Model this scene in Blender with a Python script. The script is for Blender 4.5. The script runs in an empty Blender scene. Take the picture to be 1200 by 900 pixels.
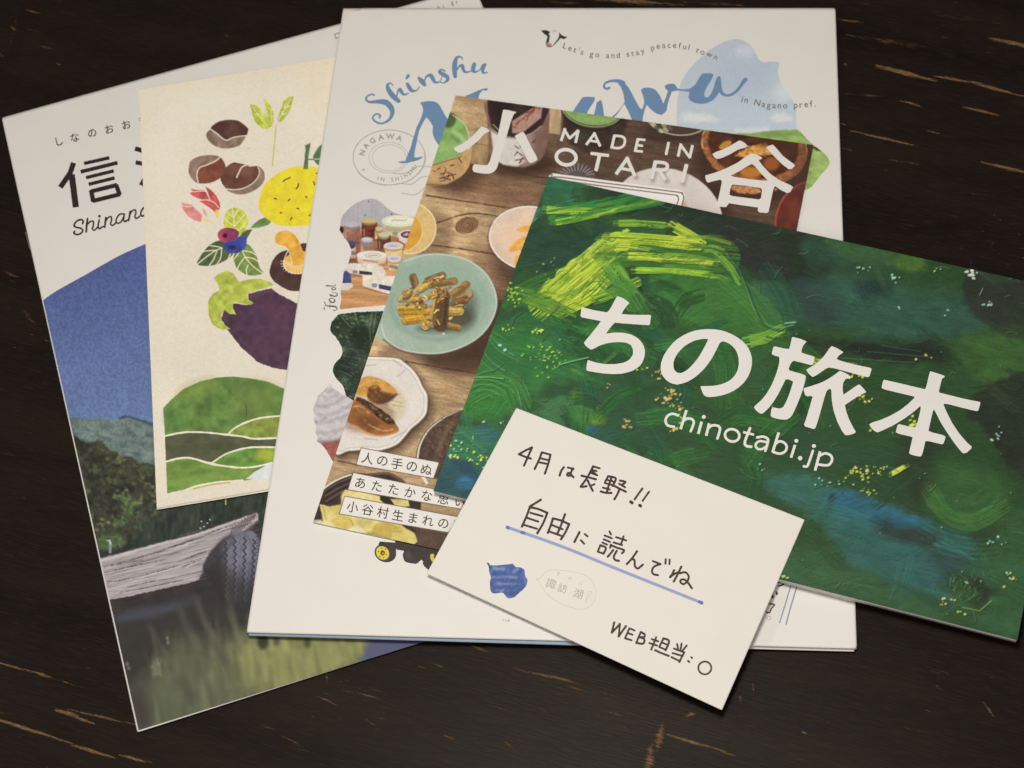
import bpy, math, os, random
import numpy as np
from mathutils import Matrix, Vector

C = bpy.context.scene.collection
MM = 0.001

# ------------------------------------------------------------------ camera
FPX, PITCH, ROLL, CAMH = 2077.35, 0.53596, -0.13002, 591.55     # pixels of a 1200 wide frame, radians, mm
_c, _s = math.cos(PITCH), math.sin(PITCH)
FWD = np.array([0, _s, -_c]); UP0 = np.array([0, _c, _s]); RT0 = np.array([1., 0, 0])
RT = RT0 * math.cos(ROLL) + UP0 * math.sin(ROLL)
UPV = -RT0 * math.sin(ROLL) + UP0 * math.cos(ROLL)
CAM = np.array([0, 0, CAMH])
cam_data = bpy.data.cameras.new('camera')
cam_data.sensor_width = 36.0
cam_data.lens = FPX / 1200 * 36
cam_data.clip_start = 0.01
cam_data.clip_end = 50
cam = bpy.data.objects.new('camera', cam_data); C.objects.link(cam)
cam.matrix_world = Matrix(((RT[0], UPV[0], -FWD[0], 0), (RT[1], UPV[1], -FWD[1], 0),
                           (RT[2], UPV[2], -FWD[2], CAMH * MM), (0, 0, 0, 1)))
cam_data.dof.use_dof = True
cam_data.dof.focus_distance = 0.665
cam_data.dof.aperture_fstop = 18.0
bpy.context.scene.camera = cam

# ------------------------------------------------------------------ light
sc = bpy.context.scene
sc.view_settings.view_transform = 'Standard'
sc.view_settings.look = 'None'
sc.view_settings.exposure = 0.0
sc.view_settings.gamma = 1.0
world = bpy.data.worlds.new('World'); sc.world = world
world.use_nodes = True
bg = world.node_tree.nodes['Background']
bg.inputs[0].default_value = (1.0, 0.93, 0.86, 1)
bg.inputs[1].default_value = 0.14

def area(name, loc, target, size, watts, col):
    d = bpy.data.lights.new(name, 'AREA'); d.shape = 'DISK'; d.size = size
    d.energy = watts; d.color = col
    o = bpy.data.objects.new(name, d); C.objects.link(o)
    o.location = loc
    o.rotation_euler = (Vector(target) - Vector(loc)).to_track_quat('-Z', 'Y').to_euler()
    return o
area('table_lamp', (0.0, 0.29, 0.62), (0.0, 0.29, 0), 0.15, 2.56, (1.0, 0.925, 0.815))        # hangs over the table, above the picture
area('ceiling_lamp', (-1.30, 0.80, 1.25), (0.0, 0.33, 0), 0.34, 4.0, (1.0, 0.94, 0.87))
area('front_fill', (0.10, -0.50, 0.75), (0.0, 0.30, 0), 0.50, 2.2, (1.0, 0.92, 0.82))  # unseen fill added on the viewer's side to lift the front paper edges

# ------------------------------------------------------------------ geometry of the sheets
def hit(px, py, zf):
    """points of the surface z = zf(x, y) [mm] seen at traced coordinates px, py"""
    px = np.asarray(px, float); py = np.asarray(py, float)
    a = (px - 600) / FPX; b = -(py - 450) / FPX
    D = FWD[None] + a[..., None] * RT[None] + b[..., None] * UPV[None] if px.ndim else FWD + a * RT + b * UPV
    z = zf(np.zeros_like(px), np.full_like(px, 300.)) if callable(zf) else zf
    for _ in range(6):
        t = (z - CAMH) / D[..., 2]
        x = t * D[..., 0]; y = t * D[..., 1]
        if not callable(zf): break
        z = zf(x, y)
    return np.stack([x, y, np.broadcast_to(z, x.shape)], -1)

class Sheet: pass
def mk(corners, z0):
    s = Sheet(); s.q = [np.array(c, float) for c in corners]        # TL TR BR BL
    return s
A_ = mk([(2, 138), (556, -16), (831, 645), (161, 858)], 1.2)
B_ = mk([(163, 105), (554, 41), (639, 522), (184, 597)], 2.1)
C_ = mk([(402, 9.5), (979, 9.5), (1004, 760), (289, 741)], 4)
D_ = mk([(534, 112), (953, 170), (845, 715), (367, 612)], 5)
E_ = mk([(643, 207), (1268, 344), (1192, 750), (508, 575)], 8)
F_ = mk([(605, 478), (943, 609), (846, 832), (500, 672)], 8)
TA, TB, TC, TD, TE, TF = 1.2, 0.9, 2.0, 1.0, 3.3, 0.32
_bl = hit(289., 741., 3.)[:2]; _br = hit(1004., 762., 3.)[:2]
_e = (_br - _bl); _w = np.linalg.norm(_e); _e = _e / _w
def sC(x, y): return ((x - _bl[0]) * _e[0] + (y - _bl[1]) * _e[1]) / _w
def knee(q): return 0.5 * (q + np.sqrt(q * q + 0.01))
def zCb(x, y): return 2.5 - 3.17 * knee(sC(x, y) - .44) - 1.83 * knee(sC(x, y) - .73) + .28 * (1 + np.sin((x * .9 + y * .45) / 26.))    # draped over the two booklets below
def lin(x, y): return 2.98 - 2.6 * (sC(x, y) - .40)
A_.z = lambda x, y: 0 * x + TA + .02
B_.z = lambda x, y: 0 * x + TA + TB + .07
C_.z = lambda x, y: zCb(x, y) + TC
D_.z = lambda x, y: zCb(x, y) + TC + TD + .05
E_.z = lambda x, y: lin(x, y) + TC + TD + TE + .12
_p = hit(508., 575., 7.)[:2]; _r = hit(1192., 750., 5.)[:2]; _d = (_r - _p) / np.linalg.norm(_r - _p)
def qE(x, y): return np.maximum(0, (x - _p[0]) * _d[1] - (y - _p[1]) * _d[0])
F_.z = lambda x, y: E_.z(x, y) + TF + .05 - qE(x, y) ** 2 * (.0009 + .0012 * np.clip((.75 - sC(x, y)) / .45, 0, 1))
for s_, t_ in ((A_, TA), (B_, TB), (C_, TC), (D_, TD), (E_, TE), (F_, TF)): s_.t = t_

# ------------------------------------------------------------------ object helpers
def link(o, parent=None):
    C.objects.link(o)
    if parent is not None: o.parent = parent
    return o
def empty(name, loc, label, cat):
    o = bpy.data.objects.new(name, None); o.empty_display_size = .02
    o.location = loc; o['label'] = label; o['category'] = cat
    link(o); o['_o'] = 0; del o['_o']
    return o
def mesh_obj(name, V, faces_flat, sizes, mat, parent=None, col=None, smooth=False, origin=None):
    """V in mm world; faces as one flat index array + sizes"""
    me = bpy.data.meshes.new(name)
    V = np.asarray(V, float) * MM
    if origin is not None: V = V - np.asarray(origin)
    faces_flat = np.asarray(faces_flat, np.int32); sizes = np.asarray(sizes, np.int32)
    me.vertices.add(len(V)); me.vertices.foreach_set('co', V.astype(np.float32).ravel())
    me.loops.add(len(faces_flat)); me.loops.foreach_set('vertex_index', faces_flat)
    me.polygons.add(len(sizes))
    st = np.concatenate([[0], np.cumsum(sizes)[:-1]]).astype(np.int32)
    me.polygons.foreach_set('loop_start', st)
    me.update(calc_edges=True)
    if col is not None:
        at = me.color_attributes.new('Col', 'FLOAT_COLOR', 'POINT')
        rgba = np.ones((len(V), 4), np.float32); rgba[:, :3] = col
        at.data.foreach_set('color', rgba.ravel())
    if smooth: me.polygons.foreach_set('use_smooth', np.ones(len(sizes), bool))
    me.materials.append(mat)
    o = bpy.data.objects.new(name, me)
    return link(o, parent)

# ------------------------------------------------------------------ colour
def s2l(c):
    c = np.asarray(c, float) / 255.
    return np.where(c <= .04045, c / 12.92, ((c + .055) / 1.055) ** 2.4)
LIT = np.array([0.955, 0.89, 0.775])         # colour a pure white sheet returns under these lamps: turns colours read off the print into reflectances
def albedo(c, lit=1.0): return np.clip(s2l(c) / (LIT * lit), 0.004, .92)
def reach(px, py): return (1 - .21 * (np.hypot(px - 620, py - 700) / 700) ** 1.6)[:, None]   # lamp falloff across the table, divided out of readings

def mat_new(name, rough=.5, spec=.3):
    m = bpy.data.materials.new(name); m.use_nodes = True
    nt = m.node_tree; b = nt.nodes['Principled BSDF']
    b.inputs['Roughness'].default_value = rough
    b.inputs['Specular IOR Level'].default_value = spec
    return m, nt, b
def N(nt, typ, **kw):
    n = nt.nodes.new(typ)
    for k, v in kw.items(): setattr(n, k, v)
    return n
def paper_mat(name, rgb, rough=.55, spec=.25, mottled=.03, scale=60):
    """paper: flat tone with a faint fibre mottle and a barely visible bump"""
    m, nt, b = mat_new(name, rough, spec)
    tc = N(nt, 'ShaderNodeTexCoord'); nz = N(nt, 'ShaderNodeTexNoise'); nz.inputs['Scale'].default_value = scale
    nz.inputs['Detail'].default_value = 5
    nt.links.new(tc.outputs['Object'], nz.inputs['Vector'])
    mx = N(nt, 'ShaderNodeMix', data_type='RGBA')
    mx.inputs['A'].default_value = (*[x * (1 - mottled) for x in rgb], 1)
    mx.inputs['B'].default_value = (*[min(1, x * (1 + mottled)) for x in rgb], 1)
    nt.links.new(nz.outputs['Fac'], mx.inputs['Factor'])
    nt.links.new(mx.outputs['Result'], b.inputs['Base Color'])
    n2 = N(nt, 'ShaderNodeTexNoise'); n2.inputs['Scale'].default_value = 1800
    nt.links.new(tc.outputs['Object'], n2.inputs['Vector'])
    bp = N(nt, 'ShaderNodeBump'); bp.inputs['Strength'].default_value = .05; bp.inputs['Distance'].default_value = .0002
    nt.links.new(n2.outputs['Fac'], bp.inputs['Height']); nt.links.new(bp.outputs['Normal'], b.inputs['Normal'])
    return m
def print_mat(name, rough=.5, spec=.22, grain=.02):
    """printed picture: colours of the print carried by the mesh, with a fine halftone grain"""
    m, nt, b = mat_new(name, rough, spec)
    at = N(nt, 'ShaderNodeAttribute', attribute_name='Col')
    tc = N(nt, 'ShaderNodeTexCoord'); nz = N(nt, 'ShaderNodeTexNoise'); nz.inputs['Scale'].default_value = 1500
    nz.inputs['Detail'].default_value = 2
    nt.links.new(tc.outputs['Object'], nz.inputs['Vector'])
    mr = N(nt, 'ShaderNodeMapRange'); mr.inputs['From Min'].default_value = .25; mr.inputs['From Max'].default_value = .75
    mr.inputs['To Min'].default_value = 1 - grain; mr.inputs['To Max'].default_value = 1 + grain
    nt.links.new(nz.outputs['Fac'], mr.inputs['Value'])
    mu = N(nt, 'ShaderNodeVectorMath', operation='SCALE')
    nt.links.new(at.outputs['Color'], mu.inputs[0]); nt.links.new(mr.outputs['Result'], mu.inputs['Scale'])
    nt.links.new(mu.outputs['Vector'], b.inputs['Base Color'])
    return m
def ink_mat(name, rgb, rough=.5, spec=.25, mottled=.06):
    return paper_mat(name, tuple(albedo(rgb)), rough, spec, mottled, 300)

WHITE = (0.80, 0.795, 0.785)
M_white = paper_mat('coated_white_paper', WHITE, .42, .3)
M_card = paper_mat('uncoated_card', (0.80, 0.79, 0.765), .8, .12)
M_cream = paper_mat('cream_paper', tuple(albedo((222, 208, 176))), .6, .2)
M_print = print_mat('offset_print')
M_edge = None

def edge_mat():
    """stack of page edges: fine grey lines along the block"""
    m, nt, b = mat_new('page_edges', .7, .1)
    tc = N(nt, 'ShaderNodeTexCoord'); sx = N(nt, 'ShaderNodeSeparateXYZ')
    nt.links.new(tc.outputs['Object'], sx.inputs[0])
    w = N(nt, 'ShaderNodeMath', operation='MULTIPLY'); w.inputs[1].default_value = 2 * math.pi / .00042
    nt.links.new(sx.outputs['Z'], w.inputs[0])
    sn = N(nt, 'ShaderNodeMath', operation='SINE'); nt.links.new(w.outputs[0], sn.inputs[0])
    nz = N(nt, 'ShaderNodeTexNoise'); nz.inputs['Scale'].default_value = 90
    nt.links.new(tc.outputs['Object'], nz.inputs['Vector'])
    ad = N(nt, 'ShaderNodeMath', operation='ADD'); nt.links.new(sn.outputs[0], ad.inputs[0]); nt.links.new(nz.outputs['Fac'], ad.inputs[1])
    mr = N(nt, 'ShaderNodeMapRange'); mr.inputs['From Min'].default_value = -.6; mr.inputs['From Max'].default_value = 1.5
    nt.links.new(ad.outputs[0], mr.inputs['Value'])
    mx = N(nt, 'ShaderNodeMix', data_type='RGBA'); mx.inputs['A'].default_value = (.55, .53, .51, 1); mx.inputs['B'].default_value = (.82, .80, .77, 1)
    nt.links.new(mr.outputs['Result'], mx.inputs['Factor']); nt.links.new(mx.outputs['Result'], b.inputs['Base Color'])
    return m
M_edge = edge_mat()

# ------------------------------------------------------------------ curves, noise, distance fields
def zt(x0, y0, s):
    return lambda *p: [(x0 + q[0] / s, y0 + q[1] / s) + tuple(v / s for v in q[2:]) for q in p]
def smooth(pts, closed=False, n=5):
    P = np.array(pts, float); m = len(P); out = []
    rng = range(m if closed else m - 1)
    for i in rng:
        if closed: p0, p1, p2, p3 = P[(i - 1) % m], P[i], P[(i + 1) % m], P[(i + 2) % m]
        else: p0, p1, p2, p3 = P[max(i - 1, 0)], P[i], P[i + 1], P[min(i + 2, m - 1)]
        for t in np.arange(n) / n:
            out.append(.5 * (2 * p1 + (p2 - p0) * t + (2 * p0 - 5 * p1 + 4 * p2 - p3) * t * t + (3 * p1 - p0 - 3 * p2 + p3) * t ** 3))
    if not closed: out.append(P[-1])
    return np.array(out)
def ring(cx, cy, rx, ry, ang=0, n=40, a0=0, a1=360):
    t = np.radians(np.linspace(a0, a1, n + 1)); a = math.radians(ang)
    x = rx * np.cos(t); y = ry * np.sin(t)
    return np.stack([cx + x * math.cos(a) - y * math.sin(a), cy + x * math.sin(a) + y * math.cos(a)], -1)
_tab = np.random.RandomState(7).rand(64, 256, 256).astype(np.float32)
def vn(X, Y, seed=0):
    T = _tab[seed % 64]
    xi = np.floor(X).astype(int); yi = np.floor(Y).astype(int); fx = X - xi; fy = Y - yi
    fx = fx * fx * (3 - 2 * fx); fy = fy * fy * (3 - 2 * fy)
    a = T[xi % 256, yi % 256]; b = T[(xi + 1) % 256, yi % 256]; c = T[xi % 256, (yi + 1) % 256]; d = T[(xi + 1) % 256, (yi + 1) % 256]
    return (a * (1 - fx) + b * fx) * (1 - fy) + (c * (1 - fx) + d * fx) * fy
def fbm(X, Y, scale, seed=0, ang=0, an=1., octv=3):
    a = math.radians(ang); u = (X * math.cos(a) + Y * math.sin(a)) / (scale * an); v = (-X * math.sin(a) + Y * math.cos(a)) / scale
    r = 0; w = .5; tot = 0
    for o in range(octv):
        r = r + w * vn(u * 2 ** o + 17.3 * o, v * 2 ** o + 5.1 * o, seed + o); tot += w; w *= .5
    return r / tot
def sd_poly(X, Y, pts):
    P = np.array(pts, float)[:, :2]; d = np.full(X.shape, 1e9); ins = np.zeros(X.shape, bool)
    for i in range(len(P)):
        a = P[i]; b = P[(i + 1) % len(P)]; e = b - a; L = e @ e
        if L < 1e-12: continue
        wx = X - a[0]; wy = Y - a[1]; t = np.clip((wx * e[0] + wy * e[1]) / L, 0, 1)
        d = np.minimum(d, (wx - t * e[0]) ** 2 + (wy - t * e[1]) ** 2)
        if a[1] != b[1]:
            ins ^= ((a[1] > Y) != (b[1] > Y)) & (X < (b[0] - a[0]) * (Y - a[1]) / (b[1] - a[1]) + a[0])
    d = np.sqrt(d)
    return np.where(ins, -d, d)
def sd_stroke(X, Y, pts, w=None, butt=False):
    P = np.array(pts, float); d = np.full(X.shape, 1e9)
    W = P[:, 2] if P.shape[1] > 2 else np.full(len(P), w)
    if len(P) == 1: return np.hypot(X - P[0, 0], Y - P[0, 1]) - W[0] / 2
    for i in range(len(P) - 1):
        a = P[i, :2]; b = P[i + 1, :2]; e = b - a; L = max(e @ e, 1e-9)
        wx = X - a[0]; wy = Y - a[1]; t = np.clip((wx * e[0] + wy * e[1]) / L, 0, 1)
        d = np.minimum(d, np.hypot(wx - t * e[0], wy - t * e[1]) - (W[i] * (1 - t) + W[i + 1] * t) / 2)
    if butt:
        for a, b in ((P[0], P[1]), (P[-1], P[-2])):
            e = (a - b)[:2]; e = e / np.linalg.norm(e)
            d = np.maximum(d, (X - a[0]) * e[0] + (Y - a[1]) * e[1])
    return d

def tidy(pts, it=10):
    """traced outline with its kinks smoothed away and its real corners kept"""
    P = np.array(pts, float); n = len(P); keep = []; Q = []
    for i in range(n):
        a = P[i] - P[i - 1]; b = P[(i + 1) % n] - P[i]
        t = abs(math.degrees(math.atan2(a[0] * b[1] - a[1] * b[0], a @ b)))
        m = max(1, int(np.hypot(*b) / .8))
        for j in range(m): Q.append(P[i] + b * j / m); keep.append(j == 0 and t > 33)
    Q = np.array(Q); keep = np.array(keep)
    for _ in range(it):
        S = (np.roll(Q, 1, 0) + np.roll(Q, -1, 0)) / 2; S = Q + .6 * (S - Q)
        Q = np.where(keep[:, None], Q, S)
    return Q
def contour(F, x0, y0, k):
    """mesh of the region F < 0 on a sample grid: vertex coords (traced px), flat faces, sizes"""
    F = F.astype(float); F[np.abs(F) < 1e-4] = 1e-4
    H, W = F.shape
    ins = F < 0
    cnt = ins[:-1, :-1].astype(int) + ins[1:, :-1] + ins[:-1, 1:] + ins[1:, 1:]
    idx = -np.ones(H * W, int)
    ii, jj = np.nonzero(cnt == 4)
    quads = np.stack([ii * W + jj, (ii + 1) * W + jj, (ii + 1) * W + jj + 1, ii * W + jj + 1], -1)
    bi, bj = np.nonzero((cnt > 0) & (cnt < 4))
    extra = []; emap = {}; polys = []
    Fl = F.ravel()
    for i, j in zip(bi.tolist(), bj.tolist()):
        cs = [i * W + j, (i + 1) * W + j, (i + 1) * W + j + 1, i * W + j + 1]
        poly = []
        for m in range(4):
            a, b = cs[m], cs[(m + 1) % 4]
            if Fl[a] < 0: poly.append(a)
            if (Fl[a] < 0) != (Fl[b] < 0):
                key = (a, b) if a < b else (b, a)
                if key not in emap:
                    t = Fl[key[0]] / (Fl[key[0]] - Fl[key[1]])
                    pa = (key[0] % W, key[0] // W); pb = (key[1] % W, key[1] // W)
                    emap[key] = H * W + len(extra); extra.append((pa[0] + (pb[0] - pa[0]) * t, pa[1] + (pb[1] - pa[1]) * t))
                poly.append(emap[key])
        if len(poly) >= 3: polys.append(poly)
    base = np.stack(np.meshgrid(np.arange(W), np.arange(H)), -1).reshape(-1, 2).astype(float)
    V = np.concatenate([base, np.array(extra).reshape(-1, 2)]) if extra else base
    flat = np.concatenate([quads.ravel()] + [np.array(p) for p in polys]).astype(int) if len(polys) else quads.ravel()
    sizes = np.concatenate([np.full(len(quads), 4), np.array([len(p) for p in polys], int)]).astype(int)
    used = np.zeros(len(V), bool); used[flat] = True
    remap = np.cumsum(used) - 1
    V = V[used]; flat = remap[flat]
    return np.stack([x0 + V[:, 0] / k, y0 + V[:, 1] / k], -1), flat, sizes

OFF_PRINT, OFF_INK = 0.03, 0.06
def put(name, sheet, F, x0, y0, k, mat, parent, off=OFF_INK, col=None):
    P, flat, sizes = contour(F, x0, y0, k)
    V = hit(P[:, 0], P[:, 1], lambda x, y: sheet.z(x, y) + off)
    c = col(P[:, 0], P[:, 1]) if col else None
    return mesh_obj(name, V, flat, sizes, mat, parent, c, origin=sheet.origin)
def lettering(name, sheet, mat, parent, outlines=(), strokes=(), k=3., off=OFF_INK, shrink=0., clip=None):
    """outlines: (points, [holes]); strokes: (points[, width], butt)"""
    allp = np.concatenate([np.array(o[0], float)[:, :2] for o in outlines] + [np.array(s[0], float)[:, :2] for s in strokes])
    wmax = max([0] + [(max(q[2] for q in s[0]) if len(s[0][0]) > 2 else s[1]) for s in strokes])
    x0, y0 = allp.min(0) - wmax - 2; x1, y1 = allp.max(0) + wmax + 2
    X, Y = np.meshgrid(np.arange(x0, x1, 1 / k), np.arange(y0, y1, 1 / k))
    F = np.full(X.shape, 1e3)
    def merge(pts, m, fn):
        p = np.array(pts, float); a = p[:, :2].min(0) - m - 2; b = p[:, :2].max(0) + m + 2
        i0, i1 = max(0, int((a[1] - y0) * k)), min(X.shape[0], int((b[1] - y0) * k) + 2)
        j0, j1 = max(0, int((a[0] - x0) * k)), min(X.shape[1], int((b[0] - x0) * k) + 2)
        F[i0:i1, j0:j1] = np.minimum(F[i0:i1, j0:j1], fn(X[i0:i1, j0:j1], Y[i0:i1, j0:j1]))
    outlines = [(tidy(o[0]), [tidy(h) for h in o[1]]) for o in outlines]
    for o in outlines:
        def fn(x, y, o=o):
            f = sd_poly(x, y, o[0])
            for h in o[1]: f = np.maximum(f, -sd_poly(x, y, h))
            return f
        merge(o[0], 0, fn)
    for s in strokes:
        w = s[1]; butt = s[2] if len(s) > 2 else False
        merge(s[0], (max(q[2] for q in s[0]) if len(s[0][0]) > 2 else w), lambda x, y: sd_stroke(x, y, s[0], w, butt))
    if clip is not None: F = np.maximum(F, sd_poly(X, Y, clip))
    for _ in range(2):                       # soften traced corners a little
        F[1:-1, 1:-1] = (F[1:-1, 1:-1] * 4 + F[:-2, 1:-1] + F[2:, 1:-1] + F[1:-1, :-2] + F[1:-1, 2:]) / 8
    return put(name, sheet, F + shrink, x0, y0, k, mat, parent, off)

# ------------------------------------------------------------------ type set with Blender's own fonts
_fonts = {}
def font(kind):
    if kind == 'ui': return None
    if kind not in _fonts:
        try:
            p = bpy.utils.system_resource('DATAFILES', path='fonts')
            _fonts[kind] = bpy.data.fonts.load(os.path.join(p, 'Noto Sans CJK Regular.woff2'))
        except Exception: _fonts[kind] = None
    return _fonts[kind]
_gl = {}
def glyph(ch, bold=0., kind='ui', shear=0.):
    key = (ch, bold, kind, shear)
    if key in _gl: return _gl[key]
    cu = bpy.data.curves.new('type', 'FONT'); cu.body = ch; cu.offset = bold; cu.resolution_u = 4; cu.shear = shear
    if font(kind): cu.font = font(kind)
    ob = bpy.data.objects.new('type', cu); C.objects.link(ob)
    dg = bpy.context.evaluated_depsgraph_get(); dg.update()
    ev = ob.evaluated_get(dg); me = ev.to_mesh()
    V = np.array([v.co[:2] for v in me.vertices], float).reshape(-1, 2); Fc = [list(p.vertices) for p in me.polygons]
    ev.to_mesh_clear(); bpy.data.objects.remove(ob); bpy.data.curves.remove(cu)
    _gl[key] = (V, Fc); return _gl[key]
def typeset(name, sheet, mat, parent, items, off=OFF_INK):
    """items: (char, x, y, size px, angle deg, bold, centred) with x, y the glyph centre or its left baseline point"""
    VV = []; flat = []; sizes = []; n = 0
    for it in items:
        ch, x, y, size, ang = it[:5]; bold = it[5] if len(it) > 5 else 0; cen = it[6] if len(it) > 6 else True
        sy = it[7] if len(it) > 7 else 1.
        V, Fc = glyph(ch, bold)
        if not len(V): continue
        V = V.copy()
        if cen: V = V - (V.min(0) + V.max(0)) / 2
        V = V * size; V[:, 1] *= sy
        a = math.radians(ang)
        P = np.stack([x + V[:, 0] * math.cos(a) + V[:, 1] * math.sin(a), y + V[:, 0] * math.sin(a) - V[:, 1] * math.cos(a)], -1)
        VV.append(P)
        for f in Fc: flat += [q + n for q in f[::-1]]; sizes.append(len(f))
        n += len(P)
    P = np.concatenate(VV)
    W = hit(P[:, 0], P[:, 1], lambda x, y: sheet.z(x, y) + off)
    return mesh_obj(name, W, flat, sizes, mat, parent, origin=sheet.origin)
def on_path(text, path, size, bold=0, tilt=0):
    """characters spread along a baseline path"""
    P = smooth(path, n=8); seg = np.hypot(*np.diff(P, axis=0).T); L = np.concatenate([[0], np.cumsum(seg)])
    adv = []
    for ch in text:
        V, _ = glyph(ch, bold); adv.append(.32 if not len(V) else V[:, 0].max() - V[:, 0].min())
    gap = (L[-1] - sum(adv) * size) / (len(text) - 1); pos = 0; out = []
    for ch, a in zip(text, adv):
        c = pos + a * size / 2
        x = np.interp(c, L, P[:, 0]); y = np.interp(c, L, P[:, 1])
        x2 = np.interp(c + 1, L, P[:, 0]); y2 = np.interp(c + 1, L, P[:, 1]); x1 = np.interp(c - 1, L, P[:, 0]); y1 = np.interp(c - 1, L, P[:, 1])
        ang = math.degrees(math.atan2(y2 - y1, x2 - x1)) + tilt
        V, _ = glyph(ch, bold)
        if len(V):
            r = math.radians(ang); hh = (V[:, 1].min() + V[:, 1].max()) / 2 * size
            out.append((ch, x + hh * math.sin(r), y - hh * math.cos(r), size, ang, bold))
        pos += a * size + gap
    return out

# ------------------------------------------------------------------ painter for the printed pictures
class Canvas:
    def __init__(s, x0, y0, x1, y1, k, base):
        s.x0, s.y0, s.k = x0, y0, k
        s.X, s.Y = np.meshgrid(np.arange(x0, x1 + 1 / k, 1 / k), np.arange(y0, y1 + 1 / k, 1 / k))
        s.c = np.zeros(s.X.shape + (3,)); s.c[:] = base
        s.n = 0
    def box(s, pts, m):
        p = np.array(pts, float)[:, :2]; a = p.min(0) - m; b = p.max(0) + m
        i0, i1 = max(0, int((a[1] - s.y0) * s.k)), min(s.X.shape[0], int((b[1] - s.y0) * s.k) + 2)
        j0, j1 = max(0, int((a[0] - s.x0) * s.k)), min(s.X.shape[1], int((b[0] - s.x0) * s.k) + 2)
        return slice(i0, max(i0, i1)), slice(j0, max(j0, j1))
    def lay(s, sl, m, col, a, tex):
        X, Y = s.X[sl], s.Y[sl]
        if X.size == 0: return
        s.n += 1
        col = col(X, Y) if callable(col) else np.array(col, float)
        if tex:
            amp, scale = tex[0], tex[1]; ang = tex[2] if len(tex) > 2 else 0; an = tex[3] if len(tex) > 3 else 1
            col = col * (1 + amp * 2 * (fbm(X, Y, scale, s.n * 3, ang, an) - .5))[..., None]
        m = (m * a)[..., None]
        s.c[sl] = s.c[sl] * (1 - m) + col * m
    def sdf(s, sl, f, col, a, soft, rough, rs, tex):
        X, Y = s.X[sl], s.Y[sl]
        if X.size == 0: return
        d = f(X, Y)
        if rough: d = d + rough * 2 * (fbm(X, Y, rs, 11 + s.n) - .5)
        s.lay(sl, np.clip(.5 - d / soft, 0, 1), col, a, tex)
    def poly(s, pts, col, a=1., soft=1., rough=0, rs=6, tex=None, sm=False, holes=()):
        if sm: pts = smooth(pts, True)
        def f(X, Y):
            d = sd_poly(X, Y, pts)
            for h in holes: d = np.maximum(d, -sd_poly(X, Y, h))
            return d
        s.sdf(s.box(pts, soft + rough + 1), f, col, a, soft, rough, rs, tex)
    def ell(s, cx, cy, rx, ry, col, ang=0, **kw): s.poly(ring(cx, cy, rx, ry, ang)[:-1], col, **kw)
    def line(s, pts, w, col, a=1., soft=.9, rough=0, rs=4, tex=None, sm=False):
        if sm: pts = smooth(pts)
        mw = max([w or 0] + [q[2] for q in pts if len(q) > 2])
        s.sdf(s.box(pts, mw + soft + rough + 1), lambda X, Y: sd_stroke(X, Y, pts, w), col, a, soft, rough, rs, tex)
    def brush(s, pts, w, cols, a=1., fq=2.2, dry=.35, seed=0, along=40., edge=.12, lip=None):
        """bristle stroke: streaks run along the path, ragged sides and ends"""
        P = smooth(pts, n=6) if len(pts) > 2 else np.array(pts, float)
        sl = s.box(P, w); X, Y = s.X[sl], s.Y[sl]
        if X.size == 0: return
        best = np.full(X.shape, 1e9); T = np.zeros(X.shape); Nn = np.zeros(X.shape); acc = 0; over = np.zeros(X.shape)
        for i in range(len(P) - 1):
            p, q = P[i, :2], P[i + 1, :2]; e = q - p; L = max(np.linalg.norm(e), 1e-6); e = e / L
            wx, wy = X - p[0], Y - p[1]; t0 = wx * e[0] + wy * e[1]; t = np.clip(t0, 0, L)
            d = np.hypot(wx - t * e[0], wy - t * e[1]); up = d < best
            best = np.where(up, d, best); T = np.where(up, acc + t, T); Nn = np.where(up, wx * -e[1] + wy * e[0], Nn)
            acc += L
        tot = acc; n = Nn / (w / 2)
        st = vn(T / along + seed, Nn / fq + 31.7 * seed, seed) * .55 + vn(T / along * 2.3 + 9 * seed, Nn / (fq * .45), seed + 5) * .45
        endw = (vn(Nn / (fq * 1.2), Nn * 0 + seed, seed + 3) - .5) * w * .7
        lead = np.minimum(T + endw * .5 + w * .08, tot - T + endw + w * .1)
        m = np.clip((1 - np.abs(n) - edge * 2 * (vn(T / 9, Nn * 0 + seed + .5, seed + 1) - .3)) / .10, 0, 1) * np.clip(lead / 3, 0, 1) * (best < w / 2 + 1)
        br = vn(T / 11 + 5 * seed, Nn / (fq * .8) + 3.3 * seed, seed + 9)
        m = m * np.clip((st * .72 + br * .28 - dry + .17) / .2, 0, 1) * a
        cols = np.array(cols, float); u = np.clip((st - .2) / .6, 0, .999) * (len(cols) - 1); i0 = u.astype(int); f = (u - i0)[..., None]
        col = cols[i0] * (1 - f) + cols[np.minimum(i0 + 1, len(cols) - 1)] * f
        s.c[sl] = s.c[sl] * (1 - m[..., None]) + col * m[..., None]
        if lip is not None:
            r = np.clip(1 - np.abs(np.abs(n) - .93) / .05, 0, 1) * (best < w / 2) * np.clip(lead / 3, 0, 1) * a * .6
            s.c[sl] = s.c[sl] * (1 - r[..., None]) + np.array(lip, float) * r[..., None]
    def specks(s, x0, y0, x1, y1, n, cols, r=(.5, 1.3), seed=0, a=.9):
        R = random.Random(seed)
        for _ in range(n):
            x = R.gauss((x0 + x1) / 2, (x1 - x0) / 4); y = R.gauss((y0 + y1) / 2, (y1 - y0) / 4)
            rr = R.uniform(*r); s.ell(x, y, rr * R.uniform(.8, 1.9), rr, R.choice(cols), ang=R.uniform(-40, 40), a=a, soft=1.1)
    def grain(s, amp, scale, ang=0, an=1, seed=0):
        s.c *= (1 + amp * 2 * (fbm(s.X, s.Y, scale, seed, ang, an) - .5))[..., None]
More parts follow.
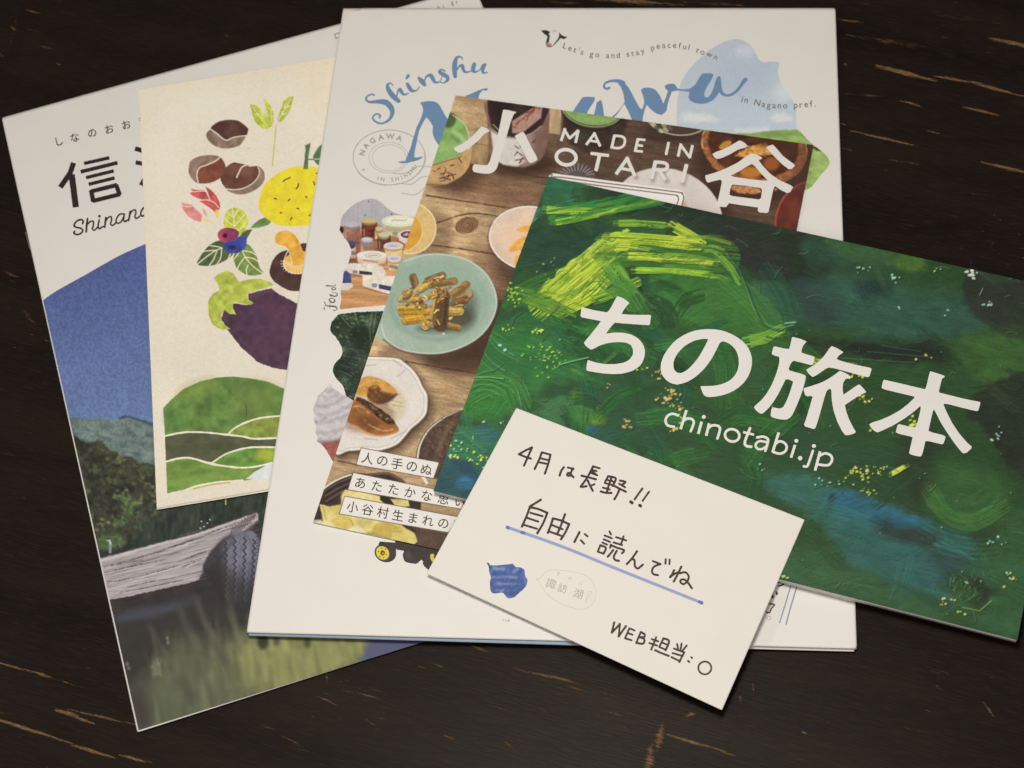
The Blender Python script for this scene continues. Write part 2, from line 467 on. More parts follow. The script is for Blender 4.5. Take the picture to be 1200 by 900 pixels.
    def relief(s, k, r=1, ang=35):
        """the printed painting's raised bristle marks: thin light and dark flanks along colour changes"""
        L = s.c.mean(-1) + 26 * fbm(s.X, s.Y, 2.4, 40, 14, 3.5) + 14 * fbm(s.X, s.Y, 1.1, 44)
        d = L - np.roll(np.roll(L, r, 0), r, 1); d = np.clip(d, -30, 30)
        s.c *= np.clip(1 + k * d / (s.c.mean(-1) + 40), .6, 1.6)[..., None]
    def blur(s, r):
        n = max(1, int(r * s.k))
        for ax in (0, 1):
            for _ in range(2):
                p = np.concatenate([np.repeat(s.c.take([0], ax), n, ax), s.c, np.repeat(s.c.take([-1], ax), n, ax)], ax)
                cs = np.cumsum(p, ax); z = np.zeros_like(cs.take([0], ax)); cs = np.concatenate([z, cs], ax)
                m = s.c.shape[ax]
                s.c = (cs.take(range(2 * n + 1, 2 * n + 1 + m), ax) - cs.take(range(0, m), ax)) / (2 * n + 1)
    def sample(s, px, py):
        u = np.clip((px - s.x0) * s.k, 0, s.X.shape[1] - 1.001); v = np.clip((py - s.y0) * s.k, 0, s.X.shape[0] - 1.001)
        i = v.astype(int); j = u.astype(int); fy = (v - i)[:, None]; fx = (u - j)[:, None]; c = s.c
        return (c[i, j] * (1 - fx) + c[i, j + 1] * fx) * (1 - fy) + (c[i + 1, j] * (1 - fx) + c[i + 1, j + 1] * fx) * fy
    def publish(s, name, sheet, outline, parent, hidden=None, lit=1., mat=None, off=OFF_PRINT, margin=30, rough=0, rs=6):
        F = sd_poly(s.X, s.Y, outline)
        if rough: F = F + rough * 2 * (fbm(s.X, s.Y, rs, 3) - .5)
        for h in hidden or (): F = np.maximum(F, -(sd_poly(s.X, s.Y, h) + margin))
        return put(name, sheet, F, s.x0, s.y0, s.k, mat or M_print, parent, off,
                   col=lambda px, py: albedo(np.clip(s.sample(px, py), 0, 255), lit * reach(px, py)))
#BODY
# ------------------------------------------------------------------ paper bodies
def quad_grid(q, n=36, rnd=0.):
    """px grid over a quad TL TR BR BL, corners rounded by rnd px"""
    e = np.concatenate([[0, .004, .01, .02], np.linspace(.04, .96, n), [.98, .99, .996, 1]])
    S_, T_ = np.meshgrid(e, e)
    P = (q[0] * ((1 - S_) * (1 - T_))[..., None] + q[1] * (S_ * (1 - T_))[..., None] + q[2] * (S_ * T_)[..., None] + q[3] * ((1 - S_) * T_)[..., None])
    if rnd:
        r = rnd if isinstance(rnd, (list, tuple)) else [rnd] * 4
        for i in range(4):
            if not r[i]: continue
            c = q[i]; u = q[(i + 1) % 4] - c; v = q[(i - 1) % 4] - c
            u = u / np.linalg.norm(u); v = v / np.linalg.norm(v); M = np.linalg.inv(np.stack([u, v], 1))
            L = (P - c) @ M.T; a = r[i] - L[..., 0]; b = r[i] - L[..., 1]
            h = np.hypot(a, b); m = (a > 0) & (b > 0) & (h > r[i])
            k = np.where(m, r[i] / np.maximum(h, 1e-6), 1)
            L2 = np.stack([np.where(m, r[i] - a * k, L[..., 0]), np.where(m, r[i] - b * k, L[..., 1])], -1)
            P = np.where(m[..., None], c + L2 @ np.stack([u, v], 0), P)
    return P
def slab(name, sheet, q, top, thick, mat, parent, n=36, rnd=1.2):
    """one leaf or block of paper whose upper face follows the sheet, 'top' mm above/below it"""
    P = quad_grid(q, n, rnd); m = P.shape[0]
    f = P.reshape(-1, 2)
    T = hit(f[:, 0], f[:, 1], lambda x, y: sheet.z(x, y) + top)
    Bt = T.copy(); Bt[:, 2] -= thick
    V = np.concatenate([T, Bt]); K = m * m
    i, j = np.meshgrid(np.arange(m - 1), np.arange(m - 1), indexing='ij'); i = i.ravel(); j = j.ravel()
    up = np.stack([i * m + j, (i + 1) * m + j, (i + 1) * m + j + 1, i * m + j + 1], -1)
    rim = [k for k in range(m)] + [k * m + m - 1 for k in range(1, m)] + [(m - 1) * m + k for k in range(m - 2, -1, -1)] + [k * m for k in range(m - 2, 0, -1)]
    r = np.array(rim); r2 = np.roll(r, -1)
    side = np.stack([r, r2, r2 + K, r + K], -1)[:, ::-1] if False else np.stack([r, r2, r2 + K, r + K], -1)
    F = np.concatenate([up, up[:, ::-1] + K, side])
    return mesh_obj(name, V, F.ravel(), np.full(len(F), 4), mat, parent, origin=sheet.origin)
def inset(q, d):
    c = sum(q) / 4; return [p + (c - p) / np.linalg.norm(c - p) * d for p in q]
def booklet(name, sheet, label, cat, cover_mat, leaf=.22, back=True, page_inset=1.5, rnd=1.2, cover='front_cover'):
    o = hit(*sheet.q[3], sheet.z); sheet.origin = np.array([o[0], o[1], o[2] - sheet.t]) * MM
    root = empty(name, sheet.origin, label, cat)
    sheet.root = root
    sheet.cover = slab(cover, sheet, sheet.q, 0, leaf, cover_mat, root, rnd=rnd)
    if sheet.t > .5:
        slab('page_block', sheet, inset(sheet.q, .5), -leaf - .004, sheet.t - 2 * leaf - .008, M_edge, root, rnd=0)
        slab('back_cover', sheet, sheet.q, -sheet.t + leaf, leaf, cover_mat, root, rnd=rnd)
    return root
def staple(sheet, px, py, ang, L=9.):
    """wire staple bent over the fold"""
    o = hit(px, py, sheet.z); a = math.radians(ang); V = []; F = []
    pts = [np.array([0, -L / 2, -1.1]), np.array([-.30, -L / 2, -.3]), np.array([-.30, L / 2, -.3]), np.array([0, L / 2, -1.1])]
    r = .26
    R = np.array([[math.cos(a), -math.sin(a), 0], [math.sin(a), math.cos(a), 0], [0, 0, 1]])
    for p0, p1 in zip(pts[:-1], pts[1:]):
        e = (p1 - p0) / np.linalg.norm(p1 - p0); u = np.cross(e, [1, .3, .2]); u /= np.linalg.norm(u); v = np.cross(e, u); b = len(V)
        for p in (p0, p1):
            for k in range(6):
                t = k * math.pi / 3; V.append(R @ (p + r * (u * math.cos(t) + v * math.sin(t))) + o)
        for k in range(6): F.append([b + k, b + (k + 1) % 6, b + 6 + (k + 1) % 6, b + 6 + k])
    F = np.array(F); return mesh_obj('staple', np.array(V), F.ravel(), np.full(len(F), 4), M_steel, sheet.root, origin=sheet.origin)
M_steel, _nt, _b = mat_new('staple_wire', .3, .5); _b.inputs['Metallic'].default_value = 1; _b.inputs['Base Color'].default_value = (.55, .54, .52, 1)

# ------------------------------------------------------------------ table
def tabletop():
    k = .8; x0, y0, x1, y1 = -70, -70, 1270, 970
    X, Y = np.meshgrid(np.arange(x0, x1, 1 / k), np.arange(y0, y1, 1 / k)); H, W = X.shape
    wear = np.zeros(X.shape)
    R = random.Random(4)
    #  x0 y0 x1 y1 width strength : places where the dark lacquer is rubbed down to the wood
    S = [(1027, 77, 1098, 95, 8, 1), (1095, 89, 1150, 98, 5, .9), (1140, 97, 1192, 111, 6, .95), (1190, 111, 1215, 116, 4, .7), (982, 23, 1012, 26, 4, .6), (1160, 45, 1215, 56, 7, .9), (1185, 50, 1220, 60, 5, .9),
         (1128, 125, 1170, 135, 5, .85), (1055, 118, 1081, 125, 4, .8), (996, 153, 1077, 172, 4, .9), (1150, 190, 1215, 205, 6, .95), (985, 173, 1004, 178, 3, .6), (1085, 153, 1103, 157, 3, .6),
         (985, 40, 1105, 58, 10, .28), (988, 110, 1040, 113, 4, .4), (1040, 187, 1080, 193, 3, .4), (988, 75, 995, 77, 4, .6), (1090, 15, 1180, 30, 10, .2), (985, 145, 992, 147, 3, .6),
         (650, -6, 800, 6, 9, .75), (705, -2, 765, 6, 8, .5), (640, 2, 690, 5, 5, .4), (800, 2, 880, 7, 5, .35), (-60, 760, 58, 793, 4, .85), (38, 787, 62, 795, 6, .7), (60, 795, 100, 806, 3, .35), (78, 831, 162, 850, 4, .85), (66, 832, 92, 840, 11, .85), (-50, 822, 16, 838, 4, .7),
         (-30, 834, 84, 871, 6, 1), (83, 873, 135, 888, 6, .95), (140, 885, 178, 894, 6, .9), (82, 838, 110, 848, 6, .8), (600, 783, 660, 797, 5, .5), (640, 790, 680, 803, 6, .65), (655, 800, 690, 812, 4, .4),
         (776, 850, 770, 880, 17, .62), (764, 872, 757, 912, 20, .6), (782, 861, 830, 875, 7, .85), (828, 873, 862, 886, 5, .8), (803, 840, 816, 835, 6, .7), (806, 834, 816, 838, 3, .7), (882, 801, 883, 812, 5, .6), (867, 815, 868, 824, 5, .6), (1152, 822, 1166, 842, 5, .55), (938, 855, 946, 861, 5, .5),
         (590, 868, 605, 880, 6, .4), (715, 835, 730, 839, 3, .5), (1090, 785, 1110, 793, 8, .3), (30, 860, 20, 866, 3, .3), (30, 12, 48, 16, 4, .6), (22, 13, 10, 60, 3, .3), (12, 30, 20, 38, 6, .45), (46, 54, 62, 57, 4, .45), (28, 34, 52, 38, 3, .3), (-5, 60, 4, 66, 5, .5), (66, 74, 72, 77, 5, .4),
         (4, 318, 22, 325, 6, .4), (28, 365, 42, 380, 8, .35), (0, 355, 14, 362, 6, .35), (48, 395, 60, 402, 5, .3), (400, 808, 450, 820, 3, .5), (415, 800, 470, 818, 3, .35), (382, 788, 384, 800, 4, .35), (490, 781, 500, 785, 4, .6), (508, 778, 520, 782, 4, .5), (370, 815, 395, 826, 4, .5), (325, 860, 350, 872, 4, .5), (520, 862, 535, 868, 4, .4), (545, 755, 575, 765, 5, .5), (300, 850, 330, 856, 4, .35), (425, 840, 445, 855, 3, .35),
         (700, 810, 740, 822, 3, .3), (720, 850, 735, 853, 3, .3), (855, 835, 880, 842, 3, .3), (1050, 850, 1100, 862, 4, .3), (1080, 780, 1120, 792, 8, .25)]
    for (a, b, lo, hi, n) in ((985, 1200, 185, 320, 46), (985, 1200, 0, 60, 14), (570, 780, 770, 840, 40), (300, 560, 770, 880, 40), (880, 1190, 770, 890, 26), (0, 60, 300, 700, 16), (0, 160, 720, 900, 18), (100, 380, 0, 90, 10), (1120, 1210, 250, 330, 16)):
        for _ in range(n):
            x = R.uniform(a, b); y = R.uniform(lo, hi); L = R.uniform(3, 16); an = math.radians(R.gauss(13, 9)) if R.random() < .85 else R.uniform(0, 3)
            S.append((x, y, x + L * math.cos(an), y + L * math.sin(an), R.uniform(1.4, 3.2), R.uniform(.12, .38)))
    for ax, ay, bx, by, w, st in S:
        i0, i1 = int((min(ay, by) - w - 4 - y0) * k), int((max(ay, by) + w + 4 - y0) * k); j0, j1 = int((min(ax, bx) - w - 4 - x0) * k), int((max(ax, bx) + w + 4 - x0) * k)
        i0 = max(i0, 0); j0 = max(j0, 0); x, y = X[i0:i1, j0:j1], Y[i0:i1, j0:j1]
        if not x.size: continue
        L = math.hypot(bx - ax, by - ay)
        w *= .56
        d = sd_stroke(x, y, [(ax, ay, w * .3), ((ax + bx) / 2, (ay + by) / 2, w), (bx, by, w * .15)])
        wear[i0:i1, j0:j1] = np.maximum(wear[i0:i1, j0:j1], st * np.clip(.5 - d / (w * .7), 0, 1))
    P = np.stack([X.ravel(), Y.ravel()], -1)
    V = hit(P[:, 0], P[:, 1], 0.)
    ii, jj = np.meshgrid(np.arange(H - 1), np.arange(W - 1), indexing='ij'); ii = ii.ravel(); jj = jj.ravel()
    F = np.stack([ii * W + jj, (ii + 1) * W + jj, (ii + 1) * W + jj + 1, ii * W + jj + 1], -1)
    cs = [0, W - 1, H * W - 1, (H - 1) * W]
    n = len(V)
    out = np.array([(-700, 900, 0), (700, 900, 0), (700, -150, 0), (-700, -150, 0), (-700, 900, -32), (700, 900, -32), (700, -150, -32), (-700, -150, -32)], float)
    V = np.concatenate([V, out])
    ring_ = []
    top = list(range(0, W)); right = [i * W + W - 1 for i in range(H)]; bot = [(H - 1) * W + j for j in range(W)]; left = [i * W for i in range(H)]
    polys = [[n, n + 1] + top[::-1], [n + 1, n + 2] + right[::-1], [n + 2, n + 3] + bot, [n + 3, n] + left]
    polys = [p[::-1] for p in polys]
    for a in range(4): polys.append([n + a, n + 4 + a, n + 4 + (a + 1) % 4, n + (a + 1) % 4])
    polys.append([n + 4, n + 5, n + 6, n + 7][::-1])
    flat = np.concatenate([F.ravel()] + [np.array(p) for p in polys]); sizes = np.concatenate([np.full(len(F), 4), [len(p) for p in polys]])
    m, nt, b = mat_new('worn_black_lacquered_wood', .42, .08)
    a = hit(np.array([985.]), np.array([150.]), 0.)[0]; c = hit(np.array([1185.]), np.array([190.]), 0.)[0]
    ga = math.atan2(c[1] - a[1], c[0] - a[0])
    tc = N(nt, 'ShaderNodeTexCoord'); mp = N(nt, 'ShaderNodeMapping'); mp.inputs['Rotation'].default_value = (0, 0, -ga)
    nt.links.new(tc.outputs['Object'], mp.inputs['Vector'])
    def grainy(sc_, st, det=6):
        q = N(nt, 'ShaderNodeMapping'); q.inputs['Scale'].default_value = (1, st, 1); nt.links.new(mp.outputs[0], q.inputs['Vector'])
        z = N(nt, 'ShaderNodeTexNoise'); z.inputs['Scale'].default_value = sc_; z.inputs['Detail'].default_value = det; z.inputs['Roughness'].default_value = .6
        nt.links.new(q.outputs[0], z.inputs['Vector']); return z.outputs['Fac']
    def mth(op, x, y=None, clamp=False):
        q = N(nt, 'ShaderNodeMath', operation=op); q.use_clamp = clamp
        for i_, v in enumerate((x, y)):
            if v is None: continue
            if isinstance(v, (int, float)): q.inputs[i_].default_value = v
            else: nt.links.new(v, q.inputs[i_])
        return q.outputs[0]
    def rng(v, a0, a1, b0=0, b1=1):
        q = N(nt, 'ShaderNodeMapRange'); nt.links.new(v, q.inputs['Value'])
        for nm, vv in (('From Min', a0), ('From Max', a1), ('To Min', b0), ('To Max', b1)): q.inputs[nm].default_value = vv
        return q.outputs['Result']
    def mix(f, A, B):
        q = N(nt, 'ShaderNodeMix', data_type='RGBA')
        nt.links.new(f, q.inputs['Factor'])
        for nm, v in (('A', A), ('B', B)):
            if isinstance(v, tuple): q.inputs[nm].default_value = (*v, 1)
            else: nt.links.new(v, q.inputs[nm])
        return q.outputs['Result']
    at = N(nt, 'ShaderNodeAttribute', attribute_name='wear')
    fib = grainy(120, 14, 5); fine = grainy(420, 9, 4); big = grainy(9, 5, 4); dots = grainy(110, 2.2, 3)
    base = mix(rng(big, .3, .7), (.0090, .0066, .0054), (.0180, .0126, .0098))
    base = mix(mth('MULTIPLY', rng(fib, .50, .68), .6), base, (.028, .020, .015))
    w = mth('ADD', at.outputs['Fac'], mth('MULTIPLY', mth('SUBTRACT', fib, .5), 1.9))
    w = mth('ADD', w, mth('MULTIPLY', mth('SUBTRACT', fine, .5), .7))
    rub = mth('MULTIPLY', rng(w, .22, .72), rng(at.outputs['Fac'], .02, .22))
    wood = mix(rng(fine, .35, .65), (.085, .044, .021), (.26, .16, .08))
    redd = mth('MULTIPLY', mth('MULTIPLY', rng(dots, .66, .74), rng(big, .44, .62)), .55)
    base = mix(redd, base, (.040, .019, .013))
    colr = mix(rub, base, wood)
    nt.links.new(colr, b.inputs['Base Color'])
    nt.links.new(rng(rub, 0, 1, .40, .75), b.inputs['Roughness'])
    bp = N(nt, 'ShaderNodeBump'); bp.inputs['Strength'].default_value = .25; bp.inputs['Distance'].default_value = .0005
    hgt = mth('SUBTRACT', mth('ADD', mth('MULTIPLY', fib, .6), mth('MULTIPLY', big, .8)), mth('MULTIPLY', rub, .6))
    nt.links.new(hgt, bp.inputs['Height']); nt.links.new(bp.outputs['Normal'], b.inputs['Normal'])
    o = mesh_obj('tabletop', V, flat, sizes, m)
    at_ = o.data.attributes.new('wear', 'FLOAT', 'POINT'); at_.data.foreach_set('value', np.concatenate([wear.ravel(), np.zeros(8)]).astype(np.float32))
    o['label'] = 'dark lacquered wooden tabletop with rubbed streaks of bare wood'; o['category'] = 'table'; o['kind'] = 'structure'
tabletop()
# ------------------------------------------------------------------ inks
I_black = ink_mat('ink_brown_black', (46, 40, 35))
I_blue = ink_mat('ink_blue', (110, 139, 166))
I_grey = ink_mat('ink_stamp_grey', (178, 174, 164))
I_text = ink_mat('ink_grey_brown', (104, 98, 84))
I_white = paper_mat('unprinted_white', WHITE, .45, .3)
I_brown = ink_mat('ink_brown', (78, 56, 42))
I_pen = ink_mat('felt_pen_ink', (70, 52, 44), .6)
I_marker = ink_mat('blue_marker', (150, 158, 188), .7)
I_marker_dark = ink_mat('blue_marker_pressed', (104, 118, 168), .7)
I_pencil = ink_mat('pencil', (196, 188, 176), .7)

# ================================================================== A : photograph booklet at the bottom of the pile
booklet('travel_booklet', A_, 'large white booklet with blue sky, lake and log photograph, lowest of the pile', 'booklet', M_white, rnd=[3, 1, 1, 1])
staple(A_, 33.0, 281, 13)
def photo_lake():
    cv = Canvas(44, 280, 600, 866, 1.5, (86, 116, 172))
    X, Y = cv.X, cv.Y
    t = np.clip((Y - 300 + (X - 60) * .25) / 200, 0, 1)[..., None]
    cv.c[:] = np.array((74, 84, 128)) * (1 - t) + np.array((98, 116, 152)) * t
    cv.grain(.05, 70, 10, 2, 3)
    ridge = [(40, 489), (80, 490), (92, 489), (102, 491), (113, 491), (124, 490), (132, 492), (140, 491), (147, 488), (154, 489), (160, 492), (170, 495), (178, 498), (200, 505), (260, 500), (420, 520), (420, 700), (40, 700)]
    cv.poly(ridge, (98, 110, 104), soft=1.5, rough=1.2, rs=3, tex=(.28, 9, 20, 1.6))
    for i in range(130):
        R = random.Random(i); x = R.uniform(70, 200); y = 492 + R.random() ** .8 * 40 + (x - 90) * .08
        cv.ell(x, y, R.uniform(3, 8), R.uniform(1.5, 3.5), R.choice([(116, 132, 118), (86, 94, 100), (104, 122, 110), (80, 88, 94), (128, 142, 128)]), ang=R.uniform(5, 30), a=R.uniform(.3, .7), soft=3, rough=1.5, rs=3)
    cv.line([(140, 490.5), (147, 488), (153, 489), (162, 492), (178, 497)], 2.4, (44, 62, 64), a=.8, soft=2, rough=.8)
    wood = [(70, 506), (84, 509), (93, 514), (102, 518), (118, 517), (124, 523), (129, 528), (135, 529), (142, 535), (153, 534), (164, 540), (178, 545), (230, 560), (420, 560), (420, 900), (40, 900)]
    cv.poly(wood, (54, 54, 42), soft=2.5, rough=3, rs=6, tex=(.45, 8))
    R = random.Random(5)
    for i in range(620):
        x = R.uniform(78, 190); y = R.uniform(508, 640)
        if y < 510 + (x - 80) * .36: continue
        hgt = fbm(np.array([[x]]), np.array([[y]]), 22, 9)[0, 0]
        c = (R.choice([(112, 118, 76), (98, 106, 68), (124, 130, 90)]) if hgt > .6 else R.choice([(70, 72, 52), (82, 86, 60), (58, 60, 46)]) if hgt > .42 else (38, 38, 32))
        cv.ell(x, y, R.uniform(1.5, 4), R.uniform(1, 2.4), c, ang=R.uniform(-30, 50), a=R.uniform(.35, .85), soft=1.6, rough=1.2, rs=2.5)
    for (x, y, r_, c) in ((143, 580, 11, (104, 124, 78)), (150, 590, 13, (92, 112, 70)), (152, 603, 12, (84, 104, 66)), (128, 565, 10, (78, 92, 62)), (113, 551, 9, (74, 86, 62)), (172, 552, 9, (70, 86, 58)), (101, 575, 7, (82, 98, 70)), (165, 618, 9, (74, 92, 62)), (140, 612, 9, (70, 88, 58))):
        for j in range(30):
            a = R.uniform(0, 6.28); q = R.random() ** .6 * r_
            cv.ell(x + q * math.cos(a), y + q * .7 * math.sin(a), R.uniform(1, 2.6), R.uniform(.8, 1.6), tuple(np.clip(np.array(c) * R.uniform(.7, 1.2), 0, 255)), a=.6, ang=R.uniform(0, 90), soft=1.4)
    keep = cv.c.copy(); cv.blur(.9); cv.c = cv.c * .75 + keep * .25; cv.grain(.16, 2.2, seed=31)
    # dark water with the reflected wood, behind the log
    cv.poly([(100, 648), (170, 622), (186, 600), (320, 560), (420, 540), (420, 720), (110, 720)], (46, 52, 46), soft=8, rough=3, tex=(.4, 7, -75, 2.5))
    for i in range(240):
        x = R.uniform(165, 330); y = R.uniform(585, 640)
        cv.ell(x, y, R.uniform(1, 2.4), R.uniform(2.5, 7), R.choice([(62, 70, 56), (30, 34, 32), (76, 84, 64), (40, 46, 42)]), ang=R.uniform(-8, 16), a=R.uniform(.2, .5), soft=3)
    cv.ell(130, 635, 18, 9, (82, 104, 64), ang=-8, a=.8, soft=5, rough=3, rs=4, tex=(.3, 4))
    cv.line([(129.4, 636), (129.0, 647)], 3.2, (128, 136, 138), soft=2); cv.line([(128.6, 634.5), (129.4, 637)], 2.2, (176, 180, 178), soft=1.6); cv.line([(125.4, 633.6), (129, 633)], 1.2, (186, 188, 184), soft=1.2)
    cv.line([(141, 650), (138, 640)], 1.6, (40, 44, 40), soft=2)
    for q in ((239, 617), (243, 613), (246, 609), (235, 619), (236, 611)): cv.ell(q[0], q[1], 1.1, .8, (178, 182, 170), soft=1)
    # weathered log
    log = [(112, 656), (128, 651.5), (169, 641), (200, 633), (236, 623), (270, 611.5), (302, 600), (303, 610), (294, 618), (284, 624), (274, 632), (262, 640), (256, 646), (250, 652), (242, 662), (240, 667), (233, 680), (218, 684), (181, 692), (150, 699), (128, 703), (120, 700)]
    cv.poly([(112, 690), (128, 700), (181, 690), (235, 676), (250, 652), (262, 640), (300, 610), (310, 640), (300, 720), (110, 740)], (52, 45, 45), soft=3, tex=(.25, 6, -12, 2))
    cv.poly(log, (164, 154, 150), soft=1.2, rough=1, rs=4, tex=(.16, 3.0, -15.5, 14))
    for i in range(260):
        u = R.random(); v = R.random(); x = 116 + u * 170; yt = 655 - (x - 114) * .285; yb = 703 - (x - 114) * .19; y = yt + (yb - yt) * v
        if x > 236 and y > 668 - (x - 240) * .95: continue
        L = R.uniform(8, 46); sl = -.285 + .095 * v
        c = R.choice([(96, 86, 88), (120, 110, 108), (198, 190, 184), (184, 174, 168), (70, 62, 66), (206, 198, 192), (146, 134, 132)])
        cv.line([(x, y, .2), (x + L / 2, y + sl * L / 2 + R.uniform(-.7, .7), R.uniform(.5, 1.3)), (x + L, y + sl * L, .2)], None, c, a=R.uniform(.25, .6), soft=1.1)
    for a in ((120, 672, 196, 655), (150, 688, 205, 677), (180, 648, 262, 622), (210, 658, 252, 643), (130, 664, 168, 656)):
        cv.line([(a[0], a[1], .4), ((a[0] + a[2]) / 2, (a[1] + a[3]) / 2 - 1, 1.5), (a[2], a[3], .3)], None, (66, 58, 60), a=.75, soft=1.2, rough=.7, rs=3)
    for a in ((122, 664, 190, 646), (140, 694, 214, 680), (200, 642, 276, 614), (160, 676, 244, 652), (124, 682, 160, 676), (240, 626, 300, 604), (214, 664, 250, 648)):
        cv.line([(a[0], a[1], .3), (a[0] * .6 + a[2] * .4, a[1] * .6 + a[3] * .4 + 1, 1.2), (a[2], a[3], .2)], None, (74, 64, 66), a=.8, soft=1, rough=1, rs=2.5)
        cv.line([(a[0] + 4, a[1] + 1.6), (a[2] - 6, a[3] + 2.4)], .9, (204, 198, 192), a=.6, soft=1.1, rough=.6)
    cv.line([(118, 657), (169, 643), (236, 625), (300, 602)], 1.8, (206, 200, 194), a=.7, soft=1.6, rough=.8, rs=5)
    for i in range(9):
        x = 268 + i * 3.6; cv.line([(x, 634 - i * 3.2), (x + 5, 618 - i * 2.6)], 1.8, (70, 58, 60), a=.65, soft=1.6)
    cv.line([(236, 676), (241, 664), (252, 650), (262, 641), (284, 625), (303, 611)], 3.4, (84, 72, 72), a=.75, soft=2.4, rough=1.8, rs=3)
    # tyre: rounded tread with zigzag grooves
    ty = [(238, 668), (241, 657), (247, 647), (256, 637), (266, 629), (278, 624), (290, 622), (300, 626), (306, 640), (304, 670), (298, 700), (292, 725), (262, 708), (254, 690), (246, 678)]
    def tcol(X, Y):
        u = np.clip((X - 256 - np.maximum(0, Y - 640) * .02) / 14, 0, 1)[..., None]
        base = np.array((58, 54, 56)) * (1 - u) + np.array((108, 108, 118)) * u
        return base * (1 - .62 * np.clip((Y - 655) / 60, 0, 1))[..., None]
    cv.poly(ty, tcol, soft=2.5, rough=1.2, rs=3, tex=(.18, 4), sm=True)
    cv.line(smooth([(242, 664), (250, 648), (260, 636), (270, 629)]), 7, (64, 58, 60), a=.6, soft=5)
    for gx, sp in ((266, 3.6), (276.5, 3.8), (287.5, 3.9), (298, 3.6)):
        pts = []
        for j in range(20):
            y = 629 + j * sp + abs(gx - 284) * .22; pts.append((gx + 1.7 * (1 if j % 2 else -1) - j * .14 - (6 - j) * .25 * (j < 6) * (gx < 282), y))
        cv.line([(p[0] + 1.6, p[1] + .3) for p in pts], 1.8, (150, 150, 160), a=.5, soft=1.6); cv.line(pts, 1.7, (44, 40, 48), a=.85, soft=1.4)
    for j in range(17):
        y = 636 + j * 3.6; x = 250 + max(0, 7 - j) * 2.2; cv.line([(x, y + 3), (x + 8, y - 1)], 1.2, (44, 42, 46), a=.5, soft=1.4); cv.line([(300, y - 6), (306, y - 9)], 1.2, (52, 48, 60), a=.6, soft=1.2)
    cv.poly([(236, 676), (262, 664), (300, 690), (290, 724), (240, 724)], (48, 44, 42), a=.55, soft=16)
    # out of focus foreground
    low = Canvas(44, 280, 600, 866, 1.5, (50, 46, 42)); low.c[:] = cv.c
    low.poly([(110, 708), (181, 694), (238, 680), (262, 708), (292, 722), (340, 690), (600, 700), (600, 900), (100, 900)], (50, 47, 43), soft=8, rough=3, rs=14, tex=(.12, 20))
    low.ell(172, 716, 40, 8, (74, 78, 92), ang=-12, a=.7, soft=10); low.ell(210, 706, 30, 5, (70, 72, 84), ang=-12, a=.6, soft=8)
    low.poly([(150, 870), (160, 812), (190, 775), (215, 752), (250, 752), (275, 742), (300, 746), (340, 738), (480, 738), (450, 775), (300, 840)], (88, 90, 66), soft=30, rough=10, rs=16)
    low.poly([(268, 770), (300, 746), (360, 740), (436, 746), (424, 780), (340, 806), (280, 800)], (134, 134, 82), soft=26, rough=10, rs=14)
    low.ell(196, 830, 44, 20, (84, 90, 72), ang=-20, a=.6, soft=26); low.ell(166, 836, 12, 22, (54, 48, 44), ang=-14, a=.8, soft=16); low.ell(236, 800, 50, 14, (98, 104, 74), ang=-16, a=.5, soft=20)
    for i in range(260):                       # soft upright blades
        x = R.uniform(176, 436); y = R.uniform(744, 838) - (x - 200) * .2; L = R.uniform(12, 40); br = np.clip((x - 230) / 150, 0, 1)
        c = np.array((98, 100, 74)) * (1 - br) + np.array((142, 142, 88)) * br; c = c * R.uniform(.5, 1.36)
        low.line([(x, y + L * .5, 5), (x - L * .06, y, 4), (x - L * R.uniform(.05, .3), y - L * .5, 1.5)], None, tuple(c), a=R.uniform(.12, .4), soft=R.uniform(4, 8))
    for (p, w, c, a) in (([(228, 690), (236, 718), (250, 750), (266, 780)], 6, (98, 94, 80), .55), ([(266, 690), (271, 716), (282, 752)], 6, (112, 112, 88), .6), ([(212, 716), (219, 736), (232, 760)], 6, (92, 90, 76), .5), ([(176, 734), (186, 752), (200, 776)], 5, (92, 84, 76), .5), ([(196, 742), (204, 760), (214, 780)], 5, (86, 84, 70), .4), ([(210, 800), (224, 816)], 12, (60, 58, 50), .5), ([(240, 744), (262, 772)], 10, (62, 56, 48), .5), ([(266, 782), (264, 800)], 12, (80, 72, 58), .4)):
        low.line(p, w, c, a=a, soft=w * 1.2, sm=len(p) > 2)
    low.poly([(432, 748), (444, 742), (530, 742), (520, 768), (430, 792), (424, 772)], (82, 82, 106), soft=9, rough=3, rs=9)
    for (x, y, rx, ry, c) in ((308, 752, 6, 9, (40, 40, 30)), (360, 753, 4, 6, (56, 58, 44)), (324, 752, 3, 5, (70, 72, 50))): low.ell(x, y, rx, ry, c, soft=5, a=.85)
    for i in range(26):
        low.line([(R.uniform(176, 190), R.uniform(770, 792)), (R.uniform(176, 190), R.uniform(772, 794))], .9, (120, 124, 104), a=.5, soft=1.4)
    for (x, y) in ((151, 783), (149, 778), (197, 753), (196, 748), (138, 756)): low.ell(x, y, 1.6, 2.2, (142, 138, 124), a=.7, soft=2)
    low.blur(1.3)
    m = np.clip((cv.Y - (712 - (cv.X - 128) * .19)) / 16, 0, 1); m = np.where(cv.X > 236, np.clip((cv.Y - 690 - 0 * cv.X) / 34, 0, 1), m)[..., None]
    cv.c[:] = cv.c * (1 - m) + low.c * m
    cv.line([(264.6, 582), (264.4, 591)], 1.6, (168, 166, 96), soft=1.2)
    cv.line([(488, 750), (500, 749)], 2.5, (40, 42, 66), soft=2)
    cv.grain(.014, 1.3, seed=8)
    top = smooth([(30, 366), (50, 352), (62, 343.5), (80, 333), (100, 322), (120, 310.5), (140, 299.5), (156, 292), (170, 286), (200, 273), (240, 258), (300, 240)])
    out = [tuple(p) for p in top] + [(700, 240), (700, 686.5), (161, 857.3), (49.2, 352)]
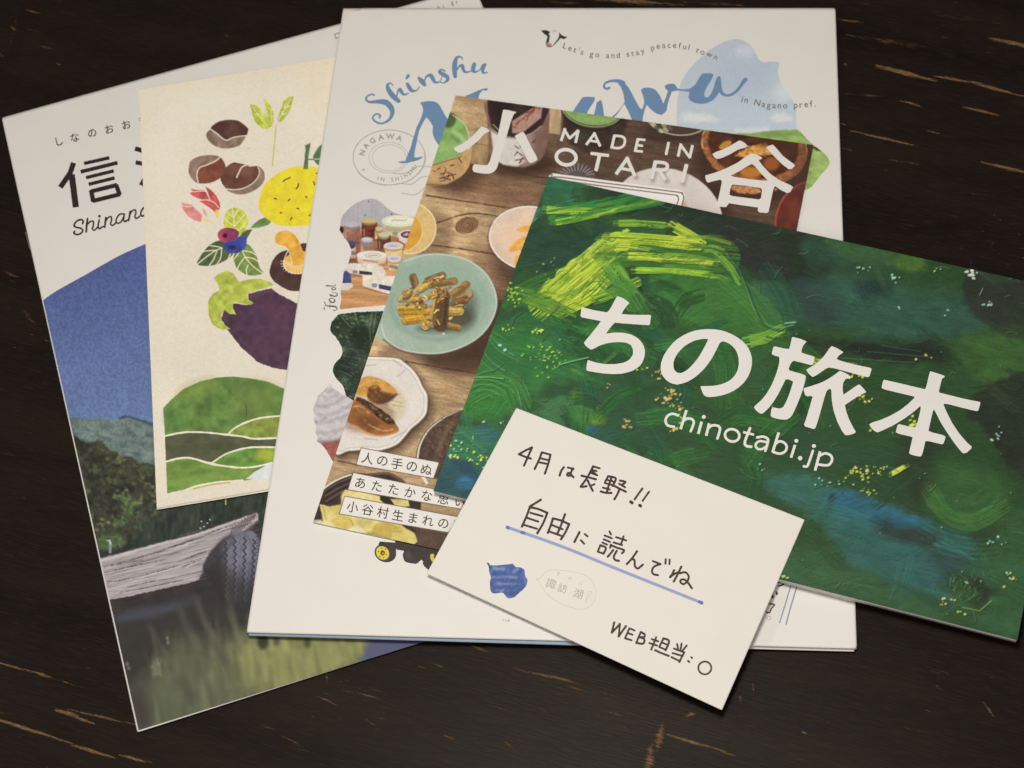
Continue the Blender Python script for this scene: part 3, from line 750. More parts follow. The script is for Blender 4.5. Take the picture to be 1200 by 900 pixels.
    out = [(50.6, 352.2)] + [tuple(p) for p in top if p[0] > 51] + [(640, 240), (640, 707.6), (162.4, 855.9)]
    hid = [(163, 105), (554, 41), (639, 522), (184, 597)]
    cv.publish('printed_photo', A_, out, A_.cover, hidden=[hid, [(402, 10), (979, 10), (1004, 762), (289, 741)]], lit=1.0)
photo_lake()
z1 = zt(0, 100, 4.5)
lettering('title_lettering', A_, I_black, A_.cover, strokes=[(z1((388, 408), (370, 462), (318, 538)), 6.2, True), (z1((378, 470), (400, 643)), 7.4, True), (z1((443, 412), (577, 382)), 4.1, True), (z1((425, 456), (620, 408)), 4.5, True),
    (z1((453, 487), (600, 451)), 4.1, True), (z1((467, 522), (605, 488)), 4.1, True), (z1((478, 560), (618, 525)), 5, True), (z1((612, 524), (632, 578)), 5.2, True), (z1((634, 574), (488, 610)), 5, True), (z1((480, 552), (492, 614)), 5.4, True),
    (z1((712, 333), (775, 352)), 5.4, True), (z1((715, 406), (775, 418)), 5, True), (z1((743, 527), (775, 470)), 5, True), (z1((790, 360), (920, 330)), 5, True), (z1((800, 420), (930, 390)), 5, True)])
typeset('reading_lettering', A_, I_black, A_.cover, [('し', 69.5, 165.5, 11.5, -14, .01), ('な', 87.5, 161, 11.5, -14, .01), ('の', 108, 156, 11.5, -14, .01), ('お', 128, 151.2, 11.5, -14, .01), ('お', 148, 146, 11.5, -14, .01), ('ま', 167.5, 141.2, 11.5, -14, .01), ('ち', 187, 136.5, 11.5, -14, .01)])
zs = zt(75, 230, 12)
lettering('script_lettering', A_, I_black, A_.cover, k=4, strokes=[(smooth(zs(*p)), w / 12) for p, w in (
    ([(262, 385), (268, 345), (230, 328), (180, 350), (142, 400), (160, 432), (235, 450), (264, 478), (240, 520), (185, 538), (140, 520), (150, 490)], 25), ([(330, 315), (320, 400), (312, 500)], 27), ([(325, 400), (370, 355), (412, 355), (412, 410), (400, 460), (430, 476), (470, 435)], 22),
    ([(495, 330), (480, 425), (500, 456), (545, 425)], 24), ([(498, 280), (499, 279)], 38), ([(588, 300), (580, 370), (572, 435)], 26), ([(582, 355), (620, 300), (662, 288), (668, 335), (655, 390), (690, 407), (735, 365)], 22),
    ([(850, 252), (790, 250), (745, 300), (732, 355), (760, 380), (805, 355), (840, 290)], 22), ([(850, 250), (838, 325), (855, 357), (890, 335)], 23), ([(930, 213), (920, 280), (908, 340)], 26), ([(922, 260), (960, 205), (1003, 193), (1010, 240), (995, 290), (1022, 310), (1065, 280)], 22), ([(1118, 160), (1090, 205), (1080, 255), (1105, 280), (1150, 240), (1160, 180), (1120, 158)], 24))])
typeset('small_lettering', A_, I_text, A_.cover, [('口', 395.5, 42, 8, -15, .01)])
typeset('small_lettering', A_, I_text, A_.cover, [(c, 514 + i * 5.4, 8.6 - i * 1.5, 7, -16, .0) for i, c in enumerate('hi gr')])

# ================================================================== B : cream booklet with cut-paper vegetables
booklet('illustrated_booklet', B_, 'cream booklet with painted chestnuts, lemon, aubergine and green hills', 'booklet', M_cream, leaf=.2, rnd=.8)
def veg():
    cr = np.array((219, 207, 184)); cv = Canvas(155, 36, 470, 606, 1.9, cr)
    cv.c *= (1 + .05 * (fbm(cv.X, cv.Y, 60, 2) - .5) + .03 * (fbm(cv.X, cv.Y, 3, 4) - .5))[..., None]
    e = np.clip(1 - np.minimum(cv.X - 163, (cv.Y - 105 + (cv.X - 163) * .163)) / 26, 0, 1)[..., None]
    cv.c = cv.c * (1 - e * .5) + np.array((214, 199, 168)) * e * .5
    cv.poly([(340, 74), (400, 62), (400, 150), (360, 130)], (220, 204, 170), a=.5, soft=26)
    L = (238, 228, 200)
    za = zt(225, 105, 6.923); zb = zt(200, 210, 7.5); zc = zt(160, 60, 4.5); zd = zt(160, 240, 4.5); ze = zt(300, 160, 4.737); zf = zt(160, 420, 4.5)
    W = (.22, 7)
    def P(pts, c, tex=W, sm=True, a=1., soft=.9, rough=.35, rs=3): cv.poly(pts, c, tex=tex, sm=sm, a=a, soft=soft, rough=rough, rs=rs)
    def Ln(pts, w=1.0, c=L, a=.9): cv.line(pts, w, c, a=a, soft=.8, sm=len(pts) > 2)
    # chestnuts
    P(za((150, 318), (190, 275), (250, 250), (320, 246), (385, 258), (450, 310), (455, 330), (440, 375), (400, 440), (340, 470), (260, 478), (180, 455), (125, 400), (118, 355)), (134, 112, 94), (.25, 5, -70, 2))
    P(za((150, 318), (190, 275), (250, 250), (320, 246), (385, 258), (450, 310), (455, 328), (442, 372), (400, 378), (330, 392), (272, 410), (200, 350)), (84, 55, 46))
    cv.ell(*zt(225, 105, 6.923)((330, 320))[0], 4, 5, (104, 72, 62), a=.5, soft=6)
    Ln(za((145, 318), (200, 355), (272, 410), (330, 390), (400, 377), (442, 374)), 1.2); cv.line(za((330, 262), (318, 320), (285, 370)), 1.2, (120, 80, 74), a=.5)
    P(zc((285, 580), (330, 555), (390, 548), (435, 555), (462, 585), (470, 625), (450, 660), (400, 690), (350, 698), (310, 690), (280, 655), (275, 620)), (132, 108, 90), (.25, 5, -30, 2))
    P(zc((440, 560), (462, 585), (470, 625), (450, 660), (400, 690), (350, 698), (322, 690), (318, 655), (330, 612), (380, 598), (420, 580)), (122, 70, 54)); Ln(zc((440, 560), (415, 580), (370, 600), (332, 615), (318, 650), (325, 692)), 1.3)
    P(zc((475, 610), (510, 588), (545, 592), (580, 600), (600, 610), (640, 606), (670, 630), (676, 670), (655, 710), (610, 740), (560, 755), (510, 750), (475, 730), (448, 690), (444, 650)), (134, 112, 94), (.25, 5, 30, 2))
    P(zc((475, 610), (510, 588), (545, 592), (580, 600), (600, 610), (640, 608), (648, 650), (620, 690), (570, 720), (510, 728), (475, 718), (448, 690), (444, 650)), (104, 66, 54)); cv.ell(290, 200, 8, 5, (138, 96, 84), a=.4, soft=6)
    Ln(zc((640, 610), (648, 645), (620, 690), (570, 720), (520, 730), (470, 727)), 1.1); Ln(zc((580, 600), (555, 612), (540, 640), (528, 665)), 1.5)
    # sprout
    G = (178, 186, 62)
    P(za((470, 120), (520, 125), (560, 165), (590, 210), (600, 200), (585, 72), (625, 110), (650, 150), (668, 200), (660, 265), (640, 300), (605, 322), (560, 310), (510, 260), (490, 200)), G, (.2, 4), sm=False)
    P(za((700, 262), (692, 250), (715, 170), (745, 90), (790, 58), (826, 55), (815, 100), (795, 170), (760, 225), (720, 262)), (170, 180, 66), (.2, 4), sm=False)
    for q in (((490, 140), (540, 210), (610, 290)), ((505, 200), (540, 200)), ((590, 130), (605, 180), (612, 230)), ((575, 235), (612, 205)), ((560, 170), (575, 215)), ((640, 150), (650, 260)), ((800, 80), (745, 170), (700, 250)), ((755, 110), (752, 150)), ((795, 130), (760, 145)), ((725, 175), (738, 200)), ((765, 190), (735, 205)), ((655, 140), (668, 250))): Ln(za(*q), .8)
    cv.line(za((683, 292), (672, 420), (660, 540), (652, 622)), 1.3, (176, 182, 70), a=.95)
    cv.line(za((640, 320), (668, 360)), .5, (190, 190, 120), a=.7); cv.ell(291, 174, 2.6, 1.2, (196, 186, 160), ang=-30, soft=1.5)
    # lemon
    Y_ = (222, 202, 50)
    P(ze((15, 390), (18, 350), (40, 280), (80, 235), (130, 200), (200, 170), (262, 163), (330, 170), (420, 190), (450, 300), (420, 420), (350, 480), (280, 493), (200, 497), (130, 492), (80, 470), (35, 430)), Y_, (.07, 5))
    P(ze((262, 182), (270, 120), (275, 70), (272, 48), (303, 36), (300, 60), (290, 120), (288, 180)), (88, 112, 70), sm=False)
    cv.line(ze((290, 127), (360, 125)), 1.5, (92, 116, 72)); P(ze((318, 110), (335, 75), (370, 40), (400, 50), (390, 160), (345, 158), (322, 130)), (82, 110, 72)); Ln(ze((325, 125), (360, 125)), .8)
    for q in (((150, 250), (165, 238), (190, 228)), ((236, 262), (234, 276), (224, 290)), ((320, 252), (325, 268)), ((335, 204), (340, 204)), ((103, 344), (112, 346)), ((180, 356), (187, 348)), ((277, 334), (282, 338)), ((228, 398), (237, 402)), ((135, 424), (143, 424)), ((192, 462), (198, 450)), ((296, 440), (300, 434))): cv.line(ze(*q), 1.5, (96, 62, 28), soft=.8)
    # flower buds
    P(zb((165, 122), (195, 110), (180, 85), (230, 92), (300, 98), (325, 130), (345, 185), (325, 190), (270, 178), (215, 160)), (190, 86, 80), sm=False)
    P(zb((305, 65), (350, 90), (400, 140), (432, 210), (435, 250), (420, 275), (385, 285), (340, 250), (290, 215), (240, 190), (290, 182), (345, 185), (328, 120)), (186, 84, 78), sm=False)
    P(zb((385, 285), (400, 268), (418, 270), (426, 320), (405, 345), (392, 320)), (218, 184, 98), sm=False)
    Ln(zb((195, 110), (300, 105), (325, 135), (348, 185)), .9); Ln(zb((240, 190), (320, 182), (380, 205), (425, 250)), 1.)
    P(zb((92, 205), (150, 215), (200, 232), (245, 275), (275, 320), (270, 375), (215, 365), (160, 330), (110, 270)), (206, 132, 122), sm=False); P(zb((278, 248), (305, 275), (325, 320), (310, 330), (285, 300)), (212, 156, 138), sm=False)
    P(zb((270, 375), (280, 325), (310, 345), (370, 370), (405, 412), (350, 375), (300, 380)), (226, 196, 152), sm=False, a=.9); Ln(zb((100, 230), (150, 242), (200, 240), (255, 290)), .8)
    # berries and leaves
    P(zb((480, 430), (466, 380), (475, 320), (505, 270), (550, 252), (610, 262), (660, 300), (682, 370), (665, 430), (625, 500), (560, 470)), (184, 188, 70), (.2, 5))
    for q in (((540, 255), (552, 330), (560, 420)), ((500, 290), (550, 335)), ((600, 265), (560, 330)), ((655, 305), (600, 370), (565, 410)), ((475, 350), (520, 385), (558, 412)), ((672, 370), (610, 440)), ((545, 450), (600, 490))): Ln(zb(*q), 1.)
    P(zb((700, 430), (735, 390), (780, 355), (830, 335), (885, 375), (850, 405), (780, 425)), (100, 128, 72), sm=False)
    P(zb((600, 510), (630, 470), (670, 445), (718, 440), (690, 490), (668, 530)), (78, 92, 62), sm=False)
    P(zb((232, 748), (260, 680), (310, 610), (370, 560), (430, 540), (480, 560), (545, 640), (540, 670), (480, 715), (400, 750), (310, 762)), (82, 96, 58), (.25, 5))
    for q in (((232, 750), (330, 670), (400, 625), (450, 605)), ((345, 585), (400, 590), (450, 605)), ((285, 635), (340, 628), (400, 625)), ((340, 757), (380, 700), (405, 630)), ((405, 748), (440, 690), (448, 610)), ((505, 700), (525, 655))): Ln(zb(*q), 1.2)
    P(zb((555, 670), (600, 600), (670, 570), (725, 620), (760, 690), (780, 770), (810, 825), (740, 845), (670, 840), (590, 790), (560, 730)), (112, 132, 66), (.25, 5))
    for q in (((630, 628), (660, 690), (720, 760), (805, 825)), ((640, 628), (700, 640), (755, 668)), ((655, 685), (720, 695), (772, 725)), ((650, 690), (610, 740), (588, 785)), ((680, 755), (665, 800), (672, 838)), ((560, 700), (600, 645))): Ln(zb(*q), 1.2)
    P(zb((412, 490), (430, 450), (480, 428), (540, 430), (590, 455), (600, 485), (570, 530), (520, 552), (470, 555), (430, 535)), lambda X, Y: np.array((176, 76, 84)) * (1 - np.clip((X - 255) / 25, 0, 1))[..., None] + np.array((120, 52, 100)) * np.clip((X - 255) / 25, 0, 1)[..., None])
    cv.ell(263.4, 276, 2.6, 2.6, (58, 26, 40), rough=1.2, rs=1.6)
    P(zb((460, 590), (480, 555), (560, 535), (600, 505), (650, 502), (668, 540), (660, 590), (620, 635), (560, 652), (500, 640)), (60, 72, 140)); cv.ell(272, 290, 4, 2.6, (48, 40, 76), rough=1.2, rs=1.8)
    # mushroom
    P(zd((702, 350), (720, 290), (760, 250), (805, 240), (840, 250), (862, 210), (900, 205), (1000, 250), (1000, 450), (860, 455), (800, 450), (740, 415), (712, 385)), (74, 52, 46))
    P(zd((775, 310), (790, 275), (830, 255), (890, 245), (960, 300), (930, 350), (870, 362), (820, 360), (785, 340)), (226, 168, 72)); 
    for i in range(13):
        a = math.radians(20 + i * 14); Ln([(160 + 850 / 4.5 - 3 + math.cos(a) * 6, 240 + 305 / 4.5 + math.sin(a) * 4), (160 + 850 / 4.5 - 3 + math.cos(a) * 17, 240 + 305 / 4.5 + math.sin(a) * 13.5)], .7)
    Ln(smooth(zd((800, 240), (778, 290), (780, 330), (815, 358), (870, 362), (930, 350))), 1.)
    P(zd((735, 155), (760, 140), (800, 138), (835, 160), (862, 205), (880, 260), (875, 310), (845, 322), (818, 310), (812, 265), (790, 225), (745, 210), (730, 185)), (222, 166, 68)); Ln(zd((740, 212), (790, 228), (812, 268), (818, 312)), .8)
    # aubergine
    P(zd((480, 660), (445, 600), (465, 550), (500, 580), (510, 520), (590, 530), (590, 470), (640, 455), (710, 440), (750, 470), (848, 522), (960, 560), (940, 800), (800, 873), (720, 860), (640, 830), (560, 760), (510, 700)), (80, 56, 70), (.22, 6), sm=False, rough=.7)
    for q in ((720, 560, 18, (100, 58, 78)), (620, 600, 16, (70, 50, 72)), (780, 680, 20, (92, 60, 76)), (680, 700, 18, (88, 56, 72))): cv.ell(160 + q[0] / 4.5, 240 + q[1] / 4.5, q[2], q[2] * .7, q[3], a=.4, soft=16)
    P(zd((408, 385), (430, 365), (478, 345), (510, 362), (540, 405), (600, 392), (650, 390), (700, 405), (725, 422), (680, 438), (620, 455), (583, 470), (590, 500), (620, 518), (600, 528), (550, 520), (515, 512), (505, 535), (525, 578), (490, 575), (462, 553), (446, 580), (450, 620), (495, 655), (450, 660), (400, 630), (380, 580), (378, 510), (400, 470), (438, 450), (430, 420)), (170, 176, 74), (.2, 6), sm=False)
    # hills
    X0 = 160 + 600 / 4.5
    P(zf((140, 262), (180, 220), (250, 160), (340, 120), (430, 100), (510, 96), (600, 105), (690, 122), (780, 160), (900, 210), (900, 460), (700, 430), (620, 420), (480, 400), (380, 390), (260, 388), (150, 410)), (96, 124, 62), (.24, 9), sm=False)
    cv.ell(232, 456, 24, 8, (136, 150, 66), ang=-20, a=.5, soft=16); cv.ell(205, 490, 12, 12, (76, 112, 62), a=.4, soft=12); cv.ell(300, 470, 30, 22, (122, 134, 66), a=.4, soft=22)
    P(zf((480, 400), (520, 365), (580, 335), (660, 312), (780, 302), (900, 300), (900, 420), (740, 418), (640, 425), (560, 410)), (132, 144, 66), (.2, 6), sm=False)
    P(zf((150, 412), (260, 390), (380, 392), (480, 402), (620, 425), (720, 420), (900, 420), (900, 470), (640, 470), (560, 478), (480, 505), (395, 548), (290, 525), (220, 530), (155, 545)), (82, 84, 60), (.2, 7, 0, 2), sm=False)
    P(zf((400, 550), (470, 505), (560, 478), (640, 470), (900, 470), (900, 540), (720, 550), (640, 570), (540, 575), (460, 565)), (100, 136, 62), (.22, 7), sm=False); cv.ell(312, 533, 12, 8, (178, 180, 60), a=.75, soft=8)
    P(zf((155, 545), (220, 528), (290, 527), (390, 555), (460, 568), (540, 577), (640, 572), (720, 555), (600, 640), (560, 645), (430, 652), (330, 668), (250, 692), (162, 712)), (112, 138, 64), (.22, 7, -8, 2), sm=False)
    P(zf((575, 635), (620, 600), (680, 565), (760, 540), (900, 540), (900, 630), (640, 636)), (206, 212, 204), (.05, 8), sm=False)
    for q, w in ((((140, 412), (250, 390), (370, 391), (480, 403), (560, 412), (620, 424), (740, 420), (880, 420)), 2.1), (((480, 402), (520, 366), (580, 336), (660, 313), (780, 302), (880, 300)), 1.9), (((150, 546), (220, 528), (290, 526), (390, 556), (460, 567), (540, 576), (620, 572), (720, 550)), 2.1), (((395, 552), (440, 522), (480, 500), (560, 476), (640, 468), (880, 472)), 2.0), (((262, 692), (330, 668), (430, 652), (560, 642)), 1.6)): cv.line(zf(*q), w, (232, 222, 190), sm=True, soft=.8, rough=.4, rs=4)
    cv.line(zf((300, 688), (400, 665), (490, 655)), 1.4, (176, 164, 84), sm=True)
    cv.line(zf((578, 250), (580, 300), (574, 330)), .8, (56, 82, 40), a=.7, rough=.6); cv.line(zf((580, 300), (588, 285)), .6, (56, 82, 40), a=.6)
    cv.line(zf((105, 792), (300, 757), (520, 722), (700, 690)), 1.1, (120, 108, 84), a=.45, soft=1.6)
    cv.grain(.035, 1.4, seed=12)
    cv.publish('printed_illustration', B_, [(162.8, 104.8), (554, 40.7), (639.3, 522.3), (183.8, 597.3)], B_.cover, hidden=[[(402, 10), (979, 10), (1004, 762), (289, 741)]], margin=40, mat=M_print, lit=1.0)
veg()
# ================================================================== C : tall white town brochure
booklet('town_brochure', C_, 'tall white brochure with blue brush lettering and cut-out town photographs in mid pile', 'brochure', M_white, leaf=.22, rnd=[26, 2, 3, 2], back=True)
M_inner = ink_mat('blue_tinted_inner_page', (146, 162, 172), .5)
slab('inner_page', C_, [np.array(p) for p in ((440, 30), (940, 30), (850, 761.6), (291, 744.6))], -1.0, .12, M_inner, C_.root, rnd=0)
slab('inner_leaf', C_, [np.array(p) for p in ((440, 30), (970, 30), (1001, 763.4), (292, 744.8))], -1.35, .3, M_white, C_.root, rnd=0)
HID_C = [[(534, 112), (953, 170), (845, 715), (367, 612)]]
PW = (222, 215, 204)
def sky_photo():
    z = zt(780, 20, 5); q = zt(790, 130, 5.624)
    out = np.concatenate([smooth(z((65, 640), (66, 560), (70, 480), (85, 400), (120, 330), (180, 260), (250, 200), (320, 155), (390, 132), (430, 130), (470, 145), (505, 175), (530, 215), (545, 245), (570, 265), (600, 262), (640, 260))), smooth(z((668, 268), (658, 320), (670, 370), (690, 410), (720, 450), (750, 500), (765, 540), (765, 600), (768, 656))),
        smooth(q((800, 126), (822, 125), (870, 180), (920, 225), (990, 280), (1022, 325), (1015, 365), (960, 430), (905, 500), (850, 530))), np.array([(860, 260), (794, 200)])])
    cv = Canvas(788, 40, 978, 270, 1.8, (186, 204, 216))
    t = np.clip((cv.Y - 46) / 100, 0, 1)[..., None]
    cv.c[:] = np.array((172, 176, 180)) * (1 - t) + np.array((178, 188, 190)) * t
    cv.ell(880, 88, 34, 20, (158, 172, 184), ang=-35, a=.5, soft=26); cv.ell(842, 90, 30, 14, (160, 172, 184), ang=-40, a=.35, soft=20)
    cv.ell(873, 60, 11, 6, (196, 197, 197), a=.6, soft=9, rough=3); cv.ell(918, 108, 11, 12, (198, 202, 200), a=.7, soft=12, rough=3); cv.ell(925, 92, 8, 14, (194, 200, 202), a=.6, soft=10)
    for x, y, rx, ry in ((806, 136, 9, 3.4), (820, 137, 13, 4), (812, 140, 16, 3), (834, 140, 8, 2.4), (890, 152, 12, 2.5), (915, 138, 14, 5), (870, 153, 10, 2)): cv.ell(x, y, rx, ry, (208, 206, 198), a=.75, soft=5, rough=2, rs=4)
    cv.poly([(795, 160), (860, 157), (884, 156), (905, 152.8), (938, 151), (1000, 152), (1000, 300), (795, 300)], (142, 164, 92), soft=1.6, rough=1, rs=5, tex=(.22, 5, 15, 2))
    cv.poly([(880, 157), (905, 154), (935, 153.6), (937, 158), (900, 161)], (104, 132, 74), a=.55, soft=3); cv.poly([(952, 173), (956, 171), (964, 177), (958, 177)], (60, 62, 46), soft=2)
    cv.ell(962, 195, 10, 16, (158, 180, 100), a=.6, soft=10)
    cv.grain(.03, 1.4, seed=3)
    cv.publish('printed_landscape', C_, out, C_.cover, hidden=HID_C, margin=24, rough=.25, rs=4)
sky_photo()
def jar_photo():
    z = zt(360, 220, 6.43)
    out = np.concatenate([smooth(z((250, 262), (262, 220), (300, 170), (370, 115), (440, 88), (500, 84), (550, 105), (600, 150), (650, 185), (720, 205), (830, 222), (1000, 240))), np.array([(530, 350)]), smooth([(470, 356.5), (440, 358.5), (398, 362.4)])[::1], smooth(z((245, 905), (256, 830), (252, 770), (268, 700), (275, 640), (300, 590), (322, 530), (332, 480), (312, 420), (275, 370), (243, 320)))])
    cv = Canvas(390, 228, 530, 366, 2.2, (170, 164, 164)); R = random.Random(2)
    cv.grain(.06, 10, 90, 3, 2)
    for x in (436, 452, 420): cv.line([(x, 228), (x - 1, 262)], .7, (138, 130, 130), a=.6)
    for p in ((432, 236), (428, 252), (459, 251)): cv.ell(p[0], p[1], .9, 1.2, (104, 92, 92), a=.8)
    T = (192, 140, 92)
    cv.poly([(385, 262), (420, 268), (530, 285), (530, 370), (385, 370)], T, soft=3, tex=(.18, 2.2, 2, 16))
    for i in range(60):
        y = R.uniform(310, 366); x = R.uniform(390, 470); cv.line([(x, y), (x + R.uniform(8, 30), y + R.uniform(-.5, .8))], R.uniform(.5, 1.4), R.choice([(214, 166, 116), (158, 106, 64), (206, 152, 98), (172, 118, 74)]), a=.6, soft=1)
    cv.poly([(388, 266), (432, 276), (450, 300), (420, 316), (385, 306)], (120, 78, 58), a=.75, soft=7)
    cv.poly([(440, 270), (500, 280), (500, 310), (440, 310)], (128, 82, 58), a=.5, soft=8)
    def jar(x, y, w, h, lid, body, lab=None, lidh=5, dark=None):
        cv.ell(x, y + h + 1, w * .62, 3, (92, 60, 42), a=.5, soft=4)
        cv.poly([(x - w / 2, y + 2), (x + w / 2, y + 2), (x + w * .56, y + h * .4), (x + w * .52, y + h), (x - w * .52, y + h), (x - w * .56, y + h * .4)], body, soft=1.4, rough=.5, rs=3, tex=(.25, 3))
        if dark: cv.poly([(x + w * .15, y + 3), (x + w * .5, y + 3), (x + w * .5, y + h), (x + w * .15, y + h)], dark, a=.5, soft=3)
        cv.line([(x - w * .38, y + h * .5), (x - w * .36, y + h * .9)], 1.2, (226, 200, 176), a=.5, soft=1.4)
        cv.ell(x, y + lidh * .5, w * .46, lidh * .55, tuple(np.array(lid) * .72), soft=1.2); cv.ell(x, y, w * .46, lidh * .55, lid, soft=1.2)
        if lab: cv.ell(x, y, w * .3, lidh * .33, lab, a=.7, soft=1.2)
    jar(433, 259, 17, 19, (196, 172, 108), (98, 48, 38), dark=(60, 30, 26)); cv.ell(438, 266, 9, 3, (132, 66, 48), a=.6, soft=3)
    jar(412, 263, 19, 20, (180, 172, 170), (156, 108, 88), dark=(122, 78, 62), lidh=6)
    jar(444, 268, 9, 12, (206, 178, 120), (196, 158, 96))
    jar(400, 268, 6, 16, (60, 48, 44), (170, 140, 118)); cv.ell(399, 269, 2.4, 2.6, (36, 34, 36))
    # lidded tubs
    cv.poly([(449, 262), (488, 262), (488, 278), (474, 280), (458, 276), (450, 270)], (196, 186, 148), soft=1.2, tex=(.1, 4)); cv.ell(470, 268, 20, 5.5, (176, 166, 130), soft=1.2); cv.ell(468, 259, 20.5, 7, (214, 208, 176), soft=1.1); cv.ell(468, 258.4, 16, 4.8, (222, 218, 192), soft=1.2)
    for i in range(9): cv.line([(459 + i * 2, 258.6 + .3 * math.sin(i * 2)), (460 + i * 2, 257.6 + .4 * math.sin(i * 3))], .7, (124, 118, 98), a=.8)
    cv.line([(452, 268), (486, 272)], .7, (140, 132, 104), a=.6); cv.ell(463, 274, 3.5, 2.5, (126, 124, 96), a=.7, soft=1.5)
    jar(450, 275, 14, 17, (196, 184, 150), (92, 54, 44), dark=(64, 36, 30), lidh=5.5); cv.line([(443, 280), (458, 283)], 1.6, (120, 66, 54), a=.7)
    cv.poly([(466, 274), (480, 270), (500, 270), (500, 288), (478, 287), (468, 282)], (204, 196, 184), soft=1.2); cv.ell(478, 275, 11, 5.5, (208, 204, 196), soft=1.2); cv.ell(478, 275, 8.5, 4.2, (112, 60, 66), soft=1.1); cv.line([(473, 276), (477, 273), (481, 277)], .9, (206, 186, 184)); cv.ell(476, 275, 2, 1.2, (206, 196, 190), a=.8)
    jar(430, 281, 15, 16, (178, 172, 172), (164, 124, 104), dark=(132, 96, 80), lidh=6); cv.ell(430, 280.5, 5, 1.8, (204, 200, 200), a=.8)
    jar(412, 285, 9, 18, (72, 70, 104), (178, 156, 134), lidh=6); cv.line([(409, 296), (416, 297)], 4, (96, 80, 66), a=.6)
    for x, y, w in ((461, 288, 24), (462, 303, 18)):
        cv.poly([(x - w / 2 + 1, y), (x + w / 2 - 1, y), (x + w / 2 - 2, y + 14), (x - w / 2 + 3, y + 14)], (206, 186, 132), soft=1.2, tex=(.12, 3)); cv.ell(x, y + 2, w / 2, 4.6, (190, 142, 88), soft=1.1); cv.ell(x, y, w / 2 - .6, 4.4, (206, 198, 196), soft=1.1); cv.ell(x, y, w / 3, 2.4, (182, 178, 184), a=.7, soft=1.2); cv.line([(x - 4, y), (x + 3, y + .4)], .8, (116, 112, 124), a=.7)
    cv.line([(458, 312), (466, 314)], 4, (122, 112, 92), a=.8); 
    # round cheese, wrapped logs
    cv.ell(436, 305, 18, 7, (150, 112, 82), a=.7, soft=4); cv.poly([(418, 300), (453, 300), (452, 308), (436, 312), (420, 308)], (208, 186, 158), soft=1.4, tex=(.12, 4)); cv.ell(435.5, 299, 17.5, 5.2, (222, 212, 196), soft=1.2); cv.ell(437, 299.5, 9.5, 3, (150, 142, 134), a=.75, soft=1.1); cv.ell(437, 299.5, 8.3, 2.4, (216, 208, 192), soft=1); cv.line([(432, 300), (442, 299)], 1, (120, 112, 104), a=.7); cv.line([(426, 305), (442, 307)], 2, (182, 104, 72), a=.6)
    cv.poly([(404, 310), (412, 308.5), (440, 309), (449, 313), (453, 320), (450, 324), (430, 324), (412, 321), (404, 318)], (216, 206, 186), soft=1.2, tex=(.12, 4), rough=.6); cv.poly([(421, 317), (436, 319), (436, 323), (421, 321)], (54, 52, 60), soft=1); cv.ell(416, 318.5, 3.4, 2, (112, 112, 134), a=.8)
    cv.poly([(404, 319), (424, 322), (424, 325), (404, 322)], (120, 84, 60), a=.6, soft=2)
    cv.poly([(425, 323), (432, 322), (520, 326), (520, 346), (452, 344), (438, 339), (425, 335)], (220, 208, 186), soft=1.2, tex=(.1, 5)); cv.poly([(444, 333), (462, 336.5), (500, 338), (500, 345), (462, 342), (444, 338)], (56, 60, 96), soft=1); cv.ell(439, 334.4, 3.4, 2.6, (118, 120, 150), a=.85); cv.line([(428, 338), (456, 345)], 1.2, (120, 80, 54), a=.5)
    cv.poly([(400, 320), (406, 317), (411, 322), (412, 332), (398, 332)], (70, 74, 122), soft=1.2, tex=(.2, 2)); cv.poly([(398, 331), (412, 331), (414, 336), (408, 340), (396, 340)], (206, 196, 184), soft=1.2); cv.line([(397, 331), (411, 331)], 1, (40, 40, 60))
    cv.grain(.06, 1.1, seed=5)
    cv.publish('printed_food_photo', C_, out, C_.cover, hidden=HID_C, margin=24, rough=.35, rs=3)
jar_photo()
def forest_photo():
    z = zt(360, 340, 4.09); R = random.Random(9)
    out = np.concatenate([np.array(z((560, 95), (370, 100), (250, 104), (165, 112))), smooth(z((150, 116), (128, 140), (115, 160), (112, 195), (140, 230), (160, 262), (168, 295), (158, 325), (130, 355), (124, 395), (145, 430), (172, 460), (182, 495), (205, 540), (240, 600), (300, 680))), np.array(z((560, 600)))])
    cv = Canvas(384, 358, 500, 500, 2.0, (44, 54, 42)); cv.grain(.35, 9, 20, 1.5, 2)
    for i in range(520):
        x = R.uniform(385, 470); y = R.uniform(364, 490); up = y < 402
        c = R.choice([(76, 104, 58), (98, 132, 72), (58, 84, 48), (124, 152, 92), (36, 48, 32)]) if up else R.choice([(66, 82, 66), (54, 66, 56), (84, 98, 82), (34, 42, 36), (96, 108, 92), (46, 58, 48)])
        cv.ell(x, y, R.uniform(.8, 2.6), R.uniform(.6, 1.5), c, ang=R.uniform(-20, 45), a=R.uniform(.3, .8), soft=1.2)
    cv.ell(424, 392, 12, 10, (28, 38, 28), a=.7, soft=9)
    for q in ((410, 372, 8, 4), (434, 376, 7, 8), (400, 410, 9, 4), (428, 424, 10, 4), (404, 446, 8, 4), (420, 466, 9, 4), (440, 404, 6, 6)): cv.ell(q[0], q[1], q[2], q[3], (94, 108, 84), ang=15, a=.5, soft=5, rough=3, rs=3, tex=(.5, 2))
    for p in (((398, 368), (404, 376), (412, 384)), ((436, 366), (433, 384), (434, 398)), ((441, 366), (437, 390)), ((416, 368), (420, 380))): cv.line(p, 1, (126, 152, 96), a=.6, soft=1.2)
    for i in range(40):
        x = R.uniform(392, 440); y = R.uniform(404, 480); cv.line([(x, y), (x + R.uniform(5, 14), y + R.uniform(1, 4))], R.uniform(.5, 1.2), R.choice([(112, 122, 106), (28, 36, 30)]), a=.5, soft=1)
    cv.grain(.08, 1.1, seed=4)
    cv.publish('printed_forest_photo', C_, out, C_.cover, hidden=HID_C, margin=24, rough=.6, rs=2.5)
forest_photo()
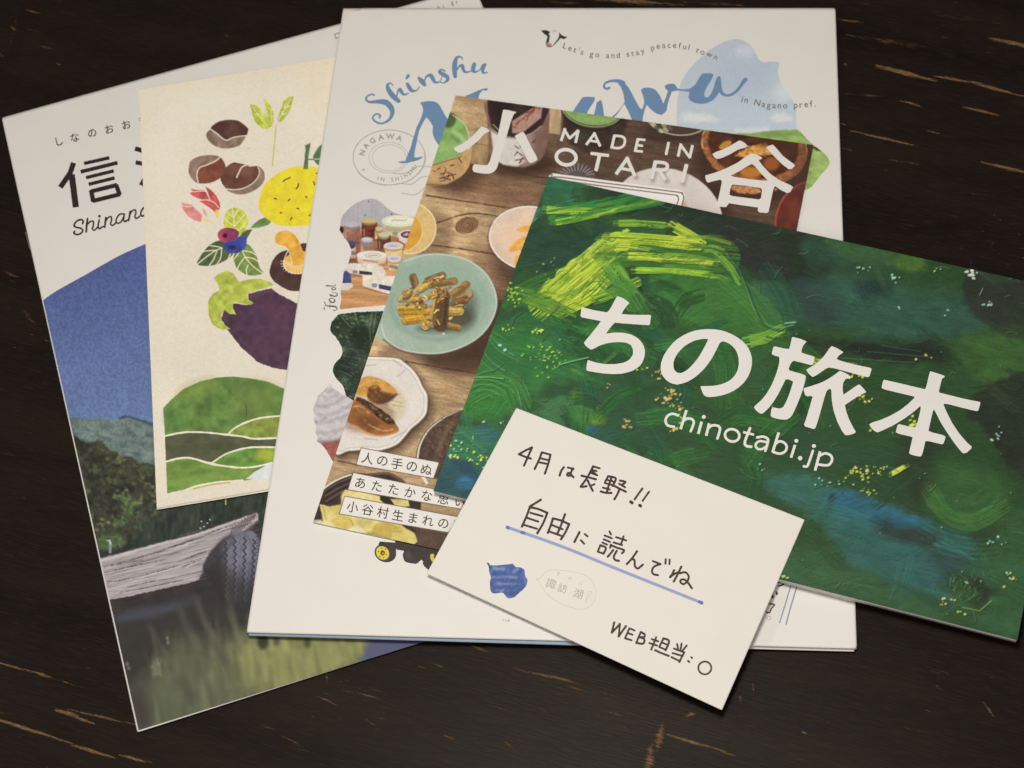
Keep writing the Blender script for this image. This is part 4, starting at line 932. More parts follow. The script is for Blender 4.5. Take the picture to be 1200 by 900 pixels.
def cone_photo():
    z = zt(360, 340, 4.09); R = random.Random(3)
    out = np.array(z((110, 445), (104, 448), (92, 468), (70, 490), (52, 505), (48, 525), (34, 550), (28, 578), (38, 600), (30, 622), (44, 650), (40, 680), (50, 712), (45, 725), (66, 735), (90, 765), (110, 800), (124, 822), (260, 840), (330, 700), (260, 560), (200, 515), (170, 500), (140, 480), (118, 465)))
    cv = Canvas(364, 446, 440, 546, 2.2, (196, 188, 184))
    cv.poly([(360, 440), (440, 440), (440, 530), (360, 530)], (186, 178, 174), soft=2)
    for (x, y, rx, ry, an) in ((398, 516, 36, 10, -12), (392, 505, 30, 9, -16), (394, 494, 30, 9, -18), (390, 484, 25, 8, -18), (394, 474, 24, 7, -22), (389, 466, 18, 6, -24), (388, 458, 11, 6, -30), (386, 452, 6, 5, -30)):
        cv.ell(x, y + 3, rx, ry, (146, 136, 134), ang=an, a=.7, soft=5, rough=1.5, rs=5); cv.ell(x, y, rx, ry, (196, 188, 184), ang=an, soft=4, rough=1.5, rs=5); cv.ell(x - rx * .25, y - ry * .2, rx * .6, ry * .5, (220, 213, 208), ang=an, a=.8, soft=5, rough=1.5, rs=4)
    for i in range(26): cv.ell(R.uniform(366, 405), R.uniform(455, 515), R.uniform(1.5, 4), R.uniform(.8, 1.8), R.choice([(214, 208, 204), (150, 140, 140), (176, 166, 164)]), ang=-28, a=.5, soft=2)
    cv.grain(.05, 5, 30, 2, 3)
    cv.poly([(364, 520), (385, 518), (408, 512), (440, 516), (440, 550), (364, 550)], (152, 88, 76), soft=2, rough=1, tex=(.22, 5)); cv.line([(372, 518), (392, 517), (404, 512)], 2.4, (128, 110, 104), a=.6, soft=2.5)
    cv.grain(.04, 1.2, seed=2)
    cv.publish('printed_ice_cream_photo', C_, out, C_.cover, hidden=HID_C, margin=24, rough=.4, rs=2, off=.034)
cone_photo()
def truck_photo():
    z = zt(430, 630, 13.333)
    wh = ring(*z((288, 240))[0], 12.9, 10.7, 18)[:-1]
    out2 = np.array(z((440, 120), (470, 190), (560, 205), (580, 210), (560, 260), (565, 310), (590, 370), (640, 392), (760, 412), (790, 400), (850, 345), (880, 375), (868, 400), (900, 455), (965, 505), (1050, 380), (1300, 200), (1000, 0), (440, 40)))
    cv = Canvas(434, 620, 530, 676, 3, (62, 54, 50)); cv.grain(.2, 4, seed=3)
    cv.ell(*z((245, 240))[0], 7.2, 8.4, (222, 204, 78), ang=-40, soft=1); cv.ell(*z((245, 240))[0], 6.9, 8.1, (212, 190, 66), ang=-40, a=.4, soft=4)
    cv.ell(*z((245, 240))[0], 2.6, 3.0, (78, 60, 38), soft=1); cv.ell(*z((248, 245))[0], 1.2, 1.4, (178, 160, 96), soft=.8)
    for a in (20, 75, 130, 200, 255, 310): cv.ell(z((245, 240))[0][0] + 5.0 * math.cos(math.radians(a)), z((245, 240))[0][1] + 5.6 * math.sin(math.radians(a)), .8, .7, (110, 90, 40), soft=.8)
    cv.ell(*z((1035, 320))[0], 3.2, 5.4, (216, 200, 76), ang=-20, soft=1); cv.ell(*z((1062, 300))[0], 1.4, 2, (90, 70, 40), soft=1)
    cv.ell(*z((650, 280))[0], 4, 5, (84, 78, 74), a=.7, soft=4)
    F = np.minimum(sd_poly(cv.X, cv.Y, wh), np.minimum(sd_poly(cv.X, cv.Y, out2), sd_poly(cv.X, cv.Y, np.array(z((200, 60), (470, 80), (455, 200), (452, 260), (380, 300), (180, 110))))))
    put('printed_truck_photo', C_, F, cv.x0, cv.y0, cv.k, M_print, C_.cover, OFF_PRINT, col=lambda px, py: albedo(np.clip(cv.sample(px, py), 0, 255), reach(px, py)))
truck_photo()
def cow():
    z = zt(620, 25, 5); cv = Canvas(630, 30, 668, 60, 4, (206, 200, 190))
    cv.poly(z((108, 68), (122, 84), (116, 122), (100, 134), (96, 100)), (58, 48, 42), soft=1.2); cv.poly(z((182, 74), (168, 104), (136, 146), (146, 152), (184, 96)), (58, 48, 42), soft=1.2)
    cv.poly(z((60, 50), (100, 46), (122, 62), (112, 80), (80, 80)), (52, 42, 36), soft=1.4); cv.poly(z((176, 66), (195, 84), (230, 90), (206, 108), (178, 96)), (52, 42, 36), soft=1.4)
    cv.ell(*z((150, 56))[0], 3.4, 1.6, (172, 160, 148), a=.7, soft=2); cv.poly(z((96, 126), (132, 130), (132, 152), (100, 150)), (160, 120, 106), soft=1.4); cv.line(z((104, 146), (128, 150)), 1, (70, 54, 46))
    o1 = np.array(z((70, 55), (95, 50), (120, 58), (150, 48), (176, 62), (180, 68), (198, 84), (225, 92), (205, 104), (186, 100), (160, 125), (134, 152), (104, 150), (96, 130), (108, 90), (90, 76)))
    cv.publish('printed_cow_head', C_, o1, C_.cover, rough=.15, rs=2)
cow()
zS = zt(420, 50, 7.0588)
SH = [[(130, 435, 15), (112, 426, 13), (78, 440, 14), (62, 465, 16), (88, 490, 20), (150, 488, 30), (220, 492, 46), (262, 525, 46), (280, 565, 40), (274, 605, 28), (245, 645, 20), (190, 668, 16), (140, 652, 16), (118, 622, 14), (135, 597, 13), (162, 590, 14), (182, 605, 14), (172, 622, 14)],
    [(285, 352, 10), (265, 335, 12), (240, 350, 22), (250, 390, 38), (285, 440, 44), (332, 482, 34)], [(318, 440, 10), (328, 400, 16), (345, 385, 24), (358, 410, 28), (378, 430, 18), (415, 418, 9)], [(405, 340, 26), (424, 375, 34), (445, 398, 26), (482, 394, 11), (505, 365, 9)], [(398, 296, 16), (412, 274, 28)],
    [(500, 292, 22), (525, 320, 42), (548, 348, 28)], [(540, 335, 10), (560, 285, 16), (595, 268, 26), (612, 290, 34), (632, 324, 24), (668, 325, 9), (692, 285, 8)], [(716, 236, 14), (690, 222, 14), (670, 240, 26), (700, 262, 34), (736, 285, 32), (735, 312, 24), (705, 333, 10), (680, 326, 10)],
    [(860, 138, 10), (850, 119, 12), (815, 122, 22), (798, 170, 40), (795, 230, 40), (800, 278, 32)], [(812, 230, 10), (835, 195, 18), (860, 190, 26), (868, 222, 28), (888, 244, 18), (935, 234, 9)], [(958, 180, 34), (948, 220, 34), (962, 242, 20), (1000, 228, 9), (1030, 180, 12)], [(1048, 180, 24), (1028, 222, 28), (1035, 250, 18), (1068, 245, 9)]]
zN = zt(460, 90, 7.5); zA = zt(660, 70, 5.217)
lettering('script_lettering', C_, I_blue, C_.cover, strokes=[(smooth(zS(*p)), 1) for p in SH])
lettering('title_lettering', C_, I_blue, C_.cover, clip=None, outlines=[
    (zN((242, 228), (262, 220), (290, 214), (330, 213), (365, 215), (390, 224), (408, 240), (425, 268), (440, 300), (462, 338), (490, 378), (560, 500), (520, 600), (470, 640), (412, 606), (385, 575), (362, 530), (350, 490), (355, 435), (330, 390), (300, 355), (270, 395), (235, 470), (222, 520), (214, 570), (200, 630), (190, 690), (192, 708), (215, 712), (245, 702), (272, 700), (255, 718), (225, 732), (190, 742), (130, 758), (75, 762), (45, 748), (60, 742), (100, 742), (115, 738), (122, 710), (135, 680), (160, 620), (172, 575), (190, 510), (212, 440), (240, 390), (262, 330), (270, 300), (268, 265)), []),
    (zN((640, 168), (700, 145), (735, 128), (765, 114), (800, 103), (832, 98), (838, 108), (825, 122), (795, 118), (770, 138), (758, 165), (755, 185), (720, 260), (660, 230)), [])])
lettering('title_lettering', C_, I_blue, C_.cover, outlines=[
    (zA((50, 330), (62, 312), (90, 268), (120, 228), (160, 226), (195, 230), (190, 255), (165, 290), (145, 325), (130, 370), (60, 370)), []), (zA((185, 350), (192, 320), (205, 262), (218, 250), (232, 245), (238, 262), (245, 300), (250, 345), (248, 370), (190, 370)), []),
    (zA((330, 128), (350, 128), (372, 138), (400, 170), (420, 205), (440, 245), (465, 290), (480, 305), (490, 285), (497, 262), (490, 225), (480, 200), (475, 185), (490, 172), (515, 169), (540, 172), (562, 180), (590, 215), (605, 250), (612, 270), (630, 225), (640, 190), (625, 178), (620, 160), (632, 149), (655, 145), (680, 148), (693, 160), (698, 176), (735, 182), (775, 178), (800, 160), (818, 135), (832, 108), (850, 85), (875, 82), (905, 82), (920, 90), (908, 120), (885, 155), (868, 185), (861, 212), (868, 230), (888, 228), (910, 200), (922, 165), (932, 125), (945, 102), (960, 100), (966, 130), (968, 168), (978, 198), (1000, 212), (1025, 208), (1055, 185), (1085, 145), (1095, 122), (1105, 112), (1122, 110), (1130, 122), (1105, 150), (1070, 195), (1045, 215), (1018, 226), (990, 227), (965, 215), (952, 198), (938, 226), (915, 248), (880, 266), (840, 271), (800, 264), (775, 250), (766, 228), (772, 198), (742, 191), (695, 188), (665, 195), (648, 235), (636, 280), (632, 312), (616, 328), (600, 338), (570, 330), (540, 308), (510, 275), (500, 300), (490, 335), (485, 370), (484, 400), (430, 400), (415, 355), (400, 320), (385, 290), (373, 268), (350, 305), (320, 345), (300, 360), (295, 350), (320, 330), (345, 305), (375, 258), (372, 225), (362, 190), (345, 150)), [])],
    strokes=[(smooth(zA((282, 172, 14), (265, 178, 14), (251, 168, 14), (252, 150, 12), (270, 136, 14), (300, 129, 16), (335, 130, 22), (360, 145, 40))), 1)])
typeset('tagline_lettering', C_, I_text, C_.cover, on_path("Let's go and stay peaceful town", zt(620, 25, 5)((196, 156), (250, 176), (310, 195), (350, 205), (410, 211), (470, 215), (530, 214), (580, 207), (640, 197), (700, 177), (740, 164), (790, 156), (850, 155), (900, 161), (950, 172), (1000, 190), (1050, 206), (1096, 228)), 9.6, .004))
typeset('place_lettering', C_, I_text, C_.cover, on_path('in Nagano pref.', zt(780, 20, 5)((443, 497), (500, 509), (540, 520), (600, 532), (660, 535), (720, 534), (780, 531), (880, 524)), 10.5, .004))
zp = zt(400, 140, 9)
def arc_text(t, a0, a1, rx, ry, size, flip, bold=.02):
    out = []
    for i, ch in enumerate(t):
        if ch == ' ': continue
        a = math.radians(a0 + (a1 - a0) * i / (len(t) - 1)); x, y = zp((500 + rx * math.cos(a), 400 + ry * math.sin(a)))[0]
        tx, ty = -rx * math.sin(a), ry * math.cos(a)
        if flip: tx, ty = -tx, -ty
        out.append((ch, x, y, size, math.degrees(math.atan2(ty, tx)), bold))
    return out
typeset('stamp_lettering', C_, ink_mat('ink_stamp_text', (164, 160, 150)), C_.cover, arc_text('NAGAWA', 193, 293, 285, 222, 8.8, False, .035) + arc_text('IN SHINSHU', 112, 25, 302, 236, 6.6, True, .02), off=.05)
lettering('stamp_ring', C_, I_grey, C_.cover, k=4, off=.045, strokes=[(ring(*zp((505, 400))[0], 42.4, 32.2), 1.1), ([tuple(p) + (1.6,) for p in ring(*zp((503, 402))[0], 42, 32.2, 0, 16, 95, 150)], 1), ([tuple(p) + (1.3,) for p in ring(*zp((503, 402))[0], 42, 32.2, 0, 16, -10, 60)], 1), (ring(*zp((500, 402))[0], 23.2, 18), .6), (ring(*zp((505, 405))[0], 19.8, 15.4), .6)] +
    [(smooth(zp(*p)), .95) for p in (((545, 570), (620, 572), (690, 562), (740, 530), (790, 500), (850, 492), (960, 500), (1040, 490)), ((590, 675), (680, 680), (740, 682), (790, 650), (840, 610), (920, 600), (1000, 600)), ((630, 775), (700, 788), (770, 795), (820, 770), (880, 720), (960, 680)))])
lettering('stamp_star', C_, I_grey, C_.cover, k=5, off=.045, outlines=[([(zp((232, 530))[0][0] + (2.4 if i % 2 == 0 else 1.1) * math.sin(i * math.pi / 5), zp((232, 530))[0][1] - (2.4 if i % 2 == 0 else 1.1) * math.cos(i * math.pi / 5)) for i in range(10)], [])])
zF = zt(375, 320, 15)
lettering('food_lettering', C_, I_text, C_.cover, k=5, strokes=[(smooth(zF(*p)), 1) for p in (((80, 515, 22), (95, 545, 12), (105, 570, 18), (170, 580, 24), (240, 585, 30), (285, 600, 24), (300, 630, 16), (270, 655, 12), (240, 655, 20)), ((80, 590, 8), (68, 620, 14), (85, 635, 18)), ((175, 500, 8), (172, 630, 8)),
    ((160, 470, 26), (185, 445, 12), (235, 450, 12), (262, 485, 24), (235, 515, 24), (185, 500, 26), (160, 470, 20)), ((180, 385, 30), (240, 405, 22), (290, 400, 22), (305, 370, 18), (270, 345, 10), (220, 350, 8)), ((195, 440, 6), (190, 385, 8)), ((205, 270, 20), (215, 255, 10), (255, 255, 14), (275, 280, 18), (245, 295, 14), (210, 280, 18)), ((115, 222, 26), (190, 225, 16), (260, 228, 12), (272, 205, 14)), ((215, 345, 6), (212, 285, 8)))])
zR = zt(860, 660, 8)
lettering('printed_lines', C_, ink_mat('ink_line_blue', (122, 142, 168)), C_.cover, k=4, strokes=[(zR((535, 203), (478, 400), (428, 558)), 1.3), (zR((590, 220), (530, 420), (488, 575)), 1.5)])
lettering('vertical_lettering', C_, I_black, C_.cover, k=4, strokes=[(smooth(zR(*p)), w / 8) for p, w in (([(405, 178), (470, 186), (452, 205), (415, 215)], 14), ([(395, 268), (408, 285), (400, 292)], 14), ([(340, 310), (368, 322), (362, 300)], 14), ([(318, 380), (380, 388), (352, 425), (335, 462), (305, 460)], 13))] + [(ring(*zR((330, 513))[0], 2.3, 2.0), .4)])
typeset('small_lettering', C_, I_text, C_.cover, [(c, 589.5 + i * 3.2, 726.6 + i * .35, 5, 4, 0) for i, c in enumerate('lte')])
# ================================================================== D : food magazine cover
booklet('food_magazine', D_, 'brown booklet with photograph of food bowls on wood and white lettering', 'booklet', M_white, leaf=.2, rnd=.8)
QD = [(533.9, 111.8), (953.2, 169.8), (845.2, 715.2), (366.8, 612.0)]
def food():
    cv = Canvas(360, 106, 962, 724, 1.6, (150, 116, 82)); X, Y = cv.X, cv.Y; R = random.Random(11)
    # board : pale at the upper left, dark towards the right
    u = np.clip((X - 520) / 150 - (Y - 130) / 900, 0, 1); low = np.clip((Y - 420) / 160, 0, 1)
    base = np.array((194, 162, 118)) * (1 - u)[..., None] + np.array((86, 66, 52)) * u[..., None]
    cv.c[:] = base * (1 - .12 * low[..., None])
    cv.ell(575, 222, 70, 18, (112, 80, 58), ang=8, a=.75, soft=24, rough=8, rs=20)
    cv.ell(590, 195, 60, 16, (92, 66, 50), ang=8, a=.7, soft=22)
    cv.ell(600, 340, 60, 70, (132, 98, 72), a=.75, soft=40); cv.ell(590, 400, 50, 50, (104, 70, 54), a=.8, soft=30); cv.ell(560, 426, 60, 16, (116, 80, 60), a=.6, soft=16)
    cv.ell(530, 262, 46, 22, (202, 168, 120), a=.3, soft=36); cv.ell(545, 460, 34, 26, (166, 134, 96), a=.55, soft=26)
    cv.grain(.15, 3.2, 8, 9, 3); cv.grain(.14, 1.2, 8, 5, 9); cv.grain(.14, 20, 8, 3, 14); cv.grain(.12, 1.1, 0, 1, 33)
    for i in range(420):
        x = R.uniform(365, 800); y = R.uniform(110, 650); L = R.uniform(3, 20); d = R.random() < .62
        cv.line([(x, y, .2), (x + L / 2, y + L * .07, R.uniform(.5, 1.3)), (x + L, y + L * .14 + R.uniform(-1, 1), .2)], None, (98, 70, 48) if d else (196, 164, 122), a=R.uniform(.08, .3), soft=1.1)
    for p in (((500, 229), (545, 236), (640, 250)), ((510, 262), (560, 250), (640, 268)), ((498, 286), (540, 291.5), (586, 299), (640, 308)), ((476, 423.5), (515, 430.5), (560, 438)), ((396, 540), (420, 545)), ((575, 175), (600, 200), (680, 215))): cv.line(p, 1.4, (72, 48, 34), a=.8, soft=1.3, rough=.6, rs=5, sm=True)
    cv.ell(547, 264, 14, 9.5, (128, 94, 64), ang=-18, a=.8, soft=3, rough=1.5, rs=4)
    for r_ in (4, 7, 10, 13): cv.line(ring(547, 264, r_, r_ * .66, -18, 24), .9, (86, 58, 40), a=.75, rough=.8, rs=4)
    for i in range(8): cv.line([(530, 254 + i * 1.6), (512 - i, 250 + i * 3)], .7, (96, 66, 46), a=.4)
    def sh(cx, cy, rx, ry, a=.6, soft=16): cv.ell(cx, cy, rx, ry, (52, 34, 26), a=a, soft=soft)
    # matcha bowl
    sh(530, 196, 36, 30, .55, 18)
    cv.poly(smooth([(500, 150), (515, 135), (533, 135), (547, 150), (553, 172), (551, 192), (540, 207), (523, 216), (505, 217), (490, 214), (480, 190)], True), (186, 148, 98), tex=(.12, 6))
    cv.poly([(470, 130), (500, 132), (530, 132), (545, 146), (549, 165), (545, 177), (538, 182), (520, 189), (504, 193), (480, 193)], (128, 164, 92), soft=2, tex=(.14, 7), sm=False, rough=1.5, rs=6)
    cv.ell(527, 141, 7, 9, (72, 84, 54), ang=30, a=.9, soft=3); cv.line([(532, 154), (540, 160), (545, 166)], 5, (172, 198, 138), a=.75, soft=4); cv.line([(530, 160), (537, 166)], 4, (88, 122, 66), a=.7, soft=4); cv.ell(525, 172, 12, 7, (154, 184, 112), a=.5, soft=10)
    cv.line(smooth([(531, 135), (545, 147), (551, 166), (549, 176)]), 1.3, (196, 204, 156), a=.8)
    for i in range(14): cv.line([(505 + i * 2.6, 194 - i * .75), (507 + i * 2.6, 193.5 - i * .75)], 1, (96, 62, 40), a=.7)
    for p in (((512, 199), (516, 197)), ((521, 196), (523, 200)), ((528, 194), (532, 193)), ((517, 204), (524, 202), (530, 204)), ((522, 200), (519, 206)), ((515, 209), (522, 207), (534, 204)), ((526, 205), (524, 211)), ((531, 206), (532, 211)), ((516, 213), (522, 211)), ((538, 186), (541, 190)), ((508, 200), (511, 201)), ((519, 208), (528, 211))): cv.line(p, 1.25, (84, 50, 36), a=.85, rough=.7, rs=1.6)
    cv.line([(500, 216), (523, 216.5), (541, 207)], 1.4, (112, 84, 56), a=.7); 
    # pale batten, dark cup
    cv.poly([(556, 150), (577, 150), (577, 194), (552, 192)], (160, 130, 92), soft=2, tex=(.2, 3, 90, 4)); cv.line([(575, 150), (573, 192)], 2.2, (92, 66, 44), a=.7, soft=2); cv.line([(556, 168), (576, 171)], 1, (106, 78, 52), a=.7)
    sh(612, 190, 40, 16, .7, 14)
    cv.poly(smooth([(573, 118), (571, 140), (573, 160), (578, 185), (590, 193), (610, 196), (628, 191), (638, 180), (643, 150), (643, 124)], True), (122, 92, 80), soft=1.4, tex=(.1, 8))
    cv.poly([(575, 152), (590, 160), (612, 163), (616, 190), (606, 195), (590, 193), (579, 186)], (204, 194, 182), soft=2.5, tex=(.06, 5)); cv.poly([(612, 160), (624, 155), (626, 190), (612, 195)], (164, 140, 126), a=.7, soft=8)
    cv.poly([(571, 112), (642, 116), (643, 130), (636, 146), (622, 156), (604, 161), (586, 158), (576, 148), (572, 132)], (52, 38, 33), soft=1.4, tex=(.2, 10)); cv.poly([(578, 120), (600, 112), (600, 148), (582, 146)], (38, 28, 25), a=.7, soft=8)
    cv.line(smooth([(573, 150), (582, 157), (600, 162), (620, 158), (634, 148)]), 1.6, (150, 136, 122), a=.8); cv.line([(578, 146), (590, 158)], 1.4, (172, 168, 150), a=.8)
    cv.poly([(600, 142), (622, 128), (636, 122), (634, 138), (612, 156), (600, 156)], (168, 132, 114), soft=2, tex=(.1, 4))
    for i in range(16): q = R.random(); cv.line([(602 + q * 28 + R.uniform(-3, 3), 150 - q * 24 + R.uniform(-4, 4)), (605 + q * 28, 147 - q * 24 + R.uniform(-3, 3))], 1.6, (136, 62, 48), a=.75, rough=.4, rs=2)
    for p in (((603, 171), (608, 174)), ((606, 178), (612, 182)), ((604, 188), (614, 186)), ((609, 191), (613, 184)), ((624, 168), (627, 164)), ((603, 182), (606, 178)), ((610, 172), (613, 170))): cv.line(p, 1.3, (62, 44, 38), a=.85, rough=.8, rs=1.6)
    # upper middle : pale batten, green tea bowl, glass plate
    cv.poly([(645, 122), (660, 126), (658, 158), (643, 156)], (178, 150, 112), soft=1.6, tex=(.18, 3, 90, 4)); cv.line([(659, 127), (657, 158)], 1.6, (84, 60, 42), a=.7)
    cv.poly([(660, 126), (738, 138), (730, 158), (712, 176), (690, 180), (668, 168), (660, 150)], (56, 44, 36), soft=4, tex=(.25, 8)); cv.poly(ring(694, 126, 35, 21, 8)[:-1], (124, 152, 88), soft=1.6, tex=(.12, 7)); cv.line(ring(694, 126, 36, 22.5, 8, 24, 5, 175), 1.2, (168, 180, 130), a=.8); cv.line(ring(694, 127, 38, 25, 8, 24, 10, 170), 1, (30, 24, 20), a=.7)
    cv.ell(700, 141, 16, 4, (150, 176, 110), a=.5, soft=5); cv.ell(676, 160, 14, 6, (70, 84, 54), a=.4, soft=8)
    sh(790, 158, 36, 10, .6, 10); cv.ell(793, 138, 36, 20, (74, 56, 44), ang=8, soft=2); cv.line(ring(793, 138, 36, 20, 8, 30, 0, 180), 1.4, (190, 182, 164), a=.85)
    for p, c in (((766, 146), (190, 186, 150)), ((774, 153), (196, 190, 160)), ((770, 150), (74, 92, 52)), ((780, 152), (176, 168, 130)), ((768, 153), (60, 56, 50)), ((785, 150), (96, 88, 100)), ((778, 147), (150, 150, 110))): cv.ell(p[0], p[1], 3.8, 2.2, c, ang=35, a=.85, soft=1.4)
    # bark-rimmed brown bowl at the right
    sh(888, 190, 72, 52, .6, 14)
    rim = ring(884, 172, 62, 46, 12)[:-1]; cv.poly(rim, (150, 92, 56), soft=1.6, rough=2.4, rs=7, tex=(.35, 3)); cv.poly(ring(883, 170, 54, 38, 12)[:-1], (72, 42, 29), soft=3, rough=2, rs=6, tex=(.3, 9))
    cv.line(np.array(rim)[[*range(18, 40)]], 1.9, (204, 160, 106), a=.75, rough=.9, rs=4); cv.line(np.array(rim)[[*range(0, 14)]], 1.5, (160, 104, 64), a=.7, rough=.9, rs=4); cv.line(ring(883, 171, 54, 39, 12, 30, -60, 60), 2, (150, 98, 60), a=.7, rough=1.2)
    cv.poly(smooth([(862, 182), (880, 172), (898, 168), (905, 180), (890, 182), (872, 184)], True), (196, 138, 66), soft=2, rough=1.2, rs=3, tex=(.3, 3)); cv.ell(880, 202, 13, 7, (176, 112, 44), soft=5); cv.ell(904, 192, 9, 8, (150, 84, 40), a=.9, soft=4); cv.ell(850, 170, 8, 4, (176, 128, 56), ang=-30, soft=2); cv.ell(868, 155, 14, 8, (52, 32, 24), a=.8, soft=5); cv.ell(900, 166, 12, 6, (66, 40, 28), a=.7, soft=5)
    for i in range(30): cv.ell(R.uniform(864, 902), R.uniform(170, 184), R.uniform(.7, 1.8), .7, R.choice([(226, 178, 98), (110, 62, 32), (206, 152, 76)]), ang=R.uniform(-30, 30), a=.7, soft=1)
    cv.ell(874, 222, 18, 5, (176, 120, 74), ang=8, soft=2, rough=1.4, rs=3, tex=(.3, 2)); cv.ell(909, 222, 2, 1.4, (176, 110, 90))
    cv.ell(955, 262, 46, 50, (100, 46, 36), soft=1.6, tex=(.18, 12)); cv.line(ring(955, 262, 46, 50, 0, 30, 150, 260), 2, (168, 74, 54), a=.9); cv.ell(962, 262, 34, 40, (86, 38, 30), a=.8, soft=14); cv.ell(932, 246, 8, 14, (124, 62, 46), a=.5, soft=8)
    cv.poly([(925, 160), (960, 160), (950, 240), (930, 230)], (70, 46, 36), a=.4, soft=14)
    # white plate behind the frame
    sh(800, 250, 56, 40, .5, 12); cv.ell(782, 252, 66, 54, (206, 196, 182), ang=20, soft=1.5, tex=(.03, 14)); cv.ell(790, 262, 52, 42, (186, 174, 160), ang=20, a=.45, soft=20); cv.ell(802, 239, 3, 2, (206, 130, 96), a=.6, soft=2)
    # whisk
    cv.poly(smooth([(655, 205), (664, 195), (676, 191), (688, 196), (697, 208), (680, 212)], True), (92, 78, 74), soft=2)
    for i in range(22): a = math.radians(196 + i * 7.2); cv.line([(676 + 12 * math.cos(a), 206 + 6 * math.sin(a)), (676 + 21 * math.cos(a), 207 + 15 * math.sin(a))], .8, (176, 166, 164) if i % 2 else (70, 58, 54), a=.8)
    # amber glass bowl, white bowl with orange slices
    sh(508, 276, 22, 34, .3, 12)
    cv.ell(482, 268, 30, 29, (208, 176, 116), ang=-60, soft=1.4, tex=(.08, 6)); cv.line(ring(482, 268, 29.5, 28.6, -60, 40), 1.5, (228, 208, 160), a=.9); cv.ell(474, 272, 22, 20, (204, 150, 60), ang=-60, soft=1.6, tex=(.08, 5)); cv.line(ring(474, 272, 22.5, 20.5, -60, 40), 1, (236, 204, 128), a=.9); cv.ell(484, 262, 10, 8, (212, 166, 74), a=.5, soft=8)
    sh(630, 300, 52, 56, .55, 18)
    cv.ell(624, 280, 51, 38, (214, 188, 162), ang=8, soft=1.5, tex=(.06, 8)); cv.ell(628, 284, 40, 30, (224, 190, 156), ang=8, a=.8, soft=14); cv.line(ring(624, 280, 50.5, 37.6, 8, 50), 1.8, (228, 218, 202), a=.95); cv.line(ring(624, 281.5, 52.5, 39.5, 8, 40, 60, 200), 1.5, (104, 74, 56), a=.6, soft=2)
    for q in (((605, 268), (616, 264), (634, 264), (626, 272), (610, 272)), ((596, 292), (604, 282), (616, 276), (614, 288), (602, 296)), ((608, 288), (618, 280), (626, 276), (624, 290), (614, 296)), ((604, 300), (612, 296), (616, 306), (610, 318), (604, 310))): cv.poly(smooth(q, True), (228, 166, 82), soft=1.6, tex=(.12, 4)); cv.line(q[:3], 1, (244, 204, 140), a=.7)
    # celadon plate
    sh(540, 384, 62, 56, .62, 16); sh(505, 412, 60, 14, .4, 10)
    cv.poly(smooth([(436, 352), (450, 322), (472, 305), (500, 297.5), (524, 298), (548, 304), (570, 320), (581, 342), (582, 362), (572, 384), (552, 402), (524, 413), (498, 415), (470, 410), (450, 400), (436, 388)], True), (160, 174, 152), soft=1.5, tex=(.05, 12))
    cv.ell(512, 352, 63, 49, (146, 166, 144), ang=8, soft=9, a=.9); cv.ell(508, 360, 48, 37, (150, 168, 148), ang=8, soft=7); cv.line(ring(508, 359, 50, 39, 8, 40, 30, 190), 3, (126, 146, 126), a=.5, soft=5)
    cv.line(smooth([(447, 380), (452, 396), (470, 409), (498, 414), (524, 412), (552, 401), (571, 384), (581, 362), (580, 342), (569, 321), (548, 305), (524, 299), (500, 298.5), (474, 306)]), 1.8, (190, 202, 184), a=.75)
    cv.line(smooth([(449, 398), (470, 411), (498, 416), (526, 414.5), (555, 402)]), 1.8, (86, 64, 48), a=.6, soft=2)
    for i in range(60): cv.ell(R.uniform(450, 578), R.uniform(302, 410), .5, .45, (104, 124, 110), a=.5, soft=.8)
    cv.ell(530, 372, 26, 16, (62, 56, 42), a=.75, soft=12); cv.ell(545, 358, 14, 18, (70, 70, 56), a=.55, soft=12); cv.ell(508, 385, 20, 5, (76, 74, 60), a=.6, soft=8)
    z = zt(440, 280, 5.625)
    def stick(p, q, w, c, tip=None):
        (x0, y0), (x1, y1) = z(p, q); L = math.hypot(x1 - x0, y1 - y0); nx, ny = -(y1 - y0) / L, (x1 - x0) / L; w = w / 5.625
        cv.line([(x0 + nx * .8, y0 + .9), (x1 + nx * .8, y1 + .9)], w, (58, 44, 26), a=.7, soft=2)
        cv.line([(x0, y0), (x1, y1)], w, c, soft=1, rough=.5, rs=3, tex=(.2, 2))
        cv.line([(x0 - nx * w * .22, y0 - ny * w * .22), (x1 - nx * w * .22, y1 - ny * w * .22)], w * .22, tuple(np.clip(np.array(c) * 1.25 + 8, 0, 255)), a=.55, soft=1); cv.line([(x0 + nx * w * .32, y0 + ny * w * .32), (x1 + nx * w * .32, y1 + ny * w * .32)], w * .2, tuple(np.array(c) * .62), a=.6, soft=1)
        if tip: cv.ell(x1, y1, w * .45, w * .5, tip, soft=1)
    br, ye, tn, dk = (110, 84, 52), (194, 156, 66), (166, 130, 72), (82, 62, 44)
